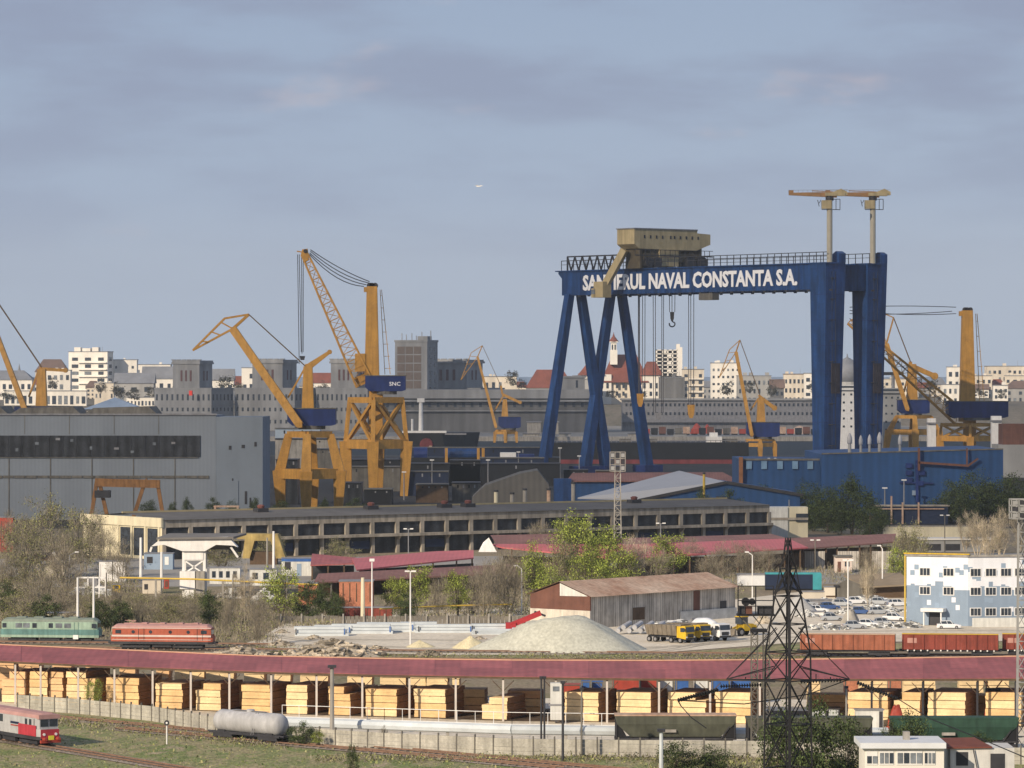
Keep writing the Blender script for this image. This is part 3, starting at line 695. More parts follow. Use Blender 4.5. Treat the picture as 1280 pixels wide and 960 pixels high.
# ================================================================ gantry crane
YL = 1857.; A = W(698,340,YL); A.z = 93.3
e1 = Vector((.63,-.777,0)).normalized(); e2 = Vector((-e1.y, e1.x, 0)); rzg = math.atan2(e1.y, e1.x)
gr = empty('gantry_crane', (A.x, A.y, 0), rzg, 'giant blue gantry crane with white lettering along its girder over the dry dock', 'gantry crane')
def pxs(P): return 640+P.x/P.y*F, HY+(H-P.z)/P.y*F
def sol(px, t, off=0): # girder coordinate s whose point (s,t) projects at column px
    lo, hi = -50., 300.
    for _ in range(50):
        s_ = (lo+hi)/2; P = Vector((A.x,A.y,0))+e1*s_+e2*t
        if 640+P.x/P.y*F < px: lo = s_
        else: hi = s_
    return s_
GL = sol(1013, 0); ZT, ZB = 93.3, 82.3; GW = 7.; GS = 25.
CW1 = sol(1033,0)-GL   # end face
for k, y0 in enumerate((0, GS)):
    # girder: box with chamfered nose
    m = MB(); prof = [(0,ZT),(0,ZT-1),(2.5,ZT-3.2),(2.5,ZB),(GL-.1,ZB),(GL-.1,ZT)]
    m.prism(prof, y0, y0+GW); m.box2((-1.5,y0-.8,ZT),(GL+11,y0+GW+.8,ZT+.5))
    g = m.build('girder', M['blue'], gr)
    m = MB()
    for i in range(26): m.box((8+i*7,y0-.05,ZB-.35),(1.6,.5,.7))
    m.build('cable_bracket', M['dark'], g)
    for i in range(18): MB().box((6+i*9.9,y0-.03,(ZT+ZB)/2),(.16,.1,ZT-ZB-.4)).build('weld_seam', M['blue2'], g)
    # rigid leg
    a, b = GL, GL+CW1; m = MB()
    def ring(z, sa, sb, w0, w1): return [(sa,w0,z),(sb,w0,z),(sb,w1,z),(sa,w1,z)]
    m.hexa(ring(0,a+1.6,b-2,y0+.2,y0+9.4)+ring(ZT+.6,a,b+.2,y0-.4,y0+11.2))
    lg = m.build('rigid_leg', M['blue'], gr)
    MB().prism([(b-6,ZT+.6),(b+.5,ZT+.6),(b+.5,ZT+4.5),(b-1.5,ZT+5.5),(b-3.5,ZT+4.3)], y0+7, y0+11).build('end_bracket', M['blue'], lg)
    for zq in range(14, 92, 11):
        q_ = zq/(ZT+.6); xb_ = (b-2)+(2.2)*q_; xa_ = (a+1.6)*(1-q_)+a*q_; ya_ = y0+.2-.6*q_; yb_ = y0+9.4+1.8*q_
        MB().box2((xa_+.2,ya_-.05,zq),(xb_-.1,ya_+.1,zq+.22)).box2((xb_-.15,ya_+.2,zq),(xb_+.06,yb_-.2,zq+.22)).build('plate_seam', M['blue2'], lg)
    m = MB(); zq = 6
    while zq < 88: m.box2((b-1.4,y0+2.5,zq),(b+1.3,y0+4.6,zq+.25)); m.beam((b+.9,y0+2.5,zq),(b+.9,y0+2.5,min(zq+9,90)),.16); m.beam((b+.9,y0+4.6,zq),(b+.9,y0+4.6,min(zq+9,90)),.16); zq += 9
    m.build('ladder', M['dark'], lg)
    MB().box((b-.6,y0+6,44),(.3,5,13)).build('rust_patch', mat('rust_bleed',(.06,.045,.05),.3), lg)
    # flexible A-frame
    for sgn in (-1,1):
        m = MB(); top = Vector((8.0, y0+GW/2+sgn*2.6, ZB)); bot = Vector((8.0, y0+GW/2+sgn*19.5, 0))
        m.beam(top+Vector((0,sgn*.9,.3)), bot, 3.4, 3.4, 4.5, 4.5, up=(1,0,0)); lf = m.build('flexible_leg', M['blue'], gr)
        MB().box((8,bot.y,1.6),(9,11,3.2)).build('bogie', M['blue2'], lf)
    MB().box2((GL+1,11.2,ZB-.5),(GL+CW1-1,GS-.5,ZT-.3)).build('cross_beam', M['blue'], gr)
MB().box2((3,7.1,ZB+2),(9,GS-.1,ZT-1)).build('cross_beam', M['blue'], gr)
# lettering on the front girder
P1, P2 = sol(729,0), sol(997,0)
tm = textmesh('SANTIERUL NAVAL CONSTANTA S.A.', 9.6, .12, 1., .34)
xs_ = [v.co.x for v in tm.vertices]; zs_ = [v.co.z for v in tm.vertices]
sx = (P2-P1)/(max(xs_)-min(xs_)); sz = 7.3/(max(zs_)-min(zs_))
o = bpy.data.objects.new('lettering', tm); COL.objects.link(o); o.parent = gr; o.scale = (sx,1,sz); o.location = ((P1+P2)/2-(max(xs_)+min(xs_))/2*sx,-.16,ZB+1.9-min(zs_)*sz)
# railings
for nm, y0 in (('front_railing',0.2),('rear_railing',GS+GW)):
    m = MB(); i0 = 10
    n_ = int((GL+8)/4.4)
    for i in range(n_+1): m.beam((i*4.4+2,y0,ZT+.5),(i*4.4+2,y0,ZT+5.),.26)
    m.beam((2,y0,ZT+5.),(GL+10,y0,ZT+5.),.32); m.beam((2,y0,ZT+3.2),(GL+10,y0,ZT+3.2),.2)
    m.build(nm, M['dark'], gr)
m = MB(); x0, x1 = 3., sol(775, 3)
n_ = 14
for i in range(n_):
    xa = x0+(x1-x0)*i/n_; xb = x0+(x1-x0)*(i+1)/n_; up = i % 2
    m.beam((xa,3,ZT+.5 if up else ZT+7),(xb,3,ZT+7 if up else ZT+.5),.55)
m.beam((x0,3,ZT+7),(x1,3,ZT+7),.6); m.beam((x0,3,ZT+.5),(x0,3,ZT+7),.6); m.build('truss_rail', M['dark'], gr)
# trolley
s1_ = sol(793, -7); ts0 = s1_-12; y0, y1 = -7, 39; Pn = Vector((A.x,A.y,0))+e1*s1_-e2*7; kk = Pn.y/F
z1 = H-(286-HY)*kk; z0 = H-(309-HY)*kk
m = MB(); m.prism([(y0,z0+1.5),(y0,z1),(y1-8,z1),(y1-8,z1-1.2),(y1,z1-1.6),(y1,z0+2),(y1-9,z0-1),(y0+3,z0-.5)], ts0, s1_, axis='x')
tr = m.build('trolley_house', M['tan'], gr)
MB().box2((ts0-.4,y0-.4,z1),(s1_+.4,y1-8,z1+.5)).build('roof_edge', M['grey'], tr)
for i in range(10): MB().box((s1_+.02,y0+6+i*3.6+(1.3 if i==4 else 0),z1-3.4),(.3,.8,1.4)).build('window', M['dark'], tr)
m = MB()
for yy in (y0+4,y0+10,4,16,GS+3,y1-6): m.box2((ts0+1.5,yy,ZT+.4),(s1_-.6,yy+1.2,z0+.2))
m.box2((ts0+1,-1,ZT+3.5),(s1_-.4,GS+8,z0-2.5)); tuf = m.build('undercarriage', mat('dark_bronze_steel',(.085,.07,.045),.4,.3), gr)
MB().box2((ts0+2,8,ZT+1.5),(s1_+.6,19,z0-.6)).build('winch_house', M['tan'], gr)
for yy, rr_ in ((1,2.4),(6,2.4),(GS+1,3),(GS+8,3)): MB().lathe((s1_-.5,yy,ZT+3.2), [(-2,rr_),(2,rr_)], 14, 'x').build('winch_drum', M['dark'], gr)
m = MB()
for yy in range(-8,40,3): m.beam((s1_+1.6,yy,z0-3.6),(s1_+1.6,yy,z0-1),.22)
m.beam((s1_+1.6,-8,z0-1),(s1_+1.6,39,z0-1),.25); m.beam((s1_+1.6,-8,z0-3.6),(s1_+1.6,39,z0-3.6),.5); m.build('trolley_walkway', M['dark'], gr)
# hoist-cab arm hanging in front of the girder
Minv = Matrix.Rotation(-rzg, 4, 'Z')
def gl(px, py, t):
    s_ = sol(px, t); P = Vector((A.x,A.y,0))+e1*s_+e2*t; return Vector((s_, t, H-(py-HY)*P.y/F))
m = MB(); m.beam(gl(781,312,-6), gl(757,356,-10), 3.2, 3, 3.4, 3); ar = m.build('cab_arm', M['tan'], gr)
p = gl(753,362,-11); m = MB(); m.box(p,(6.5,5,7.2)); m.box(p+Vector((-3.5,0,-1.5)),(3,5,4.2)); cb_ = m.build('operator_cab', mat('bright_tan_cab', (.42,.34,.19),.1), ar)
MB().box(p+Vector((-3.5,-2.6,-1)),(2.4,.2,2)).build('cab_window', M['glassl'], cb_)
p = gl(884,368,-2); MB().box(p+Vector((0,1,-1)),(9,4,3)).build('inspection_cab', M['concd'], gr)
# slewing service cranes on the top
for i, (px_p, ya, jb, je) in enumerate(((1037,3,986,1060),(1091,GS+3,1032,1113))):
    s_ = sol(px_p, ya); P = Vector((A.x,A.y,0))+e1*s_+e2*ya; kk = P.y/F; zt = H-(250-HY)*kk
    root = empty('jib_crane', (P.x,P.y,ZT+.4), 0, ['left slewing service crane on top of the gantry with a long flat jib','right slewing service crane on top of the gantry with a tail counterweight'][i], 'jib crane')
    zl = zt-ZT-.4; X = lambda q: (q-px_p)*kk; Z = lambda q: H-(q-HY)*kk-ZT-.4
    MB().tube((0,0,0),(0,0,zl),1.25,n=10).build('post', mat('pale_post_paint',(.42,.39,.31),.1), root)
    m = MB(); m.beam((X(jb),0,Z(242.5)),(X(je-14),0,Z(243.5)),2.2,1.0,2.6,2.4); m.beam((X(jb)+10,0,Z(238.5)),(X(je-16),0,Z(240)),.35)
    m.beam((X(jb),0,Z(240)),(X(jb)+2,0,Z(240)),1,1.4); m.build('jib', mat('jib_brown',(.30,.17,.075),.25), root)
    m = MB(); m.box2((X(px_p-6),-2,Z(245)),(X(je-4),2,Z(241))); m.prism([(X(px_p+2),Z(241)),(X(px_p+14),Z(236)),(X(px_p+22),Z(240)),(X(px_p+22),Z(244)),(X(px_p),Z(244))],-1.5,1.5); m.build('machinery', M['tan'], root)
    m = MB(); m.box2((X(px_p-10),-2,Z(261)),(X(px_p+2),2,Z(250.5))); m.build('cab', M['tan'], root)
    m = MB()
    for a_, b_ in (((3,249),(13,249)),((3,262),(13,262)),((13,249),(13,262)),((8,249),(8,262)),((-15,250),(-13,258)),((-11,250),(-13,254)),((-10,262),(13,262))): m.beam((X(px_p+a_[0]),0,Z(a_[1])),(X(px_p+b_[0]),0,Z(b_[1])),.28)
    m.build('cage', M['dark'], root)
    m = MB(); m.tube((0,0,zl-.2),(0,0,zl+2.4),1.8,n=10).build('slew_ring', M['dark'], root)
    m = MB()
    for q in range(int(jb), int(je), 6): m.beam((X(q),1.2,Z(241)),(X(q),1.2,Z(237.4)),.12)
    m.beam((X(jb),1.2,Z(237.6)),(X(je),1.2,Z(237)),.14).build('handrail', M['grey'], root)
# hoist ropes and blocks
def ropes(label, pxl, ya, ytop, ybot, blk=None, hook=False, bm='yellow'):
    cx_ = sum(pxl)/len(pxl); s_ = sol(cx_, ya); P = Vector((A.x,A.y,0))+e1*s_+e2*ya; kk = P.y/F
    X = lambda q: (q-cx_)*kk; zt = H-(ytop-HY)*kk; zb = H-(ybot-HY)*kk
    root = empty('hook_block', (P.x,P.y,zb), 0, label, 'hook block')
    m = MB()
    for q in pxl: m.beam((X(q),0,0),(X(q)*1.1,0,zt-zb),.3)
    m.build('ropes', M['rope'], root)
    if blk:
        w_, h_ = blk; MB().prism([(-w_/2,0),(w_/2,0),(w_/2*.8,-h_*.7),(w_*.2,-h_),(-w_*.2,-h_),(-w_/2*.8,-h_*.7)], -1, 1).build('block', M[bm], root)
    if hook:
        m = MB(); pts = [Vector((0,0,-blk[1]-1.2))+Vector((math.sin(a_)*1.3,0,-math.cos(a_)*1.3)) for a_ in [x*.5-1.6 for x in range(8)]]
        m.path([Vector((0,0,-blk[1]))]+pts[::-1], .3).path([Vector((-p_.x,p_.y,p_.z)) for p_ in pts], .3).build('hook', M['dark'], root)
ropes('hook block with double hook hanging on short ropes beneath the girder middle', [837,840,843.5], 12, 355, 390, (1.9,4.2), True, 'dark')
ropes('ochre lower block hanging on long ropes left of the short hook', [798,803,799.5], 12, 355, 492, (3.2,6))
ropes('grey spreader block hanging on two pairs of long ropes in the middle', [817,819.5,827,829], 12, 355, 516, (3,3), False, 'grey')
ropes('ochre block on long ropes at the right of the hoist group', [861,863.5,867], 12, 355, 506, (3.4,6))
ropes('pair of thin slack ropes hanging at the left of the hoist group', [803-4,806], 22, 355, 500)

# ================================================================ portal cranes
def tbeam_pl(m, L, a, b, wa, wb, d, dy=0): # tapered box in the seen plane (pixel widths)
    m.beam(L(*a,dy), L(*b,dy), wa, d, wb, d, up=(0,1,0)); return m
def portal(t, cx, wt, yt, yr, wr, wb, yb, rot=.75, th=9, lattice=False, ring=True, yard=None):
    """four-legged portal: pixel widths at top/ring/bottom"""
    L = t.L; k = t.Y/F; c = L(cx, yt); zt = c.z; zr = L(cx,yr).z; zb = 0
    f = 1/(abs(math.cos(rot))+abs(math.sin(rot)))
    def cor(w_, z): h_ = w_*k*f/2; return [Vector((c.x,0,z))+Matrix.Rotation(rot,3,'Z')@Vector((sx*h_,sy*h_,0)) for sx, sy in ((-1,-1),(1,-1),(1,1),(-1,1))]
    T_, Rr, B = cor(wt,zt), cor(wr,zr), cor(wb,zb); e = th*k
    for i in range(4):
        m = MB()
        if lattice: m.beam(T_[i], Rr[i], e*.45)
        else: m.beam(T_[i], Rr[i], e*.75, e*.75, e, e)
        m.beam(Rr[i]+Vector((0,0,e*.3)), B[i], e*1.25, e*1.25, e*.8, e*.8); m.build('portal_leg', M['yellow'], t.root)
    m = MB()
    for i in range(4):
        j = (i+1) % 4; m.beam(Rr[i], Rr[j], e*.5, e*.95)
    m.build('ring_beam', M['yellow'], t.root); m = MB()
    for i in range(4): m.beam(T_[i], T_[(i+1)%4], e*.5, e*.6)
    m.build('top_beam', M['yellow'], t.root)
    if lattice:
        m = MB()
        for i in range(4):
            j = (i+1) % 4; m.beam(T_[i], Rr[j], e*.3); m.beam(T_[j], Rr[i], e*.3)
        m.build('cross_bracing', M['yellow'], t.root)
    return zt
def house(t, x0, y0, x1, y1, d=None, m='blue2', mark=None):
    L = t.L; k = t.Y/F; a, b = L(x0,y0), L(x1,y1); d = d or (b.x-a.x)*.55
    mb = MB(); ch = (a.z-b.z)*.25
    mb.prism([(a.x,a.z),(b.x,a.z),(b.x,b.z+ch*.3),(b.x-ch,b.z),(a.x+ch*1.2,b.z),(a.x,b.z+ch)], -d/2, d/2)
    h_ = mb.build('machinery_house', M[m], t.root)
    MB().box(((a.x+b.x)/2,0,a.z+.15),(b.x-a.x+.5,d+.5,.3)).build('roof', M['concd'], h_)
    if mark:
        me = textmesh(mark[0], mark[3], .05, 1.1, .03); o = bpy.data.objects.new('lettering', me); COL.objects.link(o); o.parent = h_; o.location = L(mark[1],mark[2],-d/2-.06)
    m2 = MB(); m2.tube((t.L((x0+x1)/2,0).x,0,b.z+.1),(t.L((x0+x1)/2,0).x,0,b.z-1.2),(b.x-a.x)*.28,n=16).build('slew_ring', M['concd'], t.root)
    return h_
def jib_crane(label, cx, Y, d):
    t = T('portal_crane', label, 'crane', cx, Y, z=0, group=None); L = t.L; k = Y/F
    portal(t, **d['portal'])
    house(t, *d['house'], mark=d.get('mark'))
    (x, yt, yb, wt, wb) = d['tower']
    MB().beam(L(x,yb), L(x,yt), wb*k, wb*k, wt*k, wt*k).build('tower', M['yellow'], t.root)
    f, bt = d['boom']; w1, w2 = d['bw']; fo = -(d['house'][2]-d['house'][0])*k*.275-w1*k*.35
    m = MB()
    for s_ in (-1,1): m.beam(L(*f,fo+s_*w1*k*.3), L(*bt,s_*w2*k*.4), w1*k*.55, w1*k*.35, w2*k*.8, w2*k*.35, up=(0,1,0))
    n_ = 9
    for i in range(n_+1):
        q = i/n_; p = L(f[0]+(bt[0]-f[0])*q, f[1]+(bt[1]-f[1])*q, fo*(1-q)); ww = (w1+(w2-w1)*q)*k
        m.beam(p-Vector((0,ww*.5,0)), p+Vector((0,ww*.5,0)), ww*.35)
    m.beam(L(*f,fo), L(f[0]+(bt[0]-f[0])*.9, f[1]+(bt[1]-f[1])*.9, fo*.1), w1*k*.5, w1*k*.9, w2*k*.6, w2*k*.5, up=(0,1,0))
    m.build('boom', M['yellow'], t.root)
    tip, pk, back = d['jib']  # nose, bend/top node, rear tip
    m = MB(); th = d.get('jt', 1.3)*k
    for s_ in (-1,1):
        o = s_*w2*k*.35
        m.beam(L(*bt,o), L(*tip,o*.3), th*1.6, th, th*.9, th); m.beam(L(*pk,o), L(*tip,o*.3), th); m.beam(L(*pk,o), L(*back,o*.3), th); m.beam(L(*bt,o), L(*back,o*.3), th*1.4)
        for q in (0,.3,.6): 
            a_ = (bt[0]+(tip[0]-bt[0])*q, bt[1]+(tip[1]-bt[1])*q); b_ = (pk[0]+(tip[0]-pk[0])*(q+.12), pk[1]+(tip[1]-pk[1])*(q+.12))
            m.beam(L(*a_,o), L(*b_,o), th*.7)
    m.build('fly_jib', M['yellow'], t.root)
    m = MB(); tt = d['tie']
    for s_ in (-1,1): m.beam(L(*back,s_*w2*k*.3), L(*tt,s_*w2*k*.4), d.get('tw',1.6)*k*.7)
    m.build('tie_rod', mat('dark_ochre_steel',(.15,.095,.045),.2), t.root)
    pv, ce = d['cw']
    m = MB(); m.beam(L(*pv), L(*ce), d['cww'][0]*k, d['cww'][0]*k*1.3, d['cww'][1]*k, d['cww'][1]*k*1.5, up=(0,1,0)); m.lathe(L(*ce)-Vector((0,0,0)), [(-d['cww'][1]*k*.8,d['cww'][1]*k*.75),(d['cww'][1]*k*.8,d['cww'][1]*k*.75)], 10, 'y')
    m.beam(L(*pv), L(*tt), d['cww'][0]*k*.7)
    m.build('counterweight_arm', M['yellow'], t.root)
    if 'rod' in d:
        m = MB()
        for s_ in (-1,1): m.beam(L(*d['rod'][0],s_*1.2), L(*d['rod'][1],s_*1.2), 1.8*k)
        m.build('luffing_rod', M['yellow'], t.root)
    for r_ in d.get('ropes', ()): MB().tube(L(*r_[0]),L(*r_[1]),.12,n=4).build('hoist_rope', M['rope'], t.root)
    return t
jib_crane('ochre level-luffing crane with bent jib and solid portal beside the grey hall', 386, 1330, dict(
    portal=dict(cx=387,wt=52,yt=543,yr=592,wr=76,wb=72,yb=632,th=13,rot=.72), house=(360,511,420,532), mark=None,
    tower=(385,458,511,11,15), boom=((376,531),(291,411)), bw=(18,12), jib=((241,438),(281,398),(311,393)), tie=(381,457), cw=((385,459),(412,440)), cww=(8,4), rod=((360,497),(380,462)), jt=2.3))
jib_crane('small ochre crane with blue house and drooping jib across the basin in mid picture', 634, 2700, dict(
    portal=dict(cx=632,wt=22,yt=538,yr=541,wr=26,wb=28,yb=553,th=3.5), house=(623,521,651,535), mark=None,
    tower=(631,499,521,5,8.5), boom=((620,534),(597,446)), bw=(6.5,3.5), jib=((576,475),(589,441),(603,432)), tie=(626,482), cw=((628,493),(650,503)), cww=(3.6,3), rod=((618,514),(629,495)), jt=.8, tw=.9))
jib_crane('ochre crane with blue house and raised drooping jib left of the rigid gantry leg', 950, 2150, dict(
    portal=dict(cx=950,wt=34,yt=550,yr=556,wr=36,wb=38,yb=574,th=5), house=(933,528,974,546), mark=None,
    tower=(951,500,528,8,11), boom=((939,544),(920,440)), bw=(8,5), jib=((899,472),(912,437),(925,425)), tie=(950,494), cw=((949,496),(968,510)), cww=(5,4.5), rod=((938,513),(948,498)), jt=.9, tw=1.1))
jib_crane('ochre crane at the left edge with its boom leaning out of the picture', 44, 2250, dict(
    portal=dict(cx=44,wt=40,yt=522,yr=530,wr=44,wb=46,yb=569,th=6), house=(20,508,84,519), mark=None,
    tower=(52,461,509,10,14), boom=((34,512),(-14,392)), bw=(12,7), jib=((-48,440),(-22,384),(-4,376)), tie=(52,459), cw=((50,461),(82,463)), cww=(4,4), rod=((36,496),(48,464)), jt=1.3, tw=1.8))
jib_crane('ochre crane half hidden behind the right rigid gantry leg', 1140, 1960, dict(
    portal=dict(cx=1142,wt=42,yt=521,yr=540,wr=62,wb=76,yb=598,th=7), house=(1122,500,1161,517), mark=None,
    tower=(1140,455,501,10,13), boom=((1133,512),(1108,430)), bw=(9,7), jib=((1072,400),(1100,390),(1117,397)), tie=(1138,452), cw=((1138,457),(1168,470)), cww=(6,6), rod=((1130,490),(1138,460)), jt=1.2, tw=1.2))
# tall lattice-boom cranes
def tower_crane(label, cx, Y, d):
    t = T('tower_crane', label, 'crane', cx, Y, z=0); L = t.L; k = Y/F
    portal(t, **d['portal']); house(t, *d['house'], mark=d.get('mark'))
    x, yt, yb, wt, wb = d['tower']; m = MB(); m.beam(L(x,yb), L(x,yt), wb*k, wb*k, wt*k, wt*k); tw = m.build('tower', M['yellow'], t.root)
    dr = d['dir']
    m = MB(); m.box2(L(x+dr*-2,yt+1,-2),L(x+dr*10,yt+7,2)).build('head', M['yellow'], tw)
    for q in (-3,0,4): MB().lathe(L(x+q,yt-1), [(-.6,1.1),(.6,1.1)], 10, 'y').build('sheave', M['dark'], tw)
    m = MB(); xl = x-dr*(wb/2+1)
    for o in (0,6): m.beam(L(xl+(0 if o else 0)-dr*o*.3,yt+4,1.5),L(xl-dr*(6+o*1.1),yb-3,1.5),.35*k*2.2)
    for i in range(7): q = (i+.5)/7; m.beam(L(xl-dr*6*q,yt+4+(yb-yt-7)*q,1.5),L(xl-dr*(2+13*q),yt+4+(yb-yt-7)*q,1.5),.3*k*2)
    m.build('ladder', M['yellow'], t.root)
    f, tp = d['boom']; m = MB(); m.lattice(L(*f), L(*tp), d['bw']*k, d['bw']*k, 16, 2.0*k, d['bw']*k*.35, d['bw']*k*.5, dia=.7*k)
    if d.get('plates'): 
        m.beam(L(*f), L(*[f[i]+(tp[i]-f[i])*.07 for i in (0,1)]), 4*k, d['bw']*k*.8)
    m.build('lattice_boom', M['yellow'], t.root)
    if d.get('head'): 
        m = MB(); p = L(*tp); m.prism([(p.x-5*k,p.z-2*k),(p.x-3*k,p.z+6*k),(p.x+3.5*k,p.z+7*k),(p.x+5*k,p.z-7*k),(p.x,p.z-10*k)],-2,2); m.beam(p+Vector((-4*k,0,3*k)),p+Vector((-10*k,0,4*k)),1.5*k); m.build('boom_head', M['yellow'], t.root)
        MB().lathe(L(tp[0]+1,tp[1]-4), [(-2.4,2.5*k),(2.4,2.5*k)], 10, 'y').build('boom_sheave', M['dark'], t.root)
    for s0, s1_, sag in d['stay']:
        a = L(*s0); b = L(*s1_); pts = []
        for i in range(9): q = i/8; p = a.lerp(b,q); p.z -= sag*k*4*q*(1-q); pts.append(p)
        MB().path(pts, .17, n=4).build('stay_cable', M['rope'], t.root)
    for r0, r1 in d.get('ropes', ()): MB().tube(L(*r0),L(*r1),.13,n=4).build('hoist_rope', M['rope'], t.root)
    if 'cwb' in d: MB().box2(L(d['cwb'][0],d['cwb'][1],-3),L(d['cwb'][2],d['cwb'][3],3)).build('winch_cabin', M['yellow'], t.root)
    return t
t = tower_crane('tallest ochre crane with lattice boom, cross-braced portal and hanging ropes, left of centre', 468, 1500, dict(
    portal=dict(cx=470,wt=66,yt=500,yr=555,wr=77,wb=70,yb=600,th=12,lattice=True,rot=.72), house=(457,470,507,489), mark=('SNC',494,482,2.0),
    tower=(465,358,471,13,18), dir=-1, boom=((456,480),(381,318)), bw=22, head=True, plates=True,
    stay=[((388,312),(462,352),3),((388,314),(462,354),6),((387,318),(455,358),9),((387,316),(458,356),7)],
    ropes=[((372,318),(374,455)),((374,318),(376.5,440)),((377,320),(377.5,442)),((379,320),(379,440))], cwb=(444,442,457,464)))
L = t.L; MB().beam(L(470,575),L(470,489),17*.3,17*.3).build('centre_column', M['yellow'], t.root)
MB().prism([(L(378,0).x-1,L(0,445).z),(L(378,0).x+1,L(0,445).z),(L(378,0).x+.7,L(0,450).z),(L(378,0).x-.7,L(0,450).z)],-.6,.6).build('hook_block', M['dark'], t.root)
t = tower_crane('tall ochre tower crane at the right with long low lattice boom reaching left', 1212, 1850, dict(
    portal=dict(cx=1211,wt=68,yt=531,yr=548,wr=72,wb=74,yb=580,th=7,lattice=True,rot=.72), house=(1184,502,1258,522), mark=None,
    tower=(1209,388,527,13,20), dir=-1, boom=((1200,522),(1062,402)), bw=20, head=False,
    stay=[((1062,384),(1195,384),-1.5),((1062,388),(1195,392),3),((1062,392),(1190,389),2),((1062,398),(1186,510),0),((1062,404),(1192,512),0)], ropes=()))
L = t.L; MB().beam(L(1212,560),L(1212,520),17*.32,17*.32).build('centre_column', M['yellow'], t.root)
MB().lathe(L(1192,517,-4), [(-2,2.2),(2,2.2)], 12, 'y').build('winch_drum', M['blue2'], t.root)
# small ochre gantry in front of grey hall
t = T('yard_gantry', 'small rusty ochre yard gantry with dark cab in front of the grey hall', 'gantry crane', 160, 1195, z=0); L = t.L
m = MB(); m.beam(L(119,603),L(200,605),1.9,2.4).build('girder', mat('rusty_ochre',(.27,.135,.05),.3,.5,streak=.3), t.root)
for a, b in (((121,602),(112,658)),((124,602),(137,658)),((180,606),(163,658)),((197,604),(206,658))): MB().beam(L(*a),L(*b),1.1).build('leg', MATS['rusty_ochre'], t.root)
MB().box2(L(119,613,-2),L(138,622,2)).build('cab', M['dark'], t.root); MB().box2(L(182,598,-1),L(184,606,1)).build('post', MATS['rusty_ochre'], t.root)

# ================================================================ big halls
t = T('grey_hall', 'huge grey clad shipyard hall with one dark band of grimy glazing', 'hall', 100, 1250, z=0)
# corner at px 270; long face recedes left, short face recedes right
k = 1250/F; cx_ = (270-640)*k; zt = H-(519-HY)*k
rt = t.root; rt.location = (cx_,1250,0); rt.rotation_euler = (0,0,-.02)
t.loc = Vector((cx_,1250,0))
Wl, Dr = 110, 190
MB().box2((-Wl,0,0),(0,Dr*.16,zt)).build('wall', M['hall'], rt)
MB().prism([(0.01,0),(14.6,0),(14.6,zt-.5),(0.01,zt-.5)],.06,Dr*.15).build('annex_wall', mat('pale_hall_cladding',(.20,.235,.275),.08,.06,.8,streak=.12), rt)
zz_ = lambda py: H-(py-HY)*k
for i in range(24): 
    gx = -Wl+2+i*4.3; MB().box2((gx,-.35,zz_(571)),(gx+4.2,-.02,zz_(544.5))).build('glazing', M['hall_dark'], rt)
m = MB()
for i in range(30): m.box2((-Wl+i*3.6,-.3,zz_(597.5+ (i%3)*.3)),(-Wl+i*3.6+3.4,-.02,zz_(594.5)))
m.box2((-Wl,-.4,zz_(572.5)),(-5.5,-.03,zz_(571.5))); m.build('drip_ledge', M['concd'], rt)
MB().box2((0.5,-.2,.2),(7,.05,zz_(601))).build('door_panel', M['paleblue'] if 0 else MATS['pale_hall_cladding'], rt)
for i, (a, b) in enumerate(((-112,-66),(-66,-43),(-43,-19))):
    MB().add([(a,8,zt),(b,8,zt),(b-2,40,zt),(a,40,zt),(a+ (b-a)*.15,8.5,zt+2.2),(b-3,8.5,zt+2.6),(b-4,40,zt+2.6),(a+6,40,zt+2.2)], [(0,1,5,4),(1,2,6,5),(2,3,7,6),(3,0,4,7),(4,5,6,7)]).build('roof_monitor', M['concd'], rt)
MB().box2((-Wl,-.5,zt),(.3,.4,zt+.5)).build('coping', M['grey'], rt)
for i in range(8): MB().box2((-Wl+6+i*13.,-.16,.2),(-Wl+6.3+i*13.,-.01,zz_(573.5))).build('downpipe', M['concd'], rt)
for i in range(7): MB().box2((-Wl+8+i*14.,-.07,zz_(543)),(-Wl+8.18+i*14.,-.01,zt-.1)).build('cladding_seam', M['concd'], rt)
for i in range(16):
    gx = -Wl+3+i*6.2+R.uniform(-1,1); gz = zz_(R.uniform(549,569)); MB().box2((gx,-.40,gz),(gx+R.uniform(.6,1.6),-.36,gz+R.uniform(.5,1.1))).build('odd_pane', M['glassl'] if i % 3 else M['grey'], rt)
m = MB()
for x, y, w_, h_ in ((4,22,.8,1.2),(8,22.5,1,1),(12,23,.7,1.4),(3,7,.5,5),(9,5,.7,4),(10.5,4,.5,3),(5,9,.4,4)): m.box2((x,-.1,y),(x+w_,.05,y+h_))
m.build('stain_panel', M['dark'], rt)
# blue hall at right
t = T('blue_hall', 'big dark blue clad shipyard hall in front of the rigid gantry legs', 'hall', 1090, 1290, z=0)
k = 1290/F; cxp = (1027-640)*k; rt = t.root; rt.location = (cxp,1290,0); rt.rotation_euler = (0,0,.0); zf = lambda py: H-(py-HY)*k
zt = zf(568)
Lw = (1027-930)*k; Rw = (1254-1027)*k
MB().prism([(-Lw,0),(0,0),(0,zt-2.2),(-Lw,zt-2.0)],8,70).build('annex_wall', M['bluehall'], rt)
MB().prism([(0.01,0),(Rw,0),(Rw,zf(562)),(0.01,zt)],0,75).build('wall', M['bluehall'], rt)
MB().box2((-Lw-.3,7.6,zt-2.1),(0,8.4,zt-1.5)).build('coping', M['concd'], rt); MB().box((Rw/2,.0,(zt+zf(562))/2+.2),(Rw,.6,.4),tilt=-math.atan2(zf(562)-zt,Rw)).build('coping', M['concd'], rt)
for x in (938,957,977,996,1015): MB().box2(((x-1027-3.5)*k,7.4,zf(587)),((x-1027+3.5)*k,7.98,zf(577))).build('window', mat('pale_blue_pane',(.16,.27,.40),.15), rt)
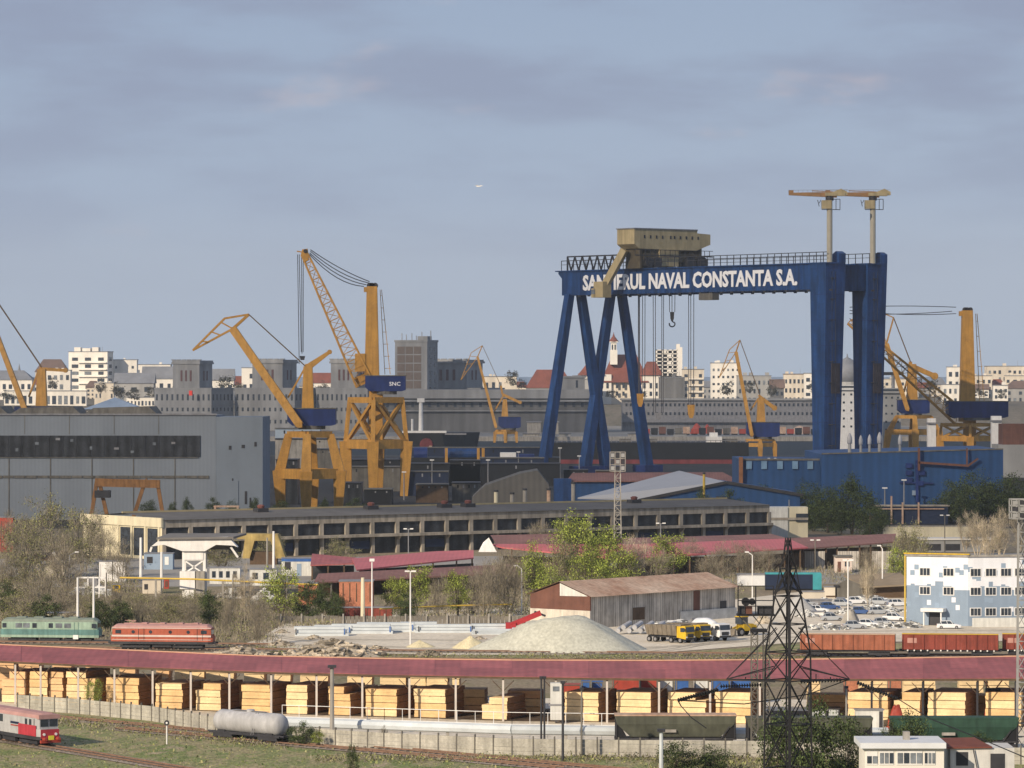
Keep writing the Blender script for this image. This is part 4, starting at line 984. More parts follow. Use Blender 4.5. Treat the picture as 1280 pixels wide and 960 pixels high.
for i, (x, y) in enumerate(((1136,582),(1136,591),(1150,604),(1136,600),(1152,591),(1144,616))):
    MB().box2(((x-1027-4)*k,-.9,zf(y+3)),((x-1027+4)*k,-.05,zf(y-3))).build('duct_box', M['blue2'] if i < 5 else M['office_b'], rt)
m = MB(); m.beam(((1146-1027)*k,-.5,zf(575)),((1146-1027)*k,-.5,zf(628)),.9); m.beam(((1124-1027)*k,-.6,zf(603)),((1166-1027)*k,-.6,zf(604)),.5); m.build('duct', M['blue2'], rt)
m = MB(); m.beam(((1148-1027)*k,-1.6,zf(560)),((1148-1027)*k,-1.6,zf(588)),.7); m.beam(((1148-1027)*k,-1.6,zf(578)),((1210-1027)*k,-1.6,zf(582)),.7); m.beam(((1208-1027)*k,-1.6,zf(583)),((1222-1027)*k,-1.6,zf(573)),.6); m.beam(((1208-1027)*k,-1.6,zf(560)),((1208-1027)*k,-1.6,zf(582)),.5); m.build('pipe', M['rustwall'] , rt)
MB().box2(((926-1027)*k-.2,6.,0),((930-1027)*k,7.9,zf(572))).build('corner_post', mat('rusty_post',(.25,.11,.05),.3), rt)
# silver roof vents, each a thing on the hall roof
for i, (x, yt_, w_) in enumerate(((1062,541,5),(1076,544,4),(1087,543,4),(1099.5,540,5),(1125,543,4))):
    zr = zf(566.5)-.2; root = empty('roof_vent', ((x-640)*(1300)/F,1300,zr), 0, '%s silver ball-topped vent from the left on the blue hall roof' % ORD[i], 'roof vent', 'silver vents on the blue hall roof')
    h_ = (566.5-yt_)*.26; r_ = w_*.26*.55
    MB().lathe((0,0,0), [(0,r_*.8),(h_*.45,r_*.75)], 10).build('stack', M['w3'], root); MB().lathe((0,0,h_*.45), [(0,r_*.8),(.3,r_*1.15),(h_*.3,r_*1.15),(h_*.45,r_*.7),(h_*.55,r_*.2)], 10).build('cowl', M['tank'], root, smooth=True)
# blue low shed with pale roof in the middle
t = T('pale_roofed_shed', 'blue-walled shed with a wide pale grey gable roof behind the warehouse', 'shed', 850, 1190, z=0); L = t.L
m = MB(); dz = lambda p: L(*p)
a = (860,599); 
m.slab([L(722,622,0),L(798,624,0),L(962,605.5,0),L(903,601.5,42)+Vector((0,0,2.4)),L(858,601,42)+Vector((0,0,2.6))][0:2]+[L(908,602.5,4),L(856,601.5,40)+Vector((0,0,2.2))], .4); m.build('roof', mat('pale_sheet_roof',(.38,.39,.41),.06,.1,.7), t.root)
MB().prism([(L(800,0).x,0),(L(1000,0).x,0),(L(1000,0).x,L(0,618).z),(L(908,0).x,L(0,604).z),(L(800,0).x,L(0,625).z)], 0.2, 40).build('wall', M['bluehall'], t.root)
m = MB(); m.beam(L(798,625.5,-.3),L(908,603,-.3),.5,.9); m.beam(L(908,603,-.3),L(1004,619,-.3),.5,.9); m.build('roof_edge', M['dark'], t.root)
t = T('long_blue_shed', 'long blue shed with a dull brown roof between gantry feet and warehouse', 'shed', 790, 1420, z=0); L = t.L
MB().box2(L(700,600),L(922,645,10)).build('wall', M['bluehall'], t.root)
MB().slab([L(708,601,-1),L(924,601,-1),L(905,593,9)+Vector((0,0,.6)),L(716,594,9)+Vector((0,0,.6))],.4).build('roof', M['brownroof'], t.root)
MB().box2(L(692,598,-2),L(714,640,-.1)).build('bay', M['blue'], t.root)
t = T('arched_shed', 'dusty dark shed with a faceted rounded roof left of the long blue shed', 'shed', 640, 1350, z=0); L = t.L
MB().prism([(L(590,0).x,0),(L(690,0).x,0),(L(686,0).x,L(0,606).z),(L(672,0).x,L(0,588).z),(L(650,0).x,L(0,592).z),(L(606,0).x,L(0,607).z),(L(590,0).x,L(0,622).z)], 0, 30).build('wall', mat('dusty_dark_cladding',(.12,.115,.105),.15,.1,.9,corr=(0,2,.1)), t.root)

# ---------------------------------------------------------------- dock clutter between the cranes and the warehouse
cl = [(424,700,580,606,1640,'hull','long black moored lighter stretching from the portal crane to the gantry','lighter'),
 (506,690,560,575,1900,'navy','long navy dock wall behind the ochre posts','dock wall'),
 (345,372,575,632,1400,'hall_dark','tall dark machine block at the left foot of the solid portal','machine block'),
 (430,506,584,600,1560,'concd','long dark deck of a pontoon below the cross-braced portal','pontoon'),
 (436,500,575,583,1600,'hull','dark walkway block behind the cross-braced portal legs','walkway'),
 (506,560,590,612,1500,'navy','dark navy workshop left of the ochre posts','workshop'),
 (562,600,576,600,1640,'hull','black shed framed by the ochre posts','shed'),
 (520,560,606,616,1420,'wood','low rust-brown scrap box before the navy workshop','scrap box'),
 (565,600,604,618,1430,'concd','grey-brown block left of the arched shed','block'),
 (455,490,612,624,1400,'hull','low black shed before the tall crane feet','shed'),
 (425,452,604,622,1410,'hall_dark','dark cabin right of the solid portal','cabin'),
 (600,680,573,590,1700,'navy','navy deckhouse row left of the first gantry leg','deckhouse'),
 (705,735,588,600,1650,'hull','dark block between the crossing gantry legs','block'),
 (745,775,589,600,1660,'rustwall','rust-brown block right of the crossing gantry legs','block'),
 (344,436,549,560,1900,'conc','long pale quay shed behind the solid portal','quay shed'),
 (344,400,536,549,2100,'paleblue','pale blue low boat hall behind the solid portal','boat hall'),
 (395,436,562,574,1800,'concd','grey barge deck behind the solid portal','barge deck')]
for i, (x0, x1, y0, y1, Y, m_, lb, ct) in enumerate(cl):
    t = T(ct.replace(' ','_'), lb, ct, (x0+x1)/2, Y, z=0); L = t.L
    b_ = MB().box2(L(x0,y0),L(x1,HY+F*H/Y,14)).build('body', M[m_], t.root)
    MB().box2(L(x0-.6,y0-.9,-.6),L(x1+.6,y0,14.5)).build('roof', M['concd'] if i % 2 else M['dark'], t.root)
    for q in range(1, 5): MB().box2(L(x0+(x1-x0)*q/5-.6,y0+2,-.12),L(x0+(x1-x0)*q/5+1.2,y0+(6 if y1-y0 > 12 else 4),-.01)).build('opening', M['black'] if q % 2 else M['grey'], t.root)
for i, (x, y0, y1, Y) in enumerate(((700,560,600,1700),(648,565,598,1700),(724,570,598,1680),(505,590,625,1450),(540,575,612,1500),(610,575,612,1500),(395,590,632,1400),(1130,600,642,1280),(1106,610,642,1270))):
    t = T('yard_lamp', ['thin grey mast right of the first gantry foot','thin mast left of the gantry','thin mast between the gantry feet','thin mast before the navy workshop','short mast above the navy workshop','short mast left of the first gantry leg','thin dark mast inside the solid portal','thin mast before the blue hall duct boxes','thin mast left of the duct boxes'][i], 'mast', x, Y, z=0)
    MB().tube((0,0,0), t.L(x,y0), .3, .2, n=6).build('post', M['grey'], t.root); MB().box(t.L(x,y0),(1.6,.8,.4)).build('lamp_head', M['white'], t.root)

for i in range(22):
    x = 808+i*10.; Y = 3050; k = Y/F; mt = ('cred','hull','rustwall','hull','concd','rust')[i*7%6]
    root = empty('quay_wagon', ((x-640)*k,Y,.04), 0, '%s wagon from the left in the row below the pale terminal' % ORD[i], 'wagon', 'wagons standing below the pale terminal')
    MB().box((0,0,2.8+ (i%3)*.4),(5.2,3,3.6+(i%3)*.8)).build('body', M[mt], root); MB().box((0,-.1,.55),(4.6,2,.9)).build('running_gear', M['black'], root)
for i, (x, w_) in enumerate(((455,14),(540,20),(664,26),(706,18),(742,26),(792,18),(850,20))):
    Y = 2790; k = Y/F; root = empty('quay_hut', ((x-640)*k,Y,.04), 0, '%s pale low hut from the left on the quay edge across the basin' % ORD[i], 'hut', 'low huts along the far quay edge')
    MB().box((0,0,2.2),(w_*k*.8,5,4.4)).build('wall', M[('w3','concd','conc')[i%3]], root); MB().box((0,0,4.6),(w_*k*.83,5.6,.4)).build('roof', M['dark'], root); MB().box((0,-2.55,1.8),(w_*k*.3,.1,2.4)).build('door', M['black'], root)
# ================================================================ yards, roads, tracks
def gpoly(name, pix, m, z): return gsheet(name, pix, m, z)
gpoly('asphalt_road', [(-200,700),(1500,690),(1500,728),(-200,735)], GM_asph, .02)
gpoly('gravel_yard', [(300,806),(322,800),(338,790),(352,781),(372,775),(398,770),(450,766),(640,760),(900,752),(1000,740),(1500,742),(1500,800),(1000,803),(800,818),(560,819),(420,816)], GM_yard, .05)
gpoly('grass_strip', [(560,819.5),(800,818.5),(1000,806),(1500,801),(1500,812),(1000,815),(700,824),(420,822)], GM_grass, .06)
gpoly('lumber_yard', [(-300,868),(1600,878),(1600,930),(900,942),(360,925),(-300,888)], GM_yard, .05)
sheet('shed_floor_shade', [(p_[0],p_[1]) for p_ in [W(-60,0,556)[:2],W(300,0,534)[:2],W(640,0,521)[:2],W(1400,0,511)[:2],W(1400,0,532)[:2],W(640,0,541)[:2],W(300,0,553)[:2],W(-60,0,575)[:2]]], mat('shed_shade_earth',(.10,.07,.045),.4,.6,.95,fine=.3), .075)  # dark sheet under the roof: the shed's inner shade painted onto the ground
gpoly('embankment_grass', [(-300,886),(20,887),(190,900),(360,930),(640,945),(1500,958),(1500,1300),(-600,1300)], GM_grass, .07)
def track(label, p0, p1, sleepers=True, w=4.2, n=0):
    a, b = G(*p0), G(*p1); d = (b-a).normalized(); s_ = Vector((-d.y,d.x,0))
    sheet('track_ballast', [(a+s_*w/2)[:2], (b+s_*w/2)[:2], (b-s_*w/2)[:2], (a-s_*w/2)[:2]], GM_ball, .09+n*.012)
    root = empty('railway_track', a, math.atan2(d.y,d.x), label, 'railway track'); Ln = (b-a).length
    for q in (-.72,.72): MB().box2((0,q-.05,.22),(Ln,q+.05,.38)).build('rail', mat('rusty_rail',(.20,.12,.08),.3,1,.6), root)
    o = MB(); k_ = 0
    for i in range(int(Ln/1.2)): o.box((i*1.2+.3,0,.17),(.28,2.5,.16))
    o = o.build('sleepers', mat('track_sleeper',(.17,.14,.115),.3,1,.9), root); o['kind'] = 'stuff'
track('railway track under the green locomotive', (-150,802.5), (350,807), n=0)
track('railway track under the orange locomotive and the red wagons', (-150,809), (1500,823.5), n=1)
track('nearer rusty siding between the yard grass and the long red roof', (300,823.5), (1500,833), n=2)
track('track running past the tank wagon towards lower right', (60,897), (1000,985), n=3)
track('track under the tank wagon beside the concrete fence', (150,912), (700,962), n=4)
track('track on which the red and silver locomotive stands', (-90,910), (420,995), n=5)

# ================================================================ rolling stock
WHL = MB().lathe((0,0,0), [(-.07,.42),(-.03,.5),(.05,.46),(.07,.2)], 14, 'y').mesh('wheel', M['tyre'])
def bogie(root, x, axles=2, gap=1.8, name='bogie'):
    b = MB().box((x,-.98,.62),(gap*(axles-1)+1.6,.14,.42)).box((x,.98,.62),(gap*(axles-1)+1.6,.14,.42)).box((x,0,.72),(1,1.9,.3)).build(name, M['dark'], root)
    for i in range(axles):
        for sy in (-.78,.78):
            o = inst('wheel', WHL, b, (x+(i-(axles-1)/2)*gap, sy, .5))
def loft(secs, close=True):
    """secs: list of (x, [(y,z)...]) rings"""
    m = MB(); n_ = len(secs[0][1]); vs = []
    for x, ring in secs: vs += [(x,y,z) for y,z in ring]
    fs = []
    for j in range(len(secs)-1):
        for i in range(n_): fs.append((j*n_+i, j*n_+(i+1)%n_, (j+1)*n_+(i+1)%n_, (j+1)*n_+i))
    fs += [tuple(range(n_))[::-1], tuple(range((len(secs)-1)*n_, len(secs)*n_))]
    return m.add(vs, fs)
def ringb(hw, z0, z1): return [(-hw,z0),(hw,z0),(hw,z1),(-hw,z1)]
def loco(label, loc, rz, Ls, cols, style, group=None):
    """body along local x, -y side faces the camera"""
    root = empty('locomotive', loc, rz, label, 'locomotive', group); hl = Ls/2
    clow, cmid, cup, croof = cols; zs = style
    def band(name, z0, z1, m, nose0, nose1, hw=1.5):
        return loft([(-hl+nose0,ringb(hw*.82,z0,z1)),(-hl+nose0+.7,ringb(hw,z0,z1)),(hl-nose0-.7,ringb(hw,z0,z1)),(hl-nose0,ringb(hw*.82,z0,z1))]).build(name, M[m], root)
    band('underframe', 1.0, 1.42, 'dark' if clow is None else clow, 0, 0)
    band('lower_body', 1.43, 2.35, cmid, 0, 0); ub = band('upper_body', 2.36, 3.62, cup, .25, .25)
    rr_ = lambda hw, z: [(-hw,3.63),(hw,3.63),(hw*.9,z-.22),(hw*.5,z),(-hw*.5,z),(-hw*.9,z-.22)]
    loft([(-hl+.2,rr_(1.2,3.8)),(-hl+.9,rr_(1.5,4.25)),(hl-.9,rr_(1.5,4.25)),(hl-.2,rr_(1.2,3.8))]).build('roof', M[croof], root)
    return root, hl, ub
def win(root, x, z, w_, h_, y=-1.5, m='glass', t_=.06, name='window'):
    return MB().box((x,y-.0,z),(w_,t_,h_)).build(name, M[m], root)
# pale green diesel
gl_ = G(64,803.5); a_ = math.atan2(G(350,807).y-G(-150,802.5).y, G(350,807).x-G(-150,802.5).x)
r, hl, ub = loco('pale green and teal diesel locomotive standing behind the long red roof', gl_, a_, 17., ('lgreen','lteal','lgreen','lroof'), 0)
for x in (-5.2,-3.9,-.1+1.8,3.2): win(r, x, 3.0, 1.15, .78, m='glassl', name='side_grille')
for x in (-2.5,.3): win(r, x, 3.0, .75, .8)
for x in (4.4,5.1): MB().box((x,-1.52,2.55),(.06,.06,2.0)).build('door_edge', M['lteal'], r)
win(r,7.7,3.0,.7,.75); win(r,-7.7,3.0,.7,.75)
for s_ in (-1,1): MB().box((s_*8.15,0,3.05),(.25,2.1,.75)).build('windscreen', M['glass'], r); MB().tube((s_*8.4,-.9,1.2),(s_*9,-.9,1.2),.16).tube((s_*8.4,.9,1.2),(s_*9,.9,1.2),.16).build('buffers', M['dark'], r)
bogie(r,-4.8,3,1.6); bogie(r,4.8,3,1.6); MB().box((0,0,.75),(3.4,2.2,.55)).build('fuel_tank', M['dark'], r)
m = MB(); 
for x in (-5,-2,1.2,4): m.box((x,0,4.32),(1.6,1.4,.22))
m.build('roof_hatches', M['lroof'], r)
MB().box((4.6,-1.56,1.1),(.9,.08,.7)).build('white_plate', M['white'], r)
# orange electric
ol = G(204,812.2); a2 = math.atan2(G(1500,823.5).y-G(-150,809).y, G(1500,823.5).x-G(-150,809).x)
r, hl, ub = loco('orange-red electric locomotive with white stripes and round side windows', ol, a2, 17., ('dark','lred','lred','lpink'), 1)
for z, h_ in ((2.36,.30),(1.75,.09),(3.62,.10)): MB().box((0,-1.53,z),(16.6,.06,h_)).build('white_stripe', mat('dirty_white_stripe',(.62,.52,.47),.15), r)
for x in (-4.7,-1.8,1.5,4.5): MB().lathe((x,-1.5,3.02), [(-.06,.28),(.02,.28)], 12, 'y').build('porthole', M['glass'], r)
for x in (-7.2,7.1): win(r,x,3.02,.95,.6)
for x in (-3.8,-2.9,6.0,6.9): MB().box((x,-1.55,2.6),(.05,.05,1.9)).build('door_edge', M['dark'], r)
for s_ in (-1,1): MB().box((s_*8.15,0,3.0),(.25,2.1,.7)).build('windscreen', M['glass'], r); MB().tube((s_*8.4,-.9,1.2),(s_*9,-.9,1.2),.16).tube((s_*8.4,.9,1.2),(s_*9,.9,1.2),.16).build('buffers', M['dark'], r)
bogie(r,-4.5,3,1.7); bogie(r,4.3,3,1.7); MB().box((0,0,.8),(3.2,2.2,.6)).build('underfloor_box', M['dark'], r)
m = MB(); m.box((0,0,4.33),(13,.5,.14)); m.beam((-6,0,4.3),(-4.5,0,4.75),.08); m.beam((-4.5,0,4.75),(-6.4,0,4.8),.08)
for x in (-3,0,3,5.5): m.box((x,0,4.38),(.9,1.3,.22))
m.build('roof_gear', M['lpink'], r)
# crimson and silver locomotive lower left
ta, tb = G(-90,910), G(420,995); a3 = math.atan2(tb.y-ta.y, tb.x-ta.x)
q = (tb-ta); nose = ta+q*((W(62,0,GY(936)).x-ta.x)/q.x); cl = nose-q.normalized()*8.6
r, hl, ub = loco('silver and crimson diesel locomotive with two windscreens at the lower left', cl, a3, 17., ('dark','lsilver','lsilver','lpink'), 2)
MB().add(*[(lambda m_: (m_.v, m_.f))(MB().box2((3.2,-1.56,1.44),(7.85,-1.51,2.75)))][0]).build('crimson_panel', M['lcrim'], r)
MB().box2((8.0,-1.23,1.2),(8.56,1.23,2.30)).build('crimson_front', M['lcrim'], r)
MB().box2((7.75,-1.42,3.55),(8.42,1.42,4.05)).build('brow', M['lpink'], r)
for s_ in (-1,1):
    MB().box((8.26,s_*.62,3.05),(.12,1.02,.82)).build('windscreen', M['glass'], r)
    MB().lathe((8.58,s_*.8,1.7), [(-.05,.17),(.05,.17)], 10, 'x').build('headlight', M['white'], r)
MB().box((8.62,.15,1.15),(.1,.7,.75)).build('yellow_plate', mat('signal_yellow',(.62,.62,.05),.1), r)
MB().box((8.7,0,.85),(.3,2.7,.35)).build('buffer_beam', M['cred'], r); MB().tube((8.6,-.9,1.15),(9.3,-.9,1.15),.2).tube((8.6,.9,1.15),(9.3,.9,1.15),.2).build('buffers', M['cred'], r)
for x in (5.2,6.3): win(r,x,3.05,.62,.8)
win(r,-1.5,3.1,1,.9); MB().box((2.2,-1.53,2.75),(2.2,.05,.26)).build('dark_band', M['navy'], r); MB().box((2.4,-1.53,2.42),(2.4,.05,.14)).build('red_band', M['cred'], r)
MB().box((7.35,-1.53,2.9),(.07,.05,1.3)).build('door_edge', M['dark'], r)
bogie(r,4.9,3,1.6); bogie(r,-4.9,3,1.6); MB().box((0,0,.75),(3.4,2.4,.6)).build('fuel_tank', M['dark'], r)

def gondola(label, x0, x1, col, yel=False, ylab=0, group=None):
    pa, pb = G(x0,820.5), G(x1,822); Ln = (pb-pa).length; root = empty('open_wagon', pa.lerp(pb,.5), a2, label, 'wagon', group); h_ = Ln/2
    m = MB(); m.box2((-h_,-1.45,1.25),(h_,-1.35,3.7)); m.box2((-h_,1.35,1.25),(h_,1.45,3.7)); m.box2((-h_,-1.34,1.25),(-h_+.1,1.34,3.7)); m.box2((h_-.1,-1.34,1.25),(h_,1.34,3.7)); m.box2((-h_+.1,-1.34,1.25),(h_-.1,1.34,1.4))
    m.build('wagon_body', M[col], root)
    m = MB()
    n_ = 9
    for i in range(n_+1): m.box((-h_+.12+(Ln-.24)*i/n_,-1.52,2.45),(.13,.13,2.4)); 
    m.build('ribs', M[col], root)
    MB().box2((-h_-.02,-1.56,3.7),(h_+.02,-1.3,3.84)).build('top_rail', mat('wagon_yellow_rail',(.58,.40,.07),.15) if yel else mat('dusty_rail',(.50,.36,.26),.15), root)
    MB().box2((-h_,-1.2,.95),(h_,1.2,1.2)).build('underframe', M['dark'], root)
    bogie(root,-h_+2.6); bogie(root,h_-2.6)
    if yel:
        for i in range(14): MB().box((-h_+.9+i*(Ln-1.6)/13,-1.5,1.12),(.22,.1,.22)).build('lashing_ring', M['white'], root)
    MB().tube((-h_-.5,-.9,1.1),(h_+.5,-.9,1.1),.13).tube((-h_-.5,.9,1.1),(h_+.5,.9,1.1),.13).build('buffers', M['dark'], root)
    MB().box((-h_+1.6,-1.47,2.7),(1.5,.05,.8)).build('stencil_panel', mat('faded_stencil',(.45,.24,.2),.2), root)
gondola('faded orange open freight wagon right of the lattice pylon', 1001, 1119, 'wagon')
gondola('dark red open freight wagon with a yellow top rail', 1128, 1248, 'wagon2', True)
gondola('red open freight wagon cut off by the right edge', 1253, 1375, 'wagon2', True)
# tank wagon
pa = G(312,921.5); ta, tb = G(150,912), G(700,962); a4 = math.atan2((tb-ta).y,(tb-ta).x)
fx = (W(312,0,1).x); tt = (tb-ta); 
best = min([ta+tt*(i/400) for i in range(401)], key=lambda p: abs(pxs(p)[0]-313)) ; Lt = 11.8
root = empty('tank_wagon', best, a4, 'dusty grey cylindrical tank wagon in front of the concrete fence', 'wagon'); 
MB().lathe((0,0,2.35), [(-Lt/2,.25),(-Lt/2+.12,.8),(-Lt/2+.4,1.2),(-Lt/2+.8,1.38),(Lt/2-.8,1.38),(Lt/2-.4,1.2),(Lt/2-.12,.8),(Lt/2,.25)], 20, 'x').build('tank', M['tank'], root, smooth=True)
MB().box2((-Lt/2-.3,-1.1,.82),(Lt/2+.3,1.1,1.02)).build('underframe', M['dark'], root)
for s_ in (-1,1): MB().box((s_*Lt*.36,0,1.12),(1.2,2.0,.4)).build('saddle', M['dark'], root); bogie(root, s_*Lt*.34)
MB().lathe((0,0,3.65), [(0,.5),(.3,.5),(.35,.3)], 12).build('dome', M['tank'], root)
m = MB(); m.box2((-3,-.35,3.76),(3,.35,3.8)); m.beam((1.6,-1.5,1.0),(1.6,-.6,3.7),.06); m.beam((2.0,-1.5,1.0),(2.0,-.6,3.7),.06); m.build('catwalk', M['grey'], root)
MB().tube((-Lt/2-.9,-.8,1),(Lt/2+.9,-.8,1),.14).tube((-Lt/2-.9,.8,1),(Lt/2+.9,.8,1),.14).build('buffers', M['dark'], root)
# hopper wagons behind the fence (Y ~ 485)
def hopper(label, x0, x1, yb, col, cover=False, top=.26):
    Y = GY(yb); k = Y/F; Ln = (x1-x0)*k; c = W((x0+x1)/2,yb,Y); root = empty('hopper_wagon', (c.x,Y,0), 0, label, 'wagon'); h_ = Ln/2
    z1, z2 = 3.9, 1.35
    rg = lambda z, hx, hy: [(-hx,-hy,z),(hx,-hy,z),(hx,hy,z),(-hx,hy,z)]
    m = MB(); m.hexa(rg(z2,h_*.74,1.0)+rg(z1-1.0,h_*.96,1.5)); m.hexa(rg(z1-.99,h_*.96,1.5)+rg(z1,h_,1.5)); m.build('hopper_body', M[col], root)
    MB().box2((-h_,-1.56,z1),(h_,1.56,z1+.16)).build('top_rim', M['rust'] if not cover else M[col], root)
    m = MB(); m.box2((-h_,-1.3,1.0),(h_,1.3,1.25)); m.beam((h_*.75,-1.35,1.2),(h_*.97,-1.35,z1-.4),.14); m.beam((h_*.97,-1.35,1.2),(h_*.97,-1.35,z1-.4),.14); m.beam((-h_*.97,-1.35,1.2),(-h_*.97,-1.35,z1-.4),.14); m.build('underframe', M['dark'], root)
    for s_ in (-1,1): MB().prism([(s_*h_*.99,1.3),(s_*h_*.80,1.3),(s_*h_*.97,z1-.3),(s_*h_*.99,z1-.3)] if s_ > 0 else [(-h_*.80,1.3),(-h_*.99,1.3),(-h_*.99,z1-.3),(-h_*.97,z1-.3)],-1.25,1.25).build('end_platform', M['black'], root)
    bogie(root,-h_+2); bogie(root,h_-2)
    MB().box((-h_*.1,-1.45,2.1),(1.6,.2,.35)).build('plate', M['conc'], root)
    return root
hopper('olive green hopper wagon with a brown rim behind the concrete fence', 768, 920, 934, 'wagong')
hopper('dark hopper wagon behind the lattice pylon', 932, 1090, 938, 'wagong', True)
hopper('dark green wagon behind the white house at the right', 1112, 1272, 938, 'wagong2', True)

# ================================================================ concrete fence
fp = [(22,887),(100,893),(190,902),(270,917),(360,929),(480,937),(640,944.5),(800,946.5),(960,947.5),(1110,952),(1300,957)]
fence = empty('concrete_fence', G(*fp[0]), 0, 'long weathered concrete panel fence with posts running across the foreground', 'fence'); f0 = G(*fp[0])
pn = 0
for (a, b) in zip(fp, fp[1:]):
    A_, B_ = G(*a)-f0, G(*b)-f0; Ln = (B_-A_).length; n_ = max(1, round(Ln/2.35)); ang = math.atan2((B_-A_).y,(B_-A_).x)
    for i in range(n_):
        p, q_ = A_.lerp(B_, i/n_), A_.lerp(B_, (i+1)/n_); c = (p+q_)/2; l2 = (q_-p).length
        hh = 2.05+R.uniform(-.05,.05)
        if pn < 92:
            m = MB()
            for r_ in range(4): m.box((c.x,c.y,.28+r_*.5),(l2-.12,.07,.47),ang)
            m.build('panel', M['fence'], fence)
            MB().box((p.x,p.y,1.15),(.16,.18,2.35),ang).build('post', M['concd'], fence)
        pn += 1
# pale pipeline with railing behind the fence
def pipe(name, label, cat, pix, z, r_, m, posts=None, Y=None, pm='conc', rail=0, fy=None):
    pts = [W(px_, 0, Y_) for px_, Y_ in pix]; o0 = Vector((pts[0].x,pts[0].y,0)); root = empty(name, o0, 0, label, cat)
    zz = z if isinstance(z, (list,tuple)) else [z]*len(pts)
    P = [Vector((p.x,p.y,z_))-o0 for p, z_ in zip(pts, zz)]
    MB().path(P, r_, 8).build('pipe', M[m], root)
    if posts:
        for a, b in zip(P, P[1:]):
            n_ = max(1, int((b-a).length/posts))
            for i in range(n_): p = a.lerp(b, (i+.5)/n_); MB().box((p.x,p.y,(p.z-r_)/2),(.4,.4,p.z-r_)).build('support', M[pm], root)
    if rail:
        m2 = MB()
        for a, b in zip(P, P[1:]):
            n_ = max(1, int((b-a).length/2.2)); 
            for i in range(n_+1): p = a.lerp(b, i/n_)+Vector((0,1.3,0)); m2.beam((p.x,p.y,0),(p.x,p.y,rail),.07)
            for zq in (rail, rail*.6): m2.beam((a.x,a.y+1.3,zq),(b.x,b.y+1.3,zq),.07)
        m2.build('railing', M['white'], root)
    return root
pipe('pipeline', 'fat pale grey-blue pipe with a white railing along the lumber yard fence', 'pipeline', [(352,502),(480,497),(640,491),(775,489)], 1.6, .62, 'steelbeam', posts=9, rail=3.6)
pipe('low_pipeline', 'short pale pipe run right of the olive hopper wagon', 'pipeline', [(918,487),(1110,487)], 1.5, .7, 'steelbeam', posts=8)

# ================================================================ long red lumber shed
ev = [(-60,824,552),(0,825.5,549),(160,833,541),(320,839,531),(480,843,525.5),(640,845.5,520),(800,847.5,517),(960,848,514),(1120,848,512),(1290,847.5,511),(1420,847,510)]
rdg = [(-60,804,568),(0,806,565),(160,813,557),(320,820,547),(480,823.5,541.5),(640,825.5,536),(800,826,533),(960,825,530),(1120,823,528),(1290,820.5,527),(1420,819,526)]
shed = empty('lumber_shed', (0,520,0), 0, 'very long open shed with a crimson sheet roof over stacks of sawn lumber', 'shed'); so_ = Vector((0,520,0))
EV = [W(*p)-so_ for p in ev]; RD = [W(*p)-so_ for p in rdg]
m = MB()
for a, b, c, d in zip(EV, EV[1:], RD, RD[1:]):
    ns = max(1, int((b-a).length/3.1))
    for i in range(ns):
        p0, p1, q0, q1 = a.lerp(b,i/ns), a.lerp(b,(i+1)/ns), c.lerp(d,i/ns), c.lerp(d,(i+1)/ns); dz = Vector((0,0,-.12)); j = Vector((0,0,R.uniform(-.03,.03)))
        e1_, e2_ = p0.lerp(q0,.5), p1.lerp(q1,.5)
        for (w0, w1, w2_, w3) in ((p0,p1,e2_,e1_),(e1_,e2_,q1,q0)):
            m.add([w0+j,w1+j,w2_+j,w3+j,w0+dz,w1+dz,w2_+dz,w3+dz],[(0,1,2,3),(7,6,5,4),(0,4,5,1),(2,6,7,3),(1,5,6,2),(3,7,4,0)])
m.build('roof', M['crimson'], shed)
m = MB()
for a, b in zip(EV, EV[1:]): m.beam(a+Vector((0,-.03,-.2)), b+Vector((0,-.03,-.2)), .08, .28)
m.build('gutter', M['wood'], shed)
m = MB()
for a, b in zip(RD, RD[1:]): m.beam(a+Vector((0,.1,.06)), b+Vector((0,.1,.06)), .5, .12)
m.build('ridge_cap', mat('pale_ridge_cap',(.55,.33,.22),.1), shed)
def on(P, src, px):
    for i in range(len(src)-1):
        if src[i][0] <= px <= src[i+1][0]: return P[i].lerp(P[i+1], (px-src[i][0])/(src[i+1][0]-src[i][0]))
    return P[-1]
posts = [19,51,98,143,191,239,287,339,396,453,512,570,629,695,759,824,888,950,1012,1090,1154,1222,1270]
for i, px in enumerate(posts):
    e = on(EV, ev, px); f = on(RD, rdg, px); e = e+Vector((0,.35,-.5)); f = f+Vector((0,-.3,-.5))
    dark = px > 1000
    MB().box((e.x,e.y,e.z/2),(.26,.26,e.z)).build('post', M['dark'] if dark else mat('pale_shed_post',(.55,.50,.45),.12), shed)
    MB().box((f.x,f.y,f.z/2),(.26,.26,f.z)).build('post', M['wood'], shed)
    m = MB(); m.beam(e, f, .16, .4)
    for s_ in (-1,1): m.beam(e+Vector((0,.1,-1.5)), e+Vector((s_*1.4,.1,-.1)), .1)
    m.build('truss', M['wood'], shed)
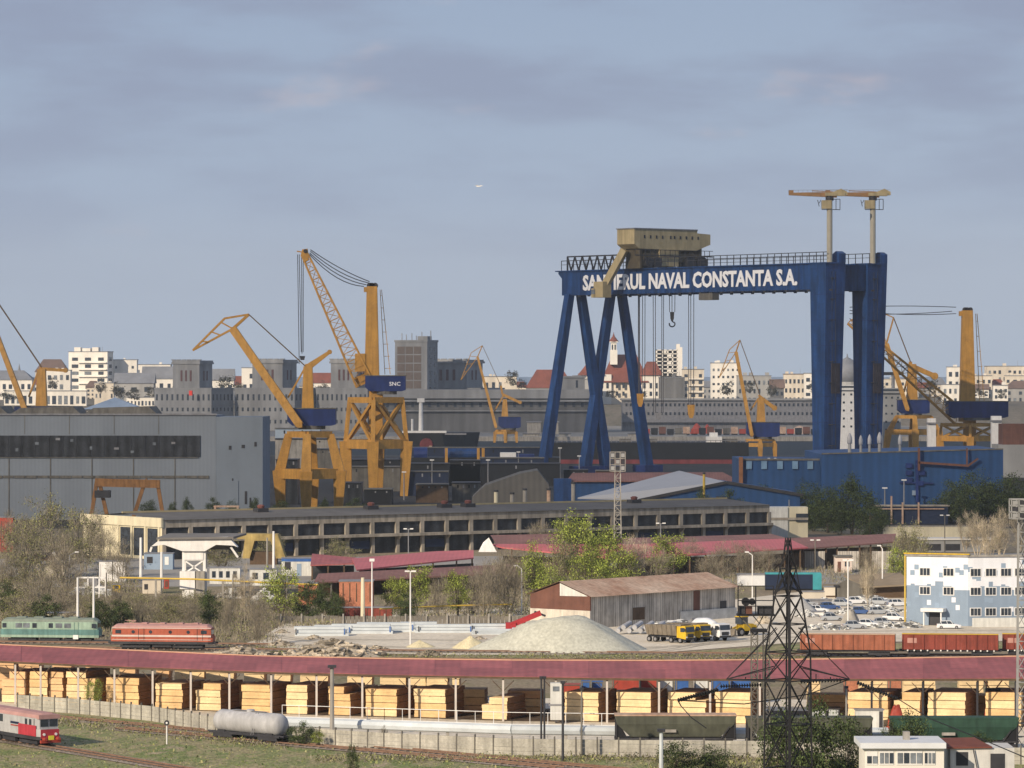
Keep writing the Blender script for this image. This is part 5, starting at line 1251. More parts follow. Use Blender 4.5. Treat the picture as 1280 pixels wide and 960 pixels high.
# lumber stacks: every bundle a thing
def bundle(c, d, rz, m, label, group):
    """bundle of boards: two packs on bearers"""
    root = empty('lumber_bundle', c, rz, label, 'lumber bundle', group); w_, dp, h_ = d
    m1 = MB(); rows = 2
    hh = (h_-.05)/rows
    for i in range(rows):
        j = R.uniform(-.03,.03); m1.box((j,R.uniform(-.015,.015),.05+hh*(i+.5)),(w_+R.uniform(-.1,.05),dp,hh-.012))
    bo = m1.build('boards', [M[m], M['lshade']], root)
    for p_ in bo.data.polygons:
        if p_.normal.x > .7: p_.material_index = 1
    m2 = MB(); 
    for s_ in (-.36,0,.36): m2.box((w_*s_,0,.025),(.12,dp,.05))
    m2.build('bearers', M['wood'], root)
stk = [ # front row: x0, x1, layers, material, (px; front line)
 (1,33,4,'lumber3'),(36,60,4,'lumber'),(61,79,5,'lumber3'),(82,119,5,'lumber2'),(131,174,4,'lumber'),(193,228,4,'lumber'),(244,276,4,'lumber2'),
 (301,338,4,'lumber'),(357,384,4,'lumber2'),(410,438,4,'lumber'),(456,496,4,'lumber'),(517,557,4,'lumber'),(602,634,3,'lumber2'),
 (705,748,4,'lumber2'),(770,813,4,'lumber2'),(834,882,4,'lumber2'),(894,938,4,'lumber2'),(1060,1110,4,'lumber2'),(1118,1150,4,'lumber2'),(1160,1206,4,'lumber2'),(1232,1278,4,'lumber')]
for i, (x0, x1, nl, mt) in enumerate(stk):
    e = on(EV, ev, max(0,(x0+x1)/2))+so_; Y = e.y+2.2; k = Y/F; w_ = (x1-x0)*k*1.03; dp = 8.
    htot = (H-(871-HY)*k) if x0 < 300 else (H-(865-HY)*k)
    pt = 840 if x1 < 125 else 848 if x1 < 180 else 855 if x1 < 300 else 857 if x1 < 400 else 859 if x1 < 460 else 862 if x1 < 600 else 866
    top = min(4.6, max(2.9, H-(pt+(10 if nl == 3 else 0)-HY)*k)); lh = top/nl if nl else 1
    z = 0.06
    names = {3:['bottom','middle','top'],4:['bottom','second','third','top'],5:['bottom','second','third','fourth','top']}[nl]
    for j in range(nl):
        ww = w_*(1 if j < nl-1 or i % 3 else .72); cxp = ((x0+x1)/2-640)*k - (w_-ww)/2*(1 if i%2 else -1)
        bundle((cxp+dp/2*.32+R.uniform(-.06,.06), Y+dp/2+R.uniform(-.1,.1), z), (ww, dp, lh-.02), R.uniform(-.01,.01)-.32, mt if R.random() > .25 else R.choice(['lumber','lumber2']),
            '%s bundle of the %s lumber stack from the left under the red shed' % (names[j], ORD[i]), 'sawn lumber bundles in the front row')
        z += lh
brow = [(-5,20),(24,50),(66,90),(108,128),(150,170),(196,212),(219,256),(258,293),(306,331),(344,364),(376,411),(435,466),(476,508),(513,533),(534,560),(566,575),(1010,1026),(1075,1110),(1130,1170),(1200,1230),(1236,1262)]
for i, (x0, x1) in enumerate(brow):
    e = on(RD, rdg, max(0,(x0+x1)/2))+so_; Y = e.y+10; k = Y/F; w_ = (x1-x0)*k; dp = 4
    for j in range(5):
        bundle((((x0+x1)/2-640)*k, Y+dp/2, .06+j*1.12), (w_, dp, 1.1), -.05, 'lumber2' if x0 > 200 else 'lumber3',
            '%s bundle of the %s stack from the left behind the red shed' % (['bottom','second','third','fourth','top'][j], ORD[i]), 'sawn lumber bundles in the rear row')
mids = [(s_[1]+1, t_[0]+2) for s_, t_ in zip(stk, stk[1:]) if 3 < t_[0]-s_[1] < 40]+[(566,596),(640,668),(1016,1050)]
for i, (x0, x1) in enumerate(sorted(mids)):
    x0 -= 4; x1 += 12; e = on(EV, ev, max(0,(x0+x1)/2))+so_; Y = e.y+10.4; k = Y/F; w_ = (x1-x0)*k; nl = 3
    for j in range(nl):
        bundle((((x0+x1)/2-640)*k, Y+2, .08+j*1.08), (w_, 4, 1.06), -.1, ('lumber','lumber2','lumber3')[(i+j)%3],
            '%s bundle of the %s shaded stack from the left between front and rear rows' % (['bottom','middle','top'][j], ORD[i]), 'shaded lumber bundles between the rows')
# containers & machines seen under the roof, behind
cont = [(702,726,856,868,'cred'),(727,738,852,862,'cblue'),(740,754,853,863,'cblue'),(766,800,846,856,'cred'),(800,822,847,857,'cred'),(824,842,850,856,'cwhite'),(845,862,850,859,'cblue'),(868,886,850,856,'cwhite'),(849,862,853,864,'cred'),(890,912,850,859,'cblue'),(914,940,850,860,'cblue'),(915,926,858,866,'cred'),(1056,1076,849,868,'brick'),(1112,1128,849,872,'brick')]
for i, (x0, x1, y0, y1, mt) in enumerate(cont):
    Y = 545+(i%3)*3.2; k = Y/F; zt = H-(y0-HY)*k; w_ = (x1-x0)*k; zt = max(zt, 2.2)
    root = empty('container', (((x0+x1)/2-640)*k, Y+1.2, 0.06), 0, '%s %s container from the left under the red roof right of centre' % (ORD[i], {'cred':'red','cblue':'blue','cwhite':'white','brick':'orange'}[mt]), 'container', 'painted containers behind the red shed')
    MB().box((0,0,zt/2),(w_,2.4,zt)).build('body', M[mt], root)
    m = MB(); [m.box((sx*(w_/2-.08),-1.22,zt/2),(.16,.06,zt)) for sx in (-1,1)]; [m.box((0,-1.22,z_),(w_,.07,.14)) for z_ in (.1,zt-.1)]; m.build('frame', M['concd'], root)
t = T('control_cabin', 'tall white control cabin under the red roof right of the twin dark poles', 'cabin', 695, 517, z=0); L = t.L
MB().box2(L(688,854),L(702,900,1.6)).build('cabin_body', M['cwhite'], t.root); MB().box2(L(686,880,-.1),L(703,882,1.8)).build('ledge', M['grey'], t.root); MB().box2(L(691,858,-.06),L(699,864,0)).build('window', M['glassl'], t.root)
# log / scrap clutter on lumber yard (light machinery)
def heap(name, label, cat, px, py, wpx, hpx, m, seed=1, pieces=0, flat=.6, group=None, rough=.2, dep=.7, plateau=False):
    rr = random.Random(seed); Y = GY(py); k = Y/F; w_ = wpx*k/2; h_ = hpx*k; root = empty(name, ((px-640)*k, Y+w_*dep, 0), 0, label, cat, group)
    nx, ny = 22, 9; mb = MB(); vs = []; fs = []
    for j in range(ny+1):
        for i in range(nx):
            a_ = 2*math.pi*i/nx; q = j/ny; rad = (1-q)*(1+.12*math.sin(3*a_+seed)+.06*math.sin(7*a_))
            prof = h_*min(1, q*1.45)*(1-.25*max(0,q-.5)) if plateau else h_*q**.9
            vs.append((math.cos(a_)*w_*rad, math.sin(a_)*w_*dep*rad, prof*(1+rr.uniform(-rough,rough)*.5)*(0 if j == 0 else 1)*(1+.07*math.sin(2*a_+seed) if plateau else 1)))
    for j in range(ny):
        for i in range(nx): fs.append((j*nx+i, j*nx+(i+1)%nx, (j+1)*nx+(i+1)%nx, (j+1)*nx+i))
    fs.append(tuple(range(ny*nx, ny*nx+nx)))
    mb.add(vs, fs).build('heap_body', m, root, smooth=pieces == 0)
    if pieces:
        mb = MB()
        for _ in range(pieces):
            a_ = rr.uniform(0,2*math.pi); q = rr.random()**.6; z = h_*(1-q)*.95; s_ = rr.uniform(.25,1.0)*min(1, w_*.14)
            c = (math.cos(a_)*w_*q, math.sin(a_)*w_*dep*q, z+.1); 
            v = []
            b = Matrix.Rotation(rr.uniform(0,6),3,'Z') @ Matrix.Rotation(rr.uniform(-.9,.9),3,'X')
            for sx in (-1,1):
                for sy in (-1,1):
                    for sz in (-1,1): v.append(Vector(c)+b@Vector((sx*s_*rr.uniform(.6,1.2), sy*s_*.7*rr.uniform(.6,1.2), sz*s_*.22)))
            mb.add(v, [(0,1,3,2),(4,6,7,5),(0,4,5,1),(2,3,7,6),(0,2,6,4),(1,5,7,3)])
        o = mb.build('broken_slabs', m, root); o['kind'] = 'stuff'
    return root
heap('rubble_pile','large heap of broken concrete slabs behind the red roof left of the lamp','rubble pile',415,823,124,20,M['rubble'],3,420)
heap('gravel_pile','big grey-green gravel heap in the middle of the yard','gravel pile',706,817,222,43,M['gravel'],5,0,dep=.5,rough=.07,plateau=True)
heap('sand_pile','pale yellow sand heap left of the big gravel heap','sand pile',588,812,48,16,M['sand'],7,0,rough=.12)
heap('sand_pile','low cream sand heap beside the white lamp post','sand pile',524,810,38,9,M['sand'],8,0,rough=.08)
heap('brush_pile','low brown brush heap at the yard edge right of the rubble','brush pile',536,821,40,7,M['twig'],9,160)
heap('brush_pile','grassy earth bank left of the rubble heap','earth bank',300,822,90,10,M['rubble'],10,120)
heap('gravel_pile','grey gravel heap behind the lattice pylon','gravel pile',1000,770,60,26,mat('grey_gravel',(.38,.38,.37),.15,.5,.95,fine=.2),11,0,rough=.05)

# tyre tracks worn into the yard
rr = random.Random(77)
trk = mat('worn_wheel_ruts', (.40,.355,.28), .15, .4, .95, fine=.2)
for i, pts in enumerate(([(560,806),(700,812),(860,808),(1000,790),(1120,789),(1290,788)],[(420,800),(520,800),(640,802),(800,812),(960,798),(1100,793)],[(820,815),(880,806),(930,802),(1000,796)],[(340,795),(420,806),(560,812),(700,815)])):
    for o_ in (-.9,.9):
        P = [G(*p) for p in pts]; mb = MB(); Q = []
        for a, b in zip(P, P[1:]):
            for q in range(8): Q.append(a.lerp(b,q/8)+Vector((0,math.sin(q*.8+i)*.5,0)))
        vs = []; 
        for j, p in enumerate(Q):
            d = (Q[min(j+1,len(Q)-1)]-Q[max(j-1,0)]).normalized(); s_ = Vector((-d.y,d.x,0)); vs += [p+s_*(o_-.28)+Vector((0,0,.062+i*.004)), p+s_*(o_+.28)+Vector((0,0,.062+i*.004))]
        mb.add(vs, [(2*j,2*j+2,2*j+3,2*j+1) for j in range(len(Q)-1)]).build('wheel_ruts', trk, kind='structure')
for i, (x, y, w_, h_) in enumerate(((350,808,40,7),(392,800,26,6),(470,813,34,5),(600,800,20,4),(770,813,30,4),(352,792,20,5))):
    heap('rubble_pile', ['low rubble spill left of the large rubble heap','small rubble heap before the first beam stack','low rubble tail right of the large rubble heap','small stone heap behind the yellow sand','thin gravel spill right of the big gravel heap','small rubble heap beside the thin bare tree'][i], 'rubble pile', x, y, w_, h_, M['rubble'], 60+i, 60)
# ================================================================ vegetation
def tree_meshes(kind, seed):
    """unit tree (height 1, width 1): stems and limbs run out to clumps spread through the crown volume"""
    rr = random.Random(seed)
    z0, zc, ncl, nleaf, ls, ntw = dict(leafy=(.14,.58,58,4600,.0155,1500), olive=(.06,.52,60,3000,.013,2800), dark=(.03,.46,70,7000,.0175,300),
        bare=(.06,.55,62,160,.014,3800), pale=(.10,.58,52,120,.014,3000), bush=(.0,.45,50,5200,.021,300), far=(.0,.5,26,700,.05,60))[kind]
    nst = dict(bare=4, pale=4, bush=5, olive=4, far=2, dark=2, leafy=2)[kind]
    tm_, tw, lf = MB(), MB(), MB(); cl = []
    ph = [rr.uniform(0,6.28) for _ in range(4)]
    while len(cl) < ncl:
        x, y, z = rr.uniform(-1,1), rr.uniform(-1,1), rr.uniform(-1,1)
        d = math.sqrt(x*x+y*y+z*z)
        if d > 1 or (d < .35 and rr.random() < .6): continue
        a = math.atan2(y,x); lobe = .80+.13*math.sin(2*a+ph[0])+.10*math.sin(5*a+ph[1]+z*2)+rr.uniform(-.10,.12)
        zz = zc+z*(1-zc)*.92 if z > 0 else zc+z*(zc-z0)*.95
        f = (1-.35*max(0,z)**2) if kind != 'pale' else (.55+.45*max(0,z))
        cl.append(Vector((x*.5*lobe*f, y*.5*lobe*f, zz*(.93+.09*math.sin(3*a+ph[2])))))
    stems = []
    for i in range(nst):
        a = rr.uniform(0,6.28); r_ = .0 if i == 0 else rr.uniform(.08,.22)
        base = Vector((math.cos(a)*r_*.25, math.sin(a)*r_*.25, -.02)); m1 = base+Vector((math.cos(a)*r_*.5, math.sin(a)*r_*.5, zc*.5)); top = Vector((math.cos(a)*r_, math.sin(a)*r_, zc*1.25))
        th = .018 if nst < 3 else .011
        tm_.tube(base, m1, th, th*.7, n=6, caps=False); tm_.tube(m1, top, th*.7, th*.3, n=5, caps=False); stems.append((base, m1, top))
    def strip(p, q, w_):
        n1 = (q-p).cross(Vector((rr.gauss(0,1),rr.gauss(0,1),rr.gauss(0,1))))
        if n1.length < 1e-9: return
        n1 = n1.normalized()*w_; tw.add([p-n1,p+n1,q+n1*.35,q-n1*.35],[(0,1,2,3)])
    mids = []
    for c in cl:
        b, m1, t = min(stems, key=lambda s_: (s_[1]-c).length)
        u = max(.05, min(.95, (c.z*.62)/max(.1,t.z))); p = b.lerp(m1, u*2) if u < .5 else m1.lerp(t, (u-.5)*2)
        k_ = p.lerp(c, .5)+Vector((rr.gauss(0,.02),rr.gauss(0,.02),.03)); w_ = .0045 if kind in ('bare','pale','olive') else .0035
        strip(p, k_, w_); strip(k_, c, w_*.6); mids.append((k_, c))
    g = dict(leafy=.055, olive=.06, dark=.062, bare=.07, pale=.06, bush=.075, far=.085)[kind]
    for _ in range(ntw):
        k_, c = rr.choice(mids); p = k_.lerp(c, rr.random()**.5)+Vector((rr.gauss(0,g*.55),rr.gauss(0,g*.55),rr.gauss(0,g*.5)))
        d = (p-k_); d = (d.normalized() if d.length > 1e-6 else Vector((0,0,1)))+Vector((rr.gauss(0,.5),rr.gauss(0,.5),rr.gauss(0,.4)+.55))
        d = d.normalized()*rr.uniform(.03,.10); strip(p, p+d, rr.uniform(.0011,.0024))
    wts = [rr.uniform(.25,1.6) for _ in cl]
    for c in rr.choices(cl, wts, k=nleaf):
        p = c+Vector((rr.gauss(0,g),rr.gauss(0,g),rr.gauss(0,g*.75)))
        if p.z < .01: p.z = rr.random()*.08
        s_ = ls*rr.uniform(.5,1.15); n1 = Vector((rr.gauss(0,1),rr.gauss(0,1),rr.gauss(0,1))).normalized(); n2 = n1.cross(Vector((rr.gauss(0,1),rr.gauss(0,1),rr.gauss(0,1)))).normalized()
        lf.add([p-n1*s_, p+n2*s_*.6, p+n1*s_, p-n2*s_*.6], [(0,1,2,3)])
    lm = dict(leafy='leafy', olive='leafy2', dark='leafd', bare='leafy2', pale='leafy2', bush='leafd', far='far_tree')[kind]
    bm = dict(pale='twigp', bare='twig', olive='twig').get(kind, 'bark')
    return (tm_.mesh('trunk', M[bm]), tw.mesh('twigs', M[bm]) if tw.v else None, lf.mesh('crown', M[lm]) if lf.v else None)
TM = {k: [tree_meshes(k, 11+i*17+len(k)) for i in range(5 if k in ('bare','leafy','dark','olive') else 3)] for k in ('leafy','olive','dark','bare','pale','bush','far')}
TCNT = {}
def tree(px, py, hpx, wpx, kind, label, group=None, Y=None, z=0, name='tree'):
    if Y is None and 630 <= py <= 652 and 1225 < GY(py): 
        Y = 1160. if 860 < px < 930 else 1225.; nb_ = HY+F*H/Y; hpx = hpx+nb_-py
    Y = Y or GY(py); k = Y/F; i = TCNT.get(kind, 0); TCNT[kind] = i+1
    tr_, tw, cr = TM[kind][i % len(TM[kind])]
    root = empty(name, ((px-640)*k, Y, z), 0, label, 'bush' if name == 'bush' else 'tree', group)
    w_, h_ = max(wpx, 0)*k*1.08, hpx*k*1.04; rz = R.uniform(0, 6.28)
    for nm, me in (('trunk', tr_), ('twigs', tw), ('crown', cr)):
        if me: inst(nm, me, root, (0,0,0), (w_,w_,h_), rz)
    return root
trees = [
 # left scrub
 (12,700,62,62,'bare','brown bare tree at the left edge behind the ruined hut'),
 (58,706,92,74,'olive','tall olive-brown tree left of the cream warehouse end'),
 (30,722,80,70,'olive','spreading olive tree at the left above the ruins'),
 (104,714,88,72,'olive','broad olive tree touching the cream warehouse end'),
 (134,722,70,56,'bare','twiggy bare tree just in front of the cream warehouse end'),
 (84,742,64,70,'bare','bare scrub tree behind the fenced white boxes'),
 (8,748,62,60,'bare','bare scrub tree left of the ruined hut'),
 (52,760,52,66,'bare','brown scrub tree below the ruined hut'),
 (98,764,44,54,'bare','brown scrub behind the twin white posts'),
 (22,790,56,64,'olive','olive scrub above the cab of the green locomotive'),
 (58,790,46,50,'dark','dark ivy-clad bush above the green locomotive'),
 (6,768,44,44,'dark','dark evergreen clump at the left edge above the green locomotive'),
 (92,792,40,44,'bare','bare brush right of the small hut roof'),
 (126,790,42,46,'dark','dark ivy bush in the gap between the two locomotives'),
 (150,788,40,40,'dark','dark bush above the left cab of the orange locomotive'),
 (178,786,38,44,'bare','brown brush above the middle of the orange locomotive'),
 (206,786,40,46,'olive','olive brush right of the brown brush above the orange locomotive'),
 (236,786,40,46,'bare','grey-brown brush above the right part of the orange locomotive'),
 (262,784,46,40,'dark','dark bush above the right cab of the orange locomotive'),
 (230,772,34,60,'olive','low olive thicket below the white support tower'),
 (170,770,32,60,'olive','low olive thicket right of the twin white posts'),
 (306,768,62,46,'pale','pale bare tree right of the white support tower'),
 (283,800,56,30,'bare','thin bare sapling right of the orange locomotive'),
 (322,806,60,34,'bare','thin bare tree left of the rubble heap'),
 (275,715,48,60,'olive','olive tree in front of the canopy right wing'),
 (350,776,72,60,'leafy','fresh green tree left of the orange brick shed'),
 (338,700,34,40,'olive','thin olive tree under the white canopy edge'),
 (385,776,48,50,'dark','dark evergreen bush left of the orange brick shed'),
 (404,768,44,34,'dark','dark bush touching the orange brick shed'),
 (424,706,34,58,'olive','leafless olive tree in front of the warehouse windows'),
 # centre
 (496,764,46,44,'leafy','green shrub tree right of the brick shed'),
 (524,764,62,46,'leafy','yellowish tree behind the tall white lamp post'),
 (548,772,60,36,'bare','dark bare tree right of the yellowish tree'),
 (573,770,60,40,'leafy','yellow-green young tree left of the brown thicket'),
 (604,772,76,60,'bare','brown bare tree left of the curved lamp post'),
 (634,770,86,62,'bare','bigger brown bare tree beside the curved lamp post'),
 (668,752,72,58,'leafy','olive spreading tree right of the curved lamp post'),
 (676,700,52,50,'bare','bare spindly tree standing in front of the warehouse windows'),
 (722,742,104,78,'leafy','large fresh green tree in front of the floodlight mast'),
 (758,736,84,70,'leafy','second large green tree, right below the floodlight mast'),
 (700,745,80,60,'olive','pale olive tree at the left side of the large green tree'),
 (796,733,70,64,'pale','pinkish pale bare tree behind the rusty barn'),
 (834,728,66,64,'leafy','light olive tree behind the rusty barn roof'),
 (866,718,46,44,'bare','bare tree in front of the long red roof, right of the barn ridge'),
 (848,668,28,32,'dark','round dark tree in front of the warehouse right of the mast'),
 (905,722,50,56,'bare','brown bare tree right of the barn under the red roof'),
 (936,726,52,54,'bare','dark brown bare tree left of the pylon top'),
 # right
 (1034,666,60,52,'dark','dark round evergreen in front of the blue hall, left of the big one'),
 (1066,668,76,62,'dark','largest dark evergreen in front of the blue hall'),
 (1088,672,50,46,'dark','dark evergreen at the right of the largest one'),
 (1006,640,42,50,'dark','dark tree by the blue hall annex corner'),
 (960,642,38,56,'dark','dark low tree in front of the blue annex windows'),
 (988,671,28,18,'dark','small conical dark tree in front of the cream warehouse hut'),
 (878,634,24,34,'dark','dark bush in front of the pale roofed shed, left one'),
 (912,634,22,44,'dark','dark bush in front of the pale roofed shed, right one'),
 (1222,646,62,62,'dark','dark tree against the right end of the blue hall'),
 (1258,648,60,60,'dark','dark tree beside the right edge floodlight mast'),
 (1190,650,52,50,'dark','greyish dark tree left of the blue hall right corner'),
 (1136,734,88,58,'olive','yellowish tree left of the blue and white office'),
 (1124,740,60,40,'leafy','smaller green tree at the left foot of the yellowish tree'),
 (1222,694,58,54,'pale','pale bare tree behind the office, left one'),
 (1250,696,62,54,'pale','pale bare tree behind the office, right one'),
 (1274,690,54,44,'pale','pale bare tree at the right picture edge'),
 (1086,760,64,38,'pale','slender bare tree among the parked cars'),
 (1060,700,24,40,'olive','low shrub before the brown shed right of the pylon'),
]
trees += [
 (30,700,58,60,'bare','brown bare tree between the edge tree and the tall olive tree'),(76,725,66,60,'bare','grey bare tree in the middle of the left tree mass'),
 (118,700,64,50,'bare','thin bare crown overlapping the warehouse cream cornice'),(150,730,50,50,'bare','bare tree right of the cream end windows, low'),
 (30,748,56,66,'olive','olive scrub tree beside the scattered pale rubble'),(70,778,46,60,'bare','bare scrub tree right above the cream hut'),
 (36,775,46,50,'bare','bare scrub tree left of the cream hut'),(112,778,44,46,'olive','olive scrub between the twin posts and locomotives'),(140,772,40,50,'bare','brown scrub tree right of the twin posts'),
 (200,772,34,50,'bare','brown scrub tree below the small red cabinet'),(250,775,38,46,'olive','olive scrub tree left of the yellow pipe end post'),
 (286,776,54,44,'bare','brown bare tree under the yellow pipe, right'),(318,782,50,46,'bare','bare tree before the white scrap tangle'),
 (420,776,34,34,'dark','low dark bush before the red wagon box'),(508,776,34,40,'dark','low dark green bush below the green shrub tree'),
 (590,768,60,50,'bare','bare tree behind the yellow-green young tree'),(622,760,70,56,'bare','bare tree behind the curved lamp post'),(650,745,60,56,'bare','bare tree behind the olive spreading tree'),
 (690,760,50,56,'leafy','lower green tree at the left end of the barn'),(740,752,72,60,'leafy','green tree right behind the barn ridge, left'),(775,742,64,56,'leafy','olive tree behind the barn ridge, middle'),
 (712,700,54,60,'leafy','upper green tree top before the warehouse ledge'),(820,738,58,56,'bare','brown bare tree behind the barn ridge, right'),(888,734,44,46,'bare','brown tree at the right end of the barn ridge'),
 (960,722,40,44,'bare','dark bare tree just left of the pylon crossing the red roof'),
 (1018,664,44,44,'dark','dark tree at the left foot of the dark evergreen group'),(1052,668,48,50,'dark','lower dark crown between the two largest evergreens'),(1102,668,34,36,'dark','low dark crown at the right end of the evergreen group'),
 (1240,652,48,54,'dark','lower dark crown right of the blue hall corner'),(1205,655,44,44,'dark','low dark crown below the blue hall right end'),(1272,652,56,40,'dark','dark crown behind the right edge floodlight mast'),
 (1150,725,60,44,'olive','second yellowish tree touching the office edge'),(1208,690,50,44,'pale','pale bare tree left of the office roof pair'),(1236,700,60,50,'pale','pale bare tree between the office roof pair'),
 (1085,738,56,40,'bare','bare bush before the brown shed left of the yellowish tree'),
]
for a in trees: tree(*a)
bushes = [
 (186,640,17,28,'dark','dark bush at the foot of the yard gantry'),(216,640,14,16,'dark','small dark bush right of the yard gantry'),(234,640,19,17,'dark','pointed dark bush right of the yard gantry'),
 (266,640,18,24,'dark','dark bush under the twin lamp by the grey hall'),(292,640,17,22,'dark','dark bush at the pale annex of the grey hall'),(318,640,20,20,'dark','dark bush at the corner of the grey hall'),(352,638,14,30,'dark','dark bush at the left foot of the solid portal'),(406,636,14,20,'dark','dark bush at the right foot of the solid portal'),(445,636,13,34,'dark','low dark bush below the cross-braced portal'),
 (118,885,38,26,'leafy','green shrub in front of the third lumber stack'),
 (250,796,12,40,'leafy','low green weeds beside the orange locomotive'),
 (378,932,30,36,'bush','dark green bush right of the tank wagon'),(398,934,22,22,'leafy','small green bush right of the dark bush by the tank wagon'),
 (441,972,46,16,'bush','tall narrow green shrub at the bottom edge beside the tracks'),
 (975,985,105,70,'bush','big dark bush at the foot of the pylon, left'),(1020,985,110,80,'bush','biggest dark bush right of the pylon legs'),(1060,975,84,60,'bush','dark bush touching the white flat-roofed house'),
 (1140,948,62,52,'bush','dark rounded bush behind the white flat-roofed house'),(1116,944,42,34,'bush','small dark bush left of the rounded bush'),
 (845,968,46,56,'bush','dark weedy bush before the concrete fence, below the hopper'),(892,966,36,60,'bush','low bush before the fence right of the weedy bush'),(1225,950,34,50,'bush','dark bush before the green wagon'),
 (480,930,24,14,'bare','dry stalks against the concrete fence'),(1178,816,14,24,'bush','bush behind the red wagons')]
for a in bushes[:-1]: tree(*a, name='bush')
far = [(150,498,20,24),(168,500,16,18),(66,486,16,14),(126,492,18,16),(283,490,22,24),(298,490,14,14),(402,492,16,16),(640,482,20,18),(652,486,14,14),(742,476,14,10),(765,497,10,18),(800,498,10,22),(965,496,20,16),(936,490,14,16),(909,494,20,18),(1018,492,16,16),(1098,496,18,18),(1166,488,20,18),(1226,496,14,14),(1252,498,12,14),(1210,486,16,18),(12,500,12,26),(190,496,14,16)]
FL = ['by the low cream tower','right of the low cream tower','under the ochre left crane','between hotel and arcade','right of the first silo','between first and second silo','between second and third silo','behind the small middle crane','left of the red hipped house','left of the palace','at the left foot of the palace','at the right foot of the palace','before the dark low house','left of the strip-windowed building','before the white six-storey block','left of the rigid gantry leg','right of the rigid gantry leg','left of the tall right crane','right of the tall right crane column','below the apartment row','behind the lattice boom','at the left edge by the arcade','left of the first silo']
for i, (x, yb, h_, w_) in enumerate(far):
    Y = 3690+ (i%5)*12; tree(x, yb, h_, w_, 'far', 'distant dark tree %s' % FL[i], 'distant trees in the town', Y=Y, z=H-(yb-HY)*Y/F)
# low town skyline: small dots of roofs are built as houses above; grass in the foreground
mb = MB(); rr = random.Random(5)
for _ in range(26000):
    px, py = rr.uniform(-20,1300), rr.uniform(895,975)
    fy = None
    for (a, b) in zip(fp, fp[1:]):
        if a[0] <= px <= b[0]: fy = a[1]+(b[1]-a[1])*(px-a[0])/(b[0]-a[0])
    if fy is None: fy = 890
    if py < fy+2: continue
    p = G(px, py); s_ = rr.uniform(.07,.24)*(1.8 if rr.random() < .06 else 1); a = rr.uniform(0,3.14); d = Vector((math.cos(a),math.sin(a),0))*s_*.5
    onr = False
    for (q0, q1) in (((60,897),(1000,985)),((150,912),(700,962)),((-90,910),(420,995))):
        A0, A1 = G(*q0), G(*q1); u = (A1-A0).normalized(); v = p-A0; dist = abs(v.x*u.y-v.y*u.x)
        if dist < 1.9: onr = True
    if onr and rr.random() < .93: continue
    top = Vector((rr.uniform(-.1,.1),rr.uniform(-.1,.1),s_*rr.uniform(.5,1.0)))
    mb.add([p-d, p+d, p+top+d*.4, p+top-d*.4], [(0,1,2,3)])
mb.build('grass', mat('grass_blades', (.32,.27,.16), .3, .12, .95, island=.3, spec=.05, col2=(.15,.21,.06)), kind='stuff', label='rough dry grass and weeds along the tracks', cat='grass')

def scrub(name, label, zones, n_, m_, hmin, hmax, seed, leaf=None, lfrac=.3):
    """undergrowth nobody could count: tufts of twigs and leaves rising from the ground"""
    rr = random.Random(seed); tw = MB(); areas = []
    for _ in range(n_):
        zx = rr.choices(zones, [abs((z[1]-z[0])*(z[3]-z[2])) for z in zones])[0]
        px = rr.uniform(zx[0], zx[1]); py = rr.uniform(zx[2], zx[3]) + zx[4]*(px-zx[0]) if len(zx) > 4 else rr.uniform(zx[2], zx[3])
        p = G(px, py); dens = math.sin(px*.13+seed)*math.sin(py*.31+px*.04)
        if dens < -.55: continue
        h_ = rr.uniform(hmin, hmax)*(.7+.5*max(0,dens)); k_ = rr.randint(6,10)
        for _ in range(k_):
            b = p+Vector((rr.gauss(0,.8),rr.gauss(0,1.4),0)); q_ = b+Vector((rr.gauss(0,.35),rr.gauss(0,.35),h_*rr.uniform(.4,1.1)))
            if rr.random() < lfrac:
                tw.cur = 1; s_ = rr.uniform(.07,.17); c = b.lerp(q_, rr.uniform(.5,1)); n1 = Vector((rr.gauss(0,1),rr.gauss(0,1),rr.gauss(0,1))).normalized()*s_; n2 = n1.cross(Vector((rr.gauss(0,1),rr.gauss(0,1),rr.gauss(0,1)))).normalized()*s_*.7
                tw.add([c-n1,c+n2,c+n1,c-n2],[(0,1,2,3)])
            else:
                tw.cur = 0; w_ = Vector((rr.uniform(.02,.06),rr.uniform(-.03,.03),0)); tw.add([b-w_*1.2,b+w_*1.2,q_+w_*.4,q_-w_*.4],[(0,1,2,3)])
    return tw.build(name, [M[m_], M[leaf or 'leafy2']], kind='stuff', label=label, cat='undergrowth')
scrub('undergrowth','tangled brown and olive scrub covering the slope at the left',[(-20,175,722,800),(150,345,752,803),(330,420,762,785)],5600,'twig',.7,2.2,5,'leafy2',.55)
scrub('undergrowth','brown brush under the trees behind the rusty barn',[(486,700,738,776),(690,930,722,745),(880,1110,700,730)],3300,'twig',.7,2.0,9,'leafy2',.5)
scrub('undergrowth','low weeds on the edge between yard and long red roof',[(270,1000,818,825),(270,380,806,822)],2200,'twig',.08,.3,12,'leafy2',.4)
scrub('undergrowth','brush along the foot of the concrete fence',[(400,960,946,953),(20,360,893,903,.1),(820,1080,950,966)],1500,'twig',.25,.9,15,'leafy2',.6)
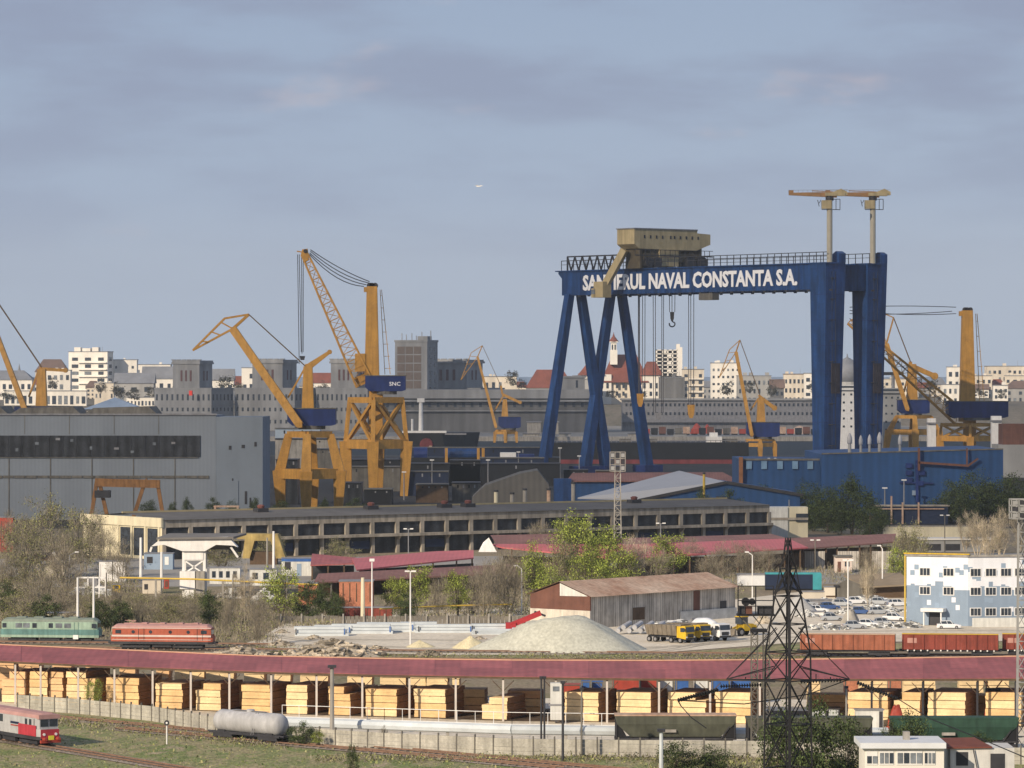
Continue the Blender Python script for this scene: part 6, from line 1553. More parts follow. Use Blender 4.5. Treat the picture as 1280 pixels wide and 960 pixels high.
# ================================================================ long warehouse
A_ = G(205,700); B_ = G(962,676.); B_ = A_+(B_-A_)*1.0; wl = (B_-A_).length; wa = math.atan2((B_-A_).y,(B_-A_).x)
wh = empty('warehouse', A_, wa, 'very long low concrete warehouse with two rows of dark openings and a tar roof', 'warehouse')
hw_ = H-(650-HY)*A_.y/F; MB().box2((.3,.6,0),(wl,38,hw_-1.9)).build('wall', M['hall_dark'], wh)
MB().box2((0,0,hw_-1.9),(wl,.6,hw_)).build('fascia', M['ledge'], wh)
MB().add([(-.5,-.5,hw_),(wl+.5,-.5,hw_),(wl+.5,19,hw_+1.2),(-.5,19,hw_+1.2),(wl+.5,39,hw_),(-.5,39,hw_)], [(0,1,2,3),(3,2,4,5)]).build('roof', M['wroof'], wh)
MB().box2((-.6,18.8,hw_+1.15),(wl+.5,19.2,hw_+1.6)).build('ridge', M['pyel'] if 0 else mat('pale_ochre_ridge',(.36,.30,.17),.15), wh)
nb = 25; zl = hw_*.47
MB().box2((0,-1.6,zl-.35),(wl,.5,zl+.35)).build('ledge', M['ledge'], wh)
for i in range(nb+1):
    x = wl*i/nb
    MB().box2((x-.55,-.05,zl+.36),(x+.55,.55,hw_-1.91)).build('pier', M['ledge'], wh)
    MB().box2((x-.45,-.3,0),(x+.45,.5,zl-.36)).build('lower_pier', M['ledge'], wh)
    if i % 2: MB().prism([(-1.4,zl-.36),(-.31,zl-.36),(-.31,zl-1.4)], x-.3, x+.3, axis='x').build('bracket', M['ledge'], wh)
for i in range(nb):
    if i % 3 == 1: MB().box2((wl*(i+.12)/nb,-.02,zl-3.4),(wl*(i+.88)/nb,.4,zl-1.4)).build('dark_shutter', M['navy'], wh)
# cream end face
ev_ = Vector((math.cos(wa),math.sin(wa),0)); pv_ = Vector((-ev_.y,ev_.x,0))
MB().box2((-.6,0,0),(0,38,hw_+.3)).build('end_wall', M['cream'], wh)
for i, y in enumerate((2,8.5,15)):
    MB().box2((-.75,y,.8),(-.62,y+4.6,hw_-2.2)).build('window', M['glass'], wh)
for i, y in enumerate((1,7.5,14,20.5)): MB().box2((-.95,y-.35,0),(-.6,y+.35,hw_-1.8)).build('pilaster', M['cream'], wh)
MB().box2((-1.0,-.3,hw_-1.8),(-.6,39,hw_+.5)).build('cornice', M['cream'], wh)
# roof things: concrete chimney pipes, turbine vents
for i, (x, y0, y1, m_) in enumerate(((620,614,630,'cream'),(640,617,630,'conc'),(656,612,630,'conc'),(686,612,628,'rust'),(716.5,604,628,'conc'),(880,592,606,'pyel'),(897,622,630,'cream'),(903,622,630,'cream'))):
    Y = 1150 if i < 5 else (1180 if i == 5 else 1125); t = T('vent_pipe', ['short cream vent stack, first left of the concrete pair','stubby concrete vent stack, lowest of the group','thick concrete vent stack right of the stubby one','rust-brown vent stack before the arched shed','tall pale vent stack before the long blue shed','yellow vent post on the pale shed roof','tiny cream vent on the warehouse roof, left','tiny cream vent on the warehouse roof, right'][i], 'vent stack', x, Y, z=0); L = t.L; k = Y/F
    MB().tube(Vector((0,0,0)), L(x,y0), (2.6 if i < 5 else 1.6)*k, n=10).build('stack', M[m_], t.root); MB().lathe(L(x,y0), [(-.2,3.2*k if i<5 else 2*k),(.35,3.0*k if i<5 else 1.8*k)], 10).build('cap', M['dark'], t.root)
for i, (x, y) in enumerate(((347,632),(476,629),(565,627),(594,626),(806,628))):
    s_ = (x-205)/(962-205)*wl*1.04; P = A_+ev_*s_*.985+pv_*14
    root = empty('roof_extractor', (P.x,P.y,hw_+.8), wa, '%s dark extractor unit from the left on the long warehouse roof' % ORD[i], 'extractor', 'extractors on the warehouse roof')
    MB().box((0,0,.5),(3.2,2.4,1.0)).build('casing', M['dark'], root); MB().lathe((0,0,1.0), [(0,.8),(.6,1.0),(.9,.5)], 10).build('cowl', mat('dull_red_cowl',(.16,.06,.05),.2), root)
# huts right of the warehouse
t = T('hut', 'white and cream flat-roofed hut at the right end of the long warehouse', 'hut', 983, GY(672), z=0); L = t.L
MB().box2(L(955,634),L(985,673,8)).build('wall', M['cwhite'], t.root); MB().box2(L(985.1,634,.5),L(1010,673,8)).build('side_wall', M['cream'], t.root); MB().box2(L(995,642,-.1),L(1010,652,.4)).build('window', M['glass'], t.root); MB().box2(L(955,647,-.2),L(1010,650,-.02)).build('ledge', M['ledge'], t.root); MB().tube(L(987,634,2),L(987,625,2),.15).build('aerial', M['grey'], t.root)
t = T('boundary_wall', 'long cream boundary wall at the right between dark trees and brown shed', 'wall', 1170, GY(672), z=0); L = t.L
MB().box2(L(1104,658),L(1215,673,.6)).build('wall', M['cream'], t.root); MB().box2(L(1103,657,-.1),L(1216,658.3,.7)).build('coping', M['conc'], t.root)
t = T('low_shed', 'low dark shed with pipes in front of the blue hall', 'shed', 1140, GY(655), z=0); L = t.L
MB().box2(L(1095,633),L(1185,656,6)).build('wall', M['navy'], t.root); MB().box2(L(1093,631.5,-.3),L(1187,633,6.4)).build('roof', M['ledge'], t.root)
m = MB(); [m.beam(L(x,655,-.5),L(x,620 if x == 1114 else 628,-.5),.5) for x in (1114,1128,1148)]; m.beam(L(1095,636,-.5),L(1180,636,-.5),.3); m.build('pipe', M['rust'], t.root)
t = T('grey_building', 'pale grey long building behind the bare trees and above the office', 'building', 1180, GY(690), z=0); L = t.L
MB().box2(L(1150,675),L(1240,692,8)).build('wall', M['w3'], t.root); MB().box2(L(1148,673,-.4),L(1242,675,8.4)).build('roof', M['w1'], t.root); [MB().box2(L(x,680,-.1),L(x+18,688,.0)).build('door', M['dark'], t.root) for x in (1158,1182)]

# ================================================================ sheet roofs
def roofshed(name, label, tops, walls=None, th=.3, posts=None, py_base=None, pm='wood', m='pinkred', wallm='dark', wallseg=None):
    """tops: list of (px,py,Y) roof polygon (front edge first two); posts: px list along the front edge"""
    P = [W(*p) for p in tops]; o0 = Vector((P[0].x, P[0].y, 0)); root = empty(name, o0, 0, label, 'shed'); P = [p-o0 for p in P]
    MB().slab(P, th).build('roof', M[m], root)
    if posts:
        for px in posts:
            q = (px-tops[0][0])/(tops[1][0]-tops[0][0]); p = P[0].lerp(P[1], q)
            p2 = P[-1].lerp(P[2], q) 
            MB().box((p.x,p.y+.5,(p.z-.3)/2),(.35,.35,p.z-.3)).build('post', M[pm], root)
    return root, P
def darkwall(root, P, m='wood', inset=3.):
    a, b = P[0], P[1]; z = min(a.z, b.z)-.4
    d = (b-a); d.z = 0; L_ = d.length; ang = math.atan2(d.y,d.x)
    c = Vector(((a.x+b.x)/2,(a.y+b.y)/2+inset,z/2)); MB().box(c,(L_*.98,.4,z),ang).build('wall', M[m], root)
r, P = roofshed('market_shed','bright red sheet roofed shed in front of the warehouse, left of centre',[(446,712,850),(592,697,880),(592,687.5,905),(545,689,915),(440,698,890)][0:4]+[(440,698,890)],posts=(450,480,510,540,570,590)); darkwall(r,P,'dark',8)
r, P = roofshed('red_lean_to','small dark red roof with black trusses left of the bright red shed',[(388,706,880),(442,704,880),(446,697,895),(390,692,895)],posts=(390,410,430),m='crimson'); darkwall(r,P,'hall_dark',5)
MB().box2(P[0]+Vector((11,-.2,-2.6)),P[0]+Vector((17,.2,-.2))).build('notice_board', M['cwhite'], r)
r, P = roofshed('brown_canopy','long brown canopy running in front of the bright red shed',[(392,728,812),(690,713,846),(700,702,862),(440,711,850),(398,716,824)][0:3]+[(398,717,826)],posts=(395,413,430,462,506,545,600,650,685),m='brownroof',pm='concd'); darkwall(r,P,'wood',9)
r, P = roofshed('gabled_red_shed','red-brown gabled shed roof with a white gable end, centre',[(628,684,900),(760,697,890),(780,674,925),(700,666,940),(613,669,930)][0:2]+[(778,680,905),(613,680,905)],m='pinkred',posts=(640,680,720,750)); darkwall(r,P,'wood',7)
MB().add([W(613,669,925)-Vector((r.location.x,r.location.y,0)), W(708,667,925)-Vector((r.location.x,r.location.y,0)), W(705,683,903)-Vector((r.location.x,r.location.y,0)), W(622,683,903)-Vector((r.location.x,r.location.y,0))],[(0,1,2,3)]).build('upper_roof', M['brownroof'], r)
q = lambda x,y,Y: W(x,y,Y)-Vector((r.location.x,r.location.y,0))
MB().add([q(611,672,902),q(621,690,901),q(598,690,901),q(604,678,902)],[(0,1,2,3)]).build('gable', M['white'], r)
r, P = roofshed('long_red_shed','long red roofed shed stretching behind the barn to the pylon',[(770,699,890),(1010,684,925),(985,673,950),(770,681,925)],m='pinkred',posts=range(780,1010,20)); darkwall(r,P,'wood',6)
o = r.location; q = lambda x,y,Y: W(x,y,Y)-Vector((o.x,o.y,0))
MB().add([q(770,681,925.3),q(985,673,950.3),q(965,667.5,970),q(770,673,950)],[(0,1,2,3)]).build('upper_roof', M['brownroof'], r)
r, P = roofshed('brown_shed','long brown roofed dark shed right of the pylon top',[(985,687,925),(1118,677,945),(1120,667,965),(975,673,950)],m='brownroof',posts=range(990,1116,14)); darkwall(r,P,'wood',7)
for i, x in enumerate((1000,1030,1055)): MB().box2(Vector((i*8.+4,6.2,0)),Vector((i*8.+9,6.7,4.2))).build('plank_door', M['plank'], r)
# white canopy on a lattice support
t = T('white_canopy', 'white butterfly canopy of an old conveyor bridge on a lattice tower', 'canopy', 243, GY(748), z=0); L = t.L
MB().prism([(L(189,0).x,L(0,683).z),(L(203,0).x,L(0,672).z),(L(285,0).x,L(0,671).z),(L(297,0).x,L(0,684).z),(L(292,0).x,L(0,682).z),(L(270,0).x,L(0,681).z),(L(256,0).x,L(0,689).z),(L(228,0).x,L(0,689).z),(L(205,0).x,L(0,681).z)],0,3).build('front_truss', M['white'], t.root)
MB().slab([L(196,672,-.6),L(292,671,-.6),L(302,670,15),L(204,670,14)],.4).build('roof', mat('grey_felt_roof',(.17,.16,.15),.15), t.root)
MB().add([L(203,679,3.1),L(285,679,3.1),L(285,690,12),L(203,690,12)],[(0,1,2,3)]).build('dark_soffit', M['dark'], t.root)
m = MB(); [m.beam(L(x,748,1+y),L(x,686,1+y),.55) for x in (229,255) for y in (0,3)]; m.beam(L(229,700,1),L(255,718,1),.3); m.beam(L(255,700,1),L(229,718,1),.3); m.beam(L(229,718,1),L(255,718,1),.4); m.beam(L(229,700,1),L(255,700,1),.4); m.build('lattice_support', M['white'], t.root)
MB().box2(L(230,687,.6),L(254,700,1.4)).build('upper_panel', M['white'], t.root); MB().box2(L(225,714,-.8),L(244,736,3)).build('lower_block', M['white'], t.root); MB().box2(L(245,714,-.6),L(256,748,3)).build('side_block', M['conc'], t.root)
MB().box2(L(231,737,-.9),L(243,748,-.1)).build('base_panel', M['white'], t.root)
m = MB(); m.beam(L(189,684,1),L(187,690,1),.4); m.beam(L(288,684,1),L(297,697,1),.4); m.build('brace', M['white'], t.root)
# containers / white boxes
def boxy(name, label, cat, x0, y0, x1, y1, m, d=2.5, yb=None, det=None, rz=0., group=None):
    Y = GY(yb or y1); t = T(name, label, cat, (x0+x1)/2, Y, z=0, group=group); t.root.rotation_euler = (0,0,rz); L = t.L
    h_ = L(0,y0).z; w_ = (x1-x0)*Y/F
    MB().box((0,d/2,h_/2),(w_,d,h_)).build('body', M[m], t.root)
    MB().box((0,d/2,h_+.06),(w_+.3,d+.3,.12)).build('roof', M['grey'], t.root)
    for (a, b, c, e_, mm, nm) in (det or ()): MB().box2((-w_/2+w_*a,-.05,h_*b),(-w_/2+w_*c,.02,h_*e_)).build(nm, M[mm], t.root)
    return t
boxy('container','white site container, left of a pair, behind the scrap fence','container',124,702,140,728,'white',3,det=((.1,.1,.12,.9,'grey','seam'),))
boxy('container','white site container, right of a pair, behind the scrap fence','container',141,702,157,728,'white',3,det=((.1,.1,.12,.9,'grey','seam'),))
boxy('pump_block','small bright yellow machine block beside the white containers','machine',141,731,150,741,mat('x',(.7,.62,.06),.1) and 'vyel',1.5,det=((.2,.5,.8,.9,'dark','panel'),))
boxy('hut','small cream hut with a dark door above the green locomotive','hut',57,767,95,786,'cream',4,det=((.66,.3,.9,.9,'dark','door'),(.38,.0,.40,1,'conc','corner_strip')))
boxy('shed','grey-brown low shed under the yellow pipe','shed',178,725,201,742,'w2',3,det=((.1,.3,.3,.7,'dark','window'),))
boxy('trailer','blue-grey site trailer behind the yellow pipe','trailer',180,692,216,712,'office_m',4,det=((.72,.3,.86,.8,'white','window'),(.1,.4,.3,.8,'dark','window')))
boxy('trailer','long white site trailer with windows right of the support tower','trailer',262,710,300,730,'cwhite',4,det=tuple((.08+.23*i,.4,.2+.23*i,.8,'glass','window') for i in range(4)))
boxy('trailer','blue-roofed white cabin left of the red lean-to roof','cabin',352,698,390,720,'cwhite',4,det=((.1,.35,.3,.8,'dark','window'),(.5,.0,.65,.7,'office_m','door'),(0,.82,1,1,'cblue','fascia')))
boxy('trailer','white cabin behind the pale bare tree','cabin',312,712,346,732,'cwhite',4,det=((.1,.4,.3,.8,'glass','window'),(.5,.4,.7,.8,'glass','window')))
boxy('red_box','small red cabinet beside a white post under the yellow pipe','cabinet',182+23,724,211,736,'cred',1,det=((.2,.2,.8,.8,'rustwall','door'),))
boxy('brick_shed','orange brick shed with dark slots under the brown canopy','shed',424,727,466,762,'brick',6,yb=766,det=tuple((.1+.2*i,.35,.13+.2*i,.95,'wood','slot') for i in range(5)))
boxy('brick_shed','small orange brick hut at the left of the long brown canopy','hut',373,730,396,756,'brick',4,det=((.3,.2,.5,.8,'wood','door'),))
boxy('open_wagon','rust-red wagon box behind the yard fence below the brown canopy','wagon',412,760,490,772,'wagon2',2.6,yb=774,det=tuple((.1*i,.05,.1*i+.01,.95,'wood','rib') for i in range(1,10)))
boxy('white_box','red container far left above the scrub','container',-8,647,16,659,'cred',4,yb=690,det=((.4,.1,.43,.9,'dark','seam'),))
t = T('ruined_hut','ruined brick hut with a broken tiled roof in the scrub at the left','ruin',58,GY(722),z=0); L = t.L
MB().box2(L(36,700),L(50,722,3)).box2(L(50,706,1),L(80,722,4)).build('wall', M['w2'], t.root); MB().add([L(34,701,-1),L(82,700,-1),L(76,690,5),L(42,692,5)],[(0,1,2,3)]).build('roof', M['wood'], t.root); MB().beam(L(67,690,-1),L(73,699,-1),.5).build('loose_board', M['white'], t.root)
heap('scrap_pile','pale rubble scatter in the scrub at the left','scrap pile',20,745,60,10,M['rubble'],21,120)
heap('scrap_pile','light scrap strewn below the white containers','scrap pile',112,745,60,18,M['scrap'],22,160)
heap('scrap_pile','white scrap tangle behind the pale bare tree','scrap pile',330,758,50,22,M['scrap'],23,200)
heap('scrap_pile','broken white panels right of the white support tower','scrap pile',290,748,46,12,M['scrap'],24,110)
# scrap fence with white frame
t = T('tank_rack','white framed rack of silver tanks by the twin white posts','rack',112,GY(748),z=0); L = t.L
m = MB(); [m.beam(L(x,748),L(x,722),.3) for x in (97,110,124,132)]; m.beam(L(97,722),L(132,722),.3); m.beam(L(97,734),L(132,734),.25); m.build('frame', M['white'], t.root)
MB().lathe(L(116,728,1),[(-1,1),(1,1)],12,'y').lathe(L(106,741,1),[(-1,.8),(1,.8)],12,'y').build('tanks', M['grey'], t.root)
# yellow pipelines
pipe('yellow_pipeline','yellow overhead gas pipe on posts under the white canopy','pipeline',[(150,GY(748)),(240,GY(750)),(398,GY(758))],4.2,.18,'pyel',posts=13,pm='conc')
pipe('yellow_pipeline','thin yellow pipe running along the yard fence right of the brick shed','pipeline',[(475,GY(776)),(560,GY(772)),(640,GY(770))],2.2,.13,'pyel',posts=12,pm='conc')
# old brown tipple right of canopy
t = T('loading_hopper','ochre rusty loading hopper with sloping plates left of the warehouse windows','hopper',325,GY(706),z=0); L = t.L
MB().prism([(L(296,0).x,L(0,667).z),(L(347,0).x,L(0,668).z),(L(357,0).x,L(0,698).z),(L(345,0).x,L(0,698).z),(L(338,0).x,L(0,676).z),(L(318,0).x,L(0,676).z),(L(312,0).x,L(0,698).z),(L(303,0).x,L(0,698).z),(L(306,0).x,L(0,674).z),(L(296,0).x,L(0,674).z)],0,6).build('chute_plates', mat('mustard_rust',(.36,.27,.10),.3,.4,streak=.3), t.root); MB().box2(L(312,690,1),L(346,706,5)).build('base', M['wood'], t.root)
t = T('tipper_frame','rusty frame and tray on the warehouse yard above the white canopy','frame',280,GY(672),z=0); L = t.L
m = MB(); m.beam(L(268,665),L(269,633),.6); m.beam(L(298,665),L(297,633),.6); m.beam(L(267,633),L(299,633),.5); m.build('frame', M['rust'], t.root)
MB().box2(L(253,650,-1),L(282,664,3)).build('tray', mat('rusty_tray',(.27,.14,.09),.3,.5), t.root); MB().box2(L(240,660,-2),L(340,672,5)).build('platform', M['wood'], t.root)
# chimneys / posts
def post(name, label, cat, px, y0, y1, m, r_=.22, Y=None, r2=None):
    Y = Y or GY(y1); t = T(name, label, cat, px, Y, z=0); MB().tube((0,0,0), t.L(px,y0), r_, r2 or r_*.75, n=8).build('shaft', M[m], t.root); return t
def lamp(label, px, y0, y1, head='double', arm=6, m='white', Y=None, dirx=-1):
    t = post('street_lamp', label, 'street lamp', px, y0, y1, m, .14, Y); L = t.L
    if head == 'double':
        m2 = MB(); m2.beam(L(px-4,y0+.5),L(px+4,y0+.5),.14); m2.build('arm', M[m], t.root)
        for s_ in (-1,1): MB().box(L(px+s_*4,y0),(.8,.4,.25)).build('lamp_head', M['white'], t.root)
    elif head == 'arm':
        m2 = MB(); m2.beam(L(px,y0),L(px+dirx*arm*.6,y0-3),.13); m2.beam(L(px+dirx*arm*.6,y0-3),L(px+dirx*arm,y0-4),.13); m2.build('arm', M[m], t.root); MB().box(L(px+dirx*arm,y0-4),(.8,.35,.22)).build('lamp_head', M['white'], t.root)
    else: MB().box(L(px,y0),(.9,.6,.5)).build('lamp_head', M['white'], t.root)
    return t
lamp('tall white lamp post standing between rubble heap and sand heaps',513,714,808)
lamp('white lamp post with cluster head in front of the red roofs',465,700,779,'cluster')
lamp('curved white lamp post in front of the brown bare trees',652,711,768,'arm',7)
lamp('curved white lamp post left of the pylon before the red roof',940.5,694,748,'arm',7)
lamp('curved pale lamp post left of the yellowish tree near the office',1103,686,746,'arm',4)
lamp('thin tall lamp post among parked cars left of the office',1060,700,783,'double')
lamp('lamp post before the warehouse windows left of the red roofs',510.5,661,705,'double',m='grey')
lamp('slim lamp post before the warehouse right of the floodlight mast',826,654,700,'double',m='grey')
lamp('twin lamp post in front of the grey hall annex',269.5,580,640,'double',m='concd')
lamp('lamp post in front of the blue annex windows',965,573,640,'double',m='concd')
lamp('dark lamp post behind the brown shed right of the pylon',1019,675,720,'double',m='concd')
lamp('lamp post right of the office yard tree above the grey building',1181,644,690,'double',m='concd')
lamp('curved lamp post in the scrub left of the white containers',87,694,735,'arm',9,dirx=1,m='grey')
post('post','left one of the twin tall white posts above the green locomotive','post',97,722,796,'white',.22)
post('post','right one of the twin tall white posts above the green locomotive','post',117,722,798,'white',.22)
post('chimney','thick pale chimney pipe by the orange brick shed','chimney',453.5,722,778,'cream',.42)
post('post','white pipe post left of the white support tower','post',176,672,722,'white',.35)
post('post','white pipe post under the canopy left wing','post',202,690,735,'white',.35)
post('chimney','white chimney beside the ochre hopper','chimney',342,664,730,'white',.32); post('chimney','second thinner white chimney beside the ochre hopper','chimney',334,672,730,'conc',.26)
post('post','dark post by the silver tank rack','post',133,716,752,'concd',.16); post('post','pale post under the yellow pipe right of the tower','post',291,718,768,'conc',.2)
post('post','dark wooden pole with a box right of the brown shed','pole',1132,664,712,'concd',.16)
for i, (px, y0, y1, m_, r_, lb) in enumerate(((415,832,926,'conc',.3,'thick concrete pole in front of the red shed roof'),(676.5,846,936,'dark',.13,'left one of the twin dark poles before the lumber shed'),(680.5,846,936,'dark',.13,'right one of the twin dark poles before the lumber shed'),(703.5,852,952,'dark',.16,'dark pole right of the white control cabin'),(727,860,946,'concd',.13,'slim dark pole with white flag box before the lumber'),(826.5,912,975,'steelbeam',.26,'blue-grey post before the fence under the olive hopper'),(1058,858,925,'conc',.14,'thin pale post by the covered goods right of the pylon'))):
    t = post('pole', lb, 'pole', px, y0, y1, m_, r_)
    MB().box(t.L(px,y0+1),(r_*3.4,r_*3.4,.3)).build('cap', M['dark'], t.root)
t = T('rail_signal','small round railway signal disc on a white post at the lower left','signal',208.5,GY(931),z=0); L = t.L
MB().tube((0,0,0),L(208.5,904),.09).build('post', M['white'], t.root); MB().lathe(L(208.5,903.5,-.1),[(-.05,.33),(.05,.33)],14,'y').build('disc', M['dark'], t.root); MB().lathe(L(208.5,903.5,-.17),[(-.02,.13),(.02,.13)],10,'y').build('lens', M['white'], t.root)

# ================================================================ floodlight masts
def fmast(label, px, y0, y1, ybase, wpx, hw2, Y, m='conc', head='grid'):
    t = T('floodlight_mast', label, 'floodlight mast', px, Y, z=0); L = t.L; k = Y/F
    zt = L(0,y1).z; b = wpx*k/2; m1 = MB(); n_ = int(zt/1.6)
    m1.lattice((0,0,0),(0,0,zt),b*2.1,b*2.1,n_,.16*max(1,k*7),b*1.5,b*1.5,dia=.09*max(1,k*7)); m1.build('lattice_shaft', M[m], t.root)
    m2 = MB(); w_ = hw2*k/2; z0, z1 = L(0,y1).z, L(0,y0).z
    for q in range(4): zz = z0+(z1-z0)*q/3; [m2.beam((-w_,s_*w_*.8,zz),(w_,s_*w_*.8,zz),.14) for s_ in (-1,1)]; [m2.beam((s_*w_,-w_*.8,zz),(s_*w_,w_*.8,zz),.14) for s_ in (-1,1)]
    for q in range(4): [m2.beam((-w_+2*w_*q/3,s_*w_*.8,z0),(-w_+2*w_*q/3,s_*w_*.8,z1),.14) for s_ in (-1,1)]
    m2.build('head_cage', M[m], t.root)
    for r_ in range(3):
        for c_ in range(3): MB().box((-w_+2*w_*(c_+.5)/3,-w_*.7,z0+(z1-z0)*(r_+.5)/3),(w_*.45,.5,(z1-z0)*.2)).build('floodlight', M['dark'] if (r_+c_) % 2 else M['w3'], t.root)
    return t
fmast('tall lattice floodlight mast with a cage of lamps in the centre right',772,565,589,700,9,19,GY(700))
fmast('white lattice floodlight mast cut by the right picture edge',1277,624,648,938,11,28,GY(938),'w3')
# lattice pylon
Yp = 330.; t = T('lattice_pylon','black lattice power pylon with slanting insulator strings at the lower right','pylon',985,Yp,z=0); L = t.L; k = Yp/F
m = MB(); lv = [(672,6),(690,10),(711,20),(745,33),(780,44.5),(815,56),(850,57),(905,58),(960,60),(1015,62),(1080,64),(1152,66)]
rings = []
for y, w_ in lv: h_ = w_*k/2; z = L(0,y).z; rings.append([Vector((sx*h_,sy*h_,z)) for sx, sy in ((-1,0),(0,-1),(1,0),(0,1))])
for li, (a, b) in enumerate(zip(rings, rings[1:])):
    for c_ in range(4):
        e_ = (c_+1)%4; m.beam(a[c_],b[c_],(.24 if c_ == 1 else .14) if li > 2 else .09); m.beam(a[c_],b[e_],.07); m.beam(a[e_],b[c_],.07); m.beam(b[c_],b[e_],.09)
m.build('lattice_tower', M['black'], t.root)
m = MB(); zc, zc2 = L(0,846).z, L(0,836).z
for sx, xe in ((1,1062),(-1,908)):
    tip = L(xe,849,0)
    for sy in (-1,1): m.beam(L(985+sx*17,834,sy*1.0), tip, .08); m.beam(L(985+sx*17,851,sy*1.0), tip, .10); m.beam(L(985+sx*14,785,sy*.7), tip, .07)
    for q in (.3,.6): m.beam(L(985+sx*17+(xe-985-sx*17)*q,851,0),L(985+sx*17+(xe-985-sx*17)*q,851-12*(1-q),0),.08)
m.build('crossarm', M['black'], t.root)
m = MB()
for sx, xe in ((1,1003),(-1,967)):
    tip = L(xe,742,0); [m.beam(L(985+sx*4,734,sy*.4),tip,.09) for sy in (-1,1)]; [m.beam(L(985+sx*3,715,sy*.3),tip,.07) for sy in (-1,1)]
m.box(L(985,718),(.45,.45,1.6)).build('earth_wire_peak', M['black'], t.root)
def insul(a, b, n_=16):
    mm = MB(); a, b = Vector(a), Vector(b)
    mm.tube(a,b,.05,n=5)
    for i in range(n_): p = a.lerp(b,(i+.3)/n_); q_ = a.lerp(b,(i+.75)/n_); mm.tube(p,q_,.19,.12,n=8)
    mm.build('insulator_string', M['black'], t.root)
insul(L(1070,852,-1),L(1118,870,-3)); insul(L(846,873,-2),L(898,862,0)); insul(L(900,858,0),L(952,856,0)); insul(L(1000,852,0),L(1052,850,0),14)
m = MB(); m.path([L(846,873,-2),L(850,880,-2),L(862,893,-3),L(880,905,-4)],.05,4); m.path([L(1118,870,-3),L(1150,888,-8),L(1200,900,-20),L(1330,930,-60)],.045,4); m.path([L(1062,849),L(1010,868),L(930,880),L(846,873,-2)],.045,4); m.build('conductor', M['black'], t.root)
# platform structure left of the pylon
t = T('platform_tower','dark two-legged lattice tower with a railed platform left of the pylon','lattice tower',948,GY(942),z=0); L = t.L; k = t.Y/F
m = MB(); zt = L(0,768).z
for x in (943,958): p = L(x,0); m.lattice((p.x,0,0),(p.x,0,L(0,790).z),.75,.75,16,.13,.75,.75,dia=.08)
for a, b in ((943,922),(958,966),(943,955),(958,940)): m.beam(L(a,790),L(b,768),.12)
m.build('lattice_legs', M['concd'], t.root)
m = MB(); m.box2(L(921,767.5,-1),L(968,769.5,1.4)); m.build('platform', M['black'], t.root)
m = MB()
for x in (922,944,966): m.beam(L(x,768,-1),L(x,732,-1),.14)
for y in (732,750,757): m.beam(L(922,y,-1),L(966,y,-1),.11)
m.build('frame', M['black'], t.root)
for i, (a, b, mm_) in enumerate(((923,931,'dark'),(932,940,'rustwall'),(947,954,'dark'),(955,965,'dark'))): MB().box2(L(a,758,-.6),L(b,767,1)).build('apparatus_box', M[mm_], t.root)
MB().lathe(L(932,752,-.2),[(-.5,.5),(.5,.5)],10,'y').lathe(L(940,752,-.2),[(-.4,.4),(.4,.4)],10,'y').build('coils', M['black'], t.root); MB().box2(L(938,786,-.8),L(958,790,.8)).build('junction_box', M['black'], t.root)

# ================================================================ barn
Yb = GY(781); t = T('barn','old long barn with a rusty sheet roof, brown gable and grey plank side','barn',724,Yb,z=0); L = t.L; rt = t.root
c = W(739,0,GY(786)); e_ = W(919,0,GY(772)); wv = Vector((e_.x-c.x, e_.y-c.y, 0)); bl = wv.length; ba = math.atan2(wv.y,wv.x)
rt.location = (c.x,c.y,0); rt.rotation_euler = (0,0,ba); Yc = c.y
zE = H-(746-HY)*Yc/F; lft = W(666,0,GY(776)); bd = 13.8; zR = zE+2.2
# gable on the left end, seen in the photo: extends to px 666 ; side along +x
ux = Vector((math.cos(ba),math.sin(ba),0)); uy = Vector((-ux.y,ux.x,0))
MB().box2((0,0,0),(bl,.25,zE)).build('plank_side', M['plank'], rt); MB().box2((0,bd-.3,0),(bl,bd,zE)).build('rear_wall', M['plank'], rt)
MB().box2((bl-.3,.26,0),(bl,bd-.31,zE)).build('end_wall', M['plank'], rt)
g0 = (c-lft).length
MB().prism([(0,3.2),(0,zE),(bd*.5,zR+.0),(bd,zE),(bd,3.2)],-.3,0,axis='x').build('brown_gable', M['rustwall'], rt)
MB().box2((-.35,0,0),(0,bd,3.19)).build('white_base_wall', mat('peeling_white_wall',(.58,.53,.45),.15,.5,.9,streak=.25), rt)
MB().prism([(.6,zE+.05),(.6,zE+.12),(bd*.5,zR+.02),(bd*.5,zE-.05)],-.36,-.31,axis='x').build('pale_gable_panel', M['cwhite'], rt)
MB().add([(-.8,-.7,zE),(bl+.6,-.7,zE),(bl+.6,bd/2,zR+.35),(-.8,bd/2,zR+.35),(bl+.6,bd+.7,zE),(-.8,bd+.7,zE)],[(0,1,2,3),(3,2,4,5)]).build('roof', M['rust'], rt)
MB().box2((bl*.28,-.08,1),(bl*.36,-.01,3.2)).build('door', M['wood'], rt); MB().box2((bl*.70,-.07,.6),(bl*.745,-.01,zE-.2)).build('brown_board_panel', M['rustwall'], rt); MB().box2((bl*.89,-.09,1.5),(bl*.935,-.01,3.3)).build('window', M['dark'], rt); MB().box2((bl*.6,-.35,0),(bl,-.02,1.9)).build('lower_white_wall', mat('dirty_white_block',(.5,.5,.48),.25,.6), rt)

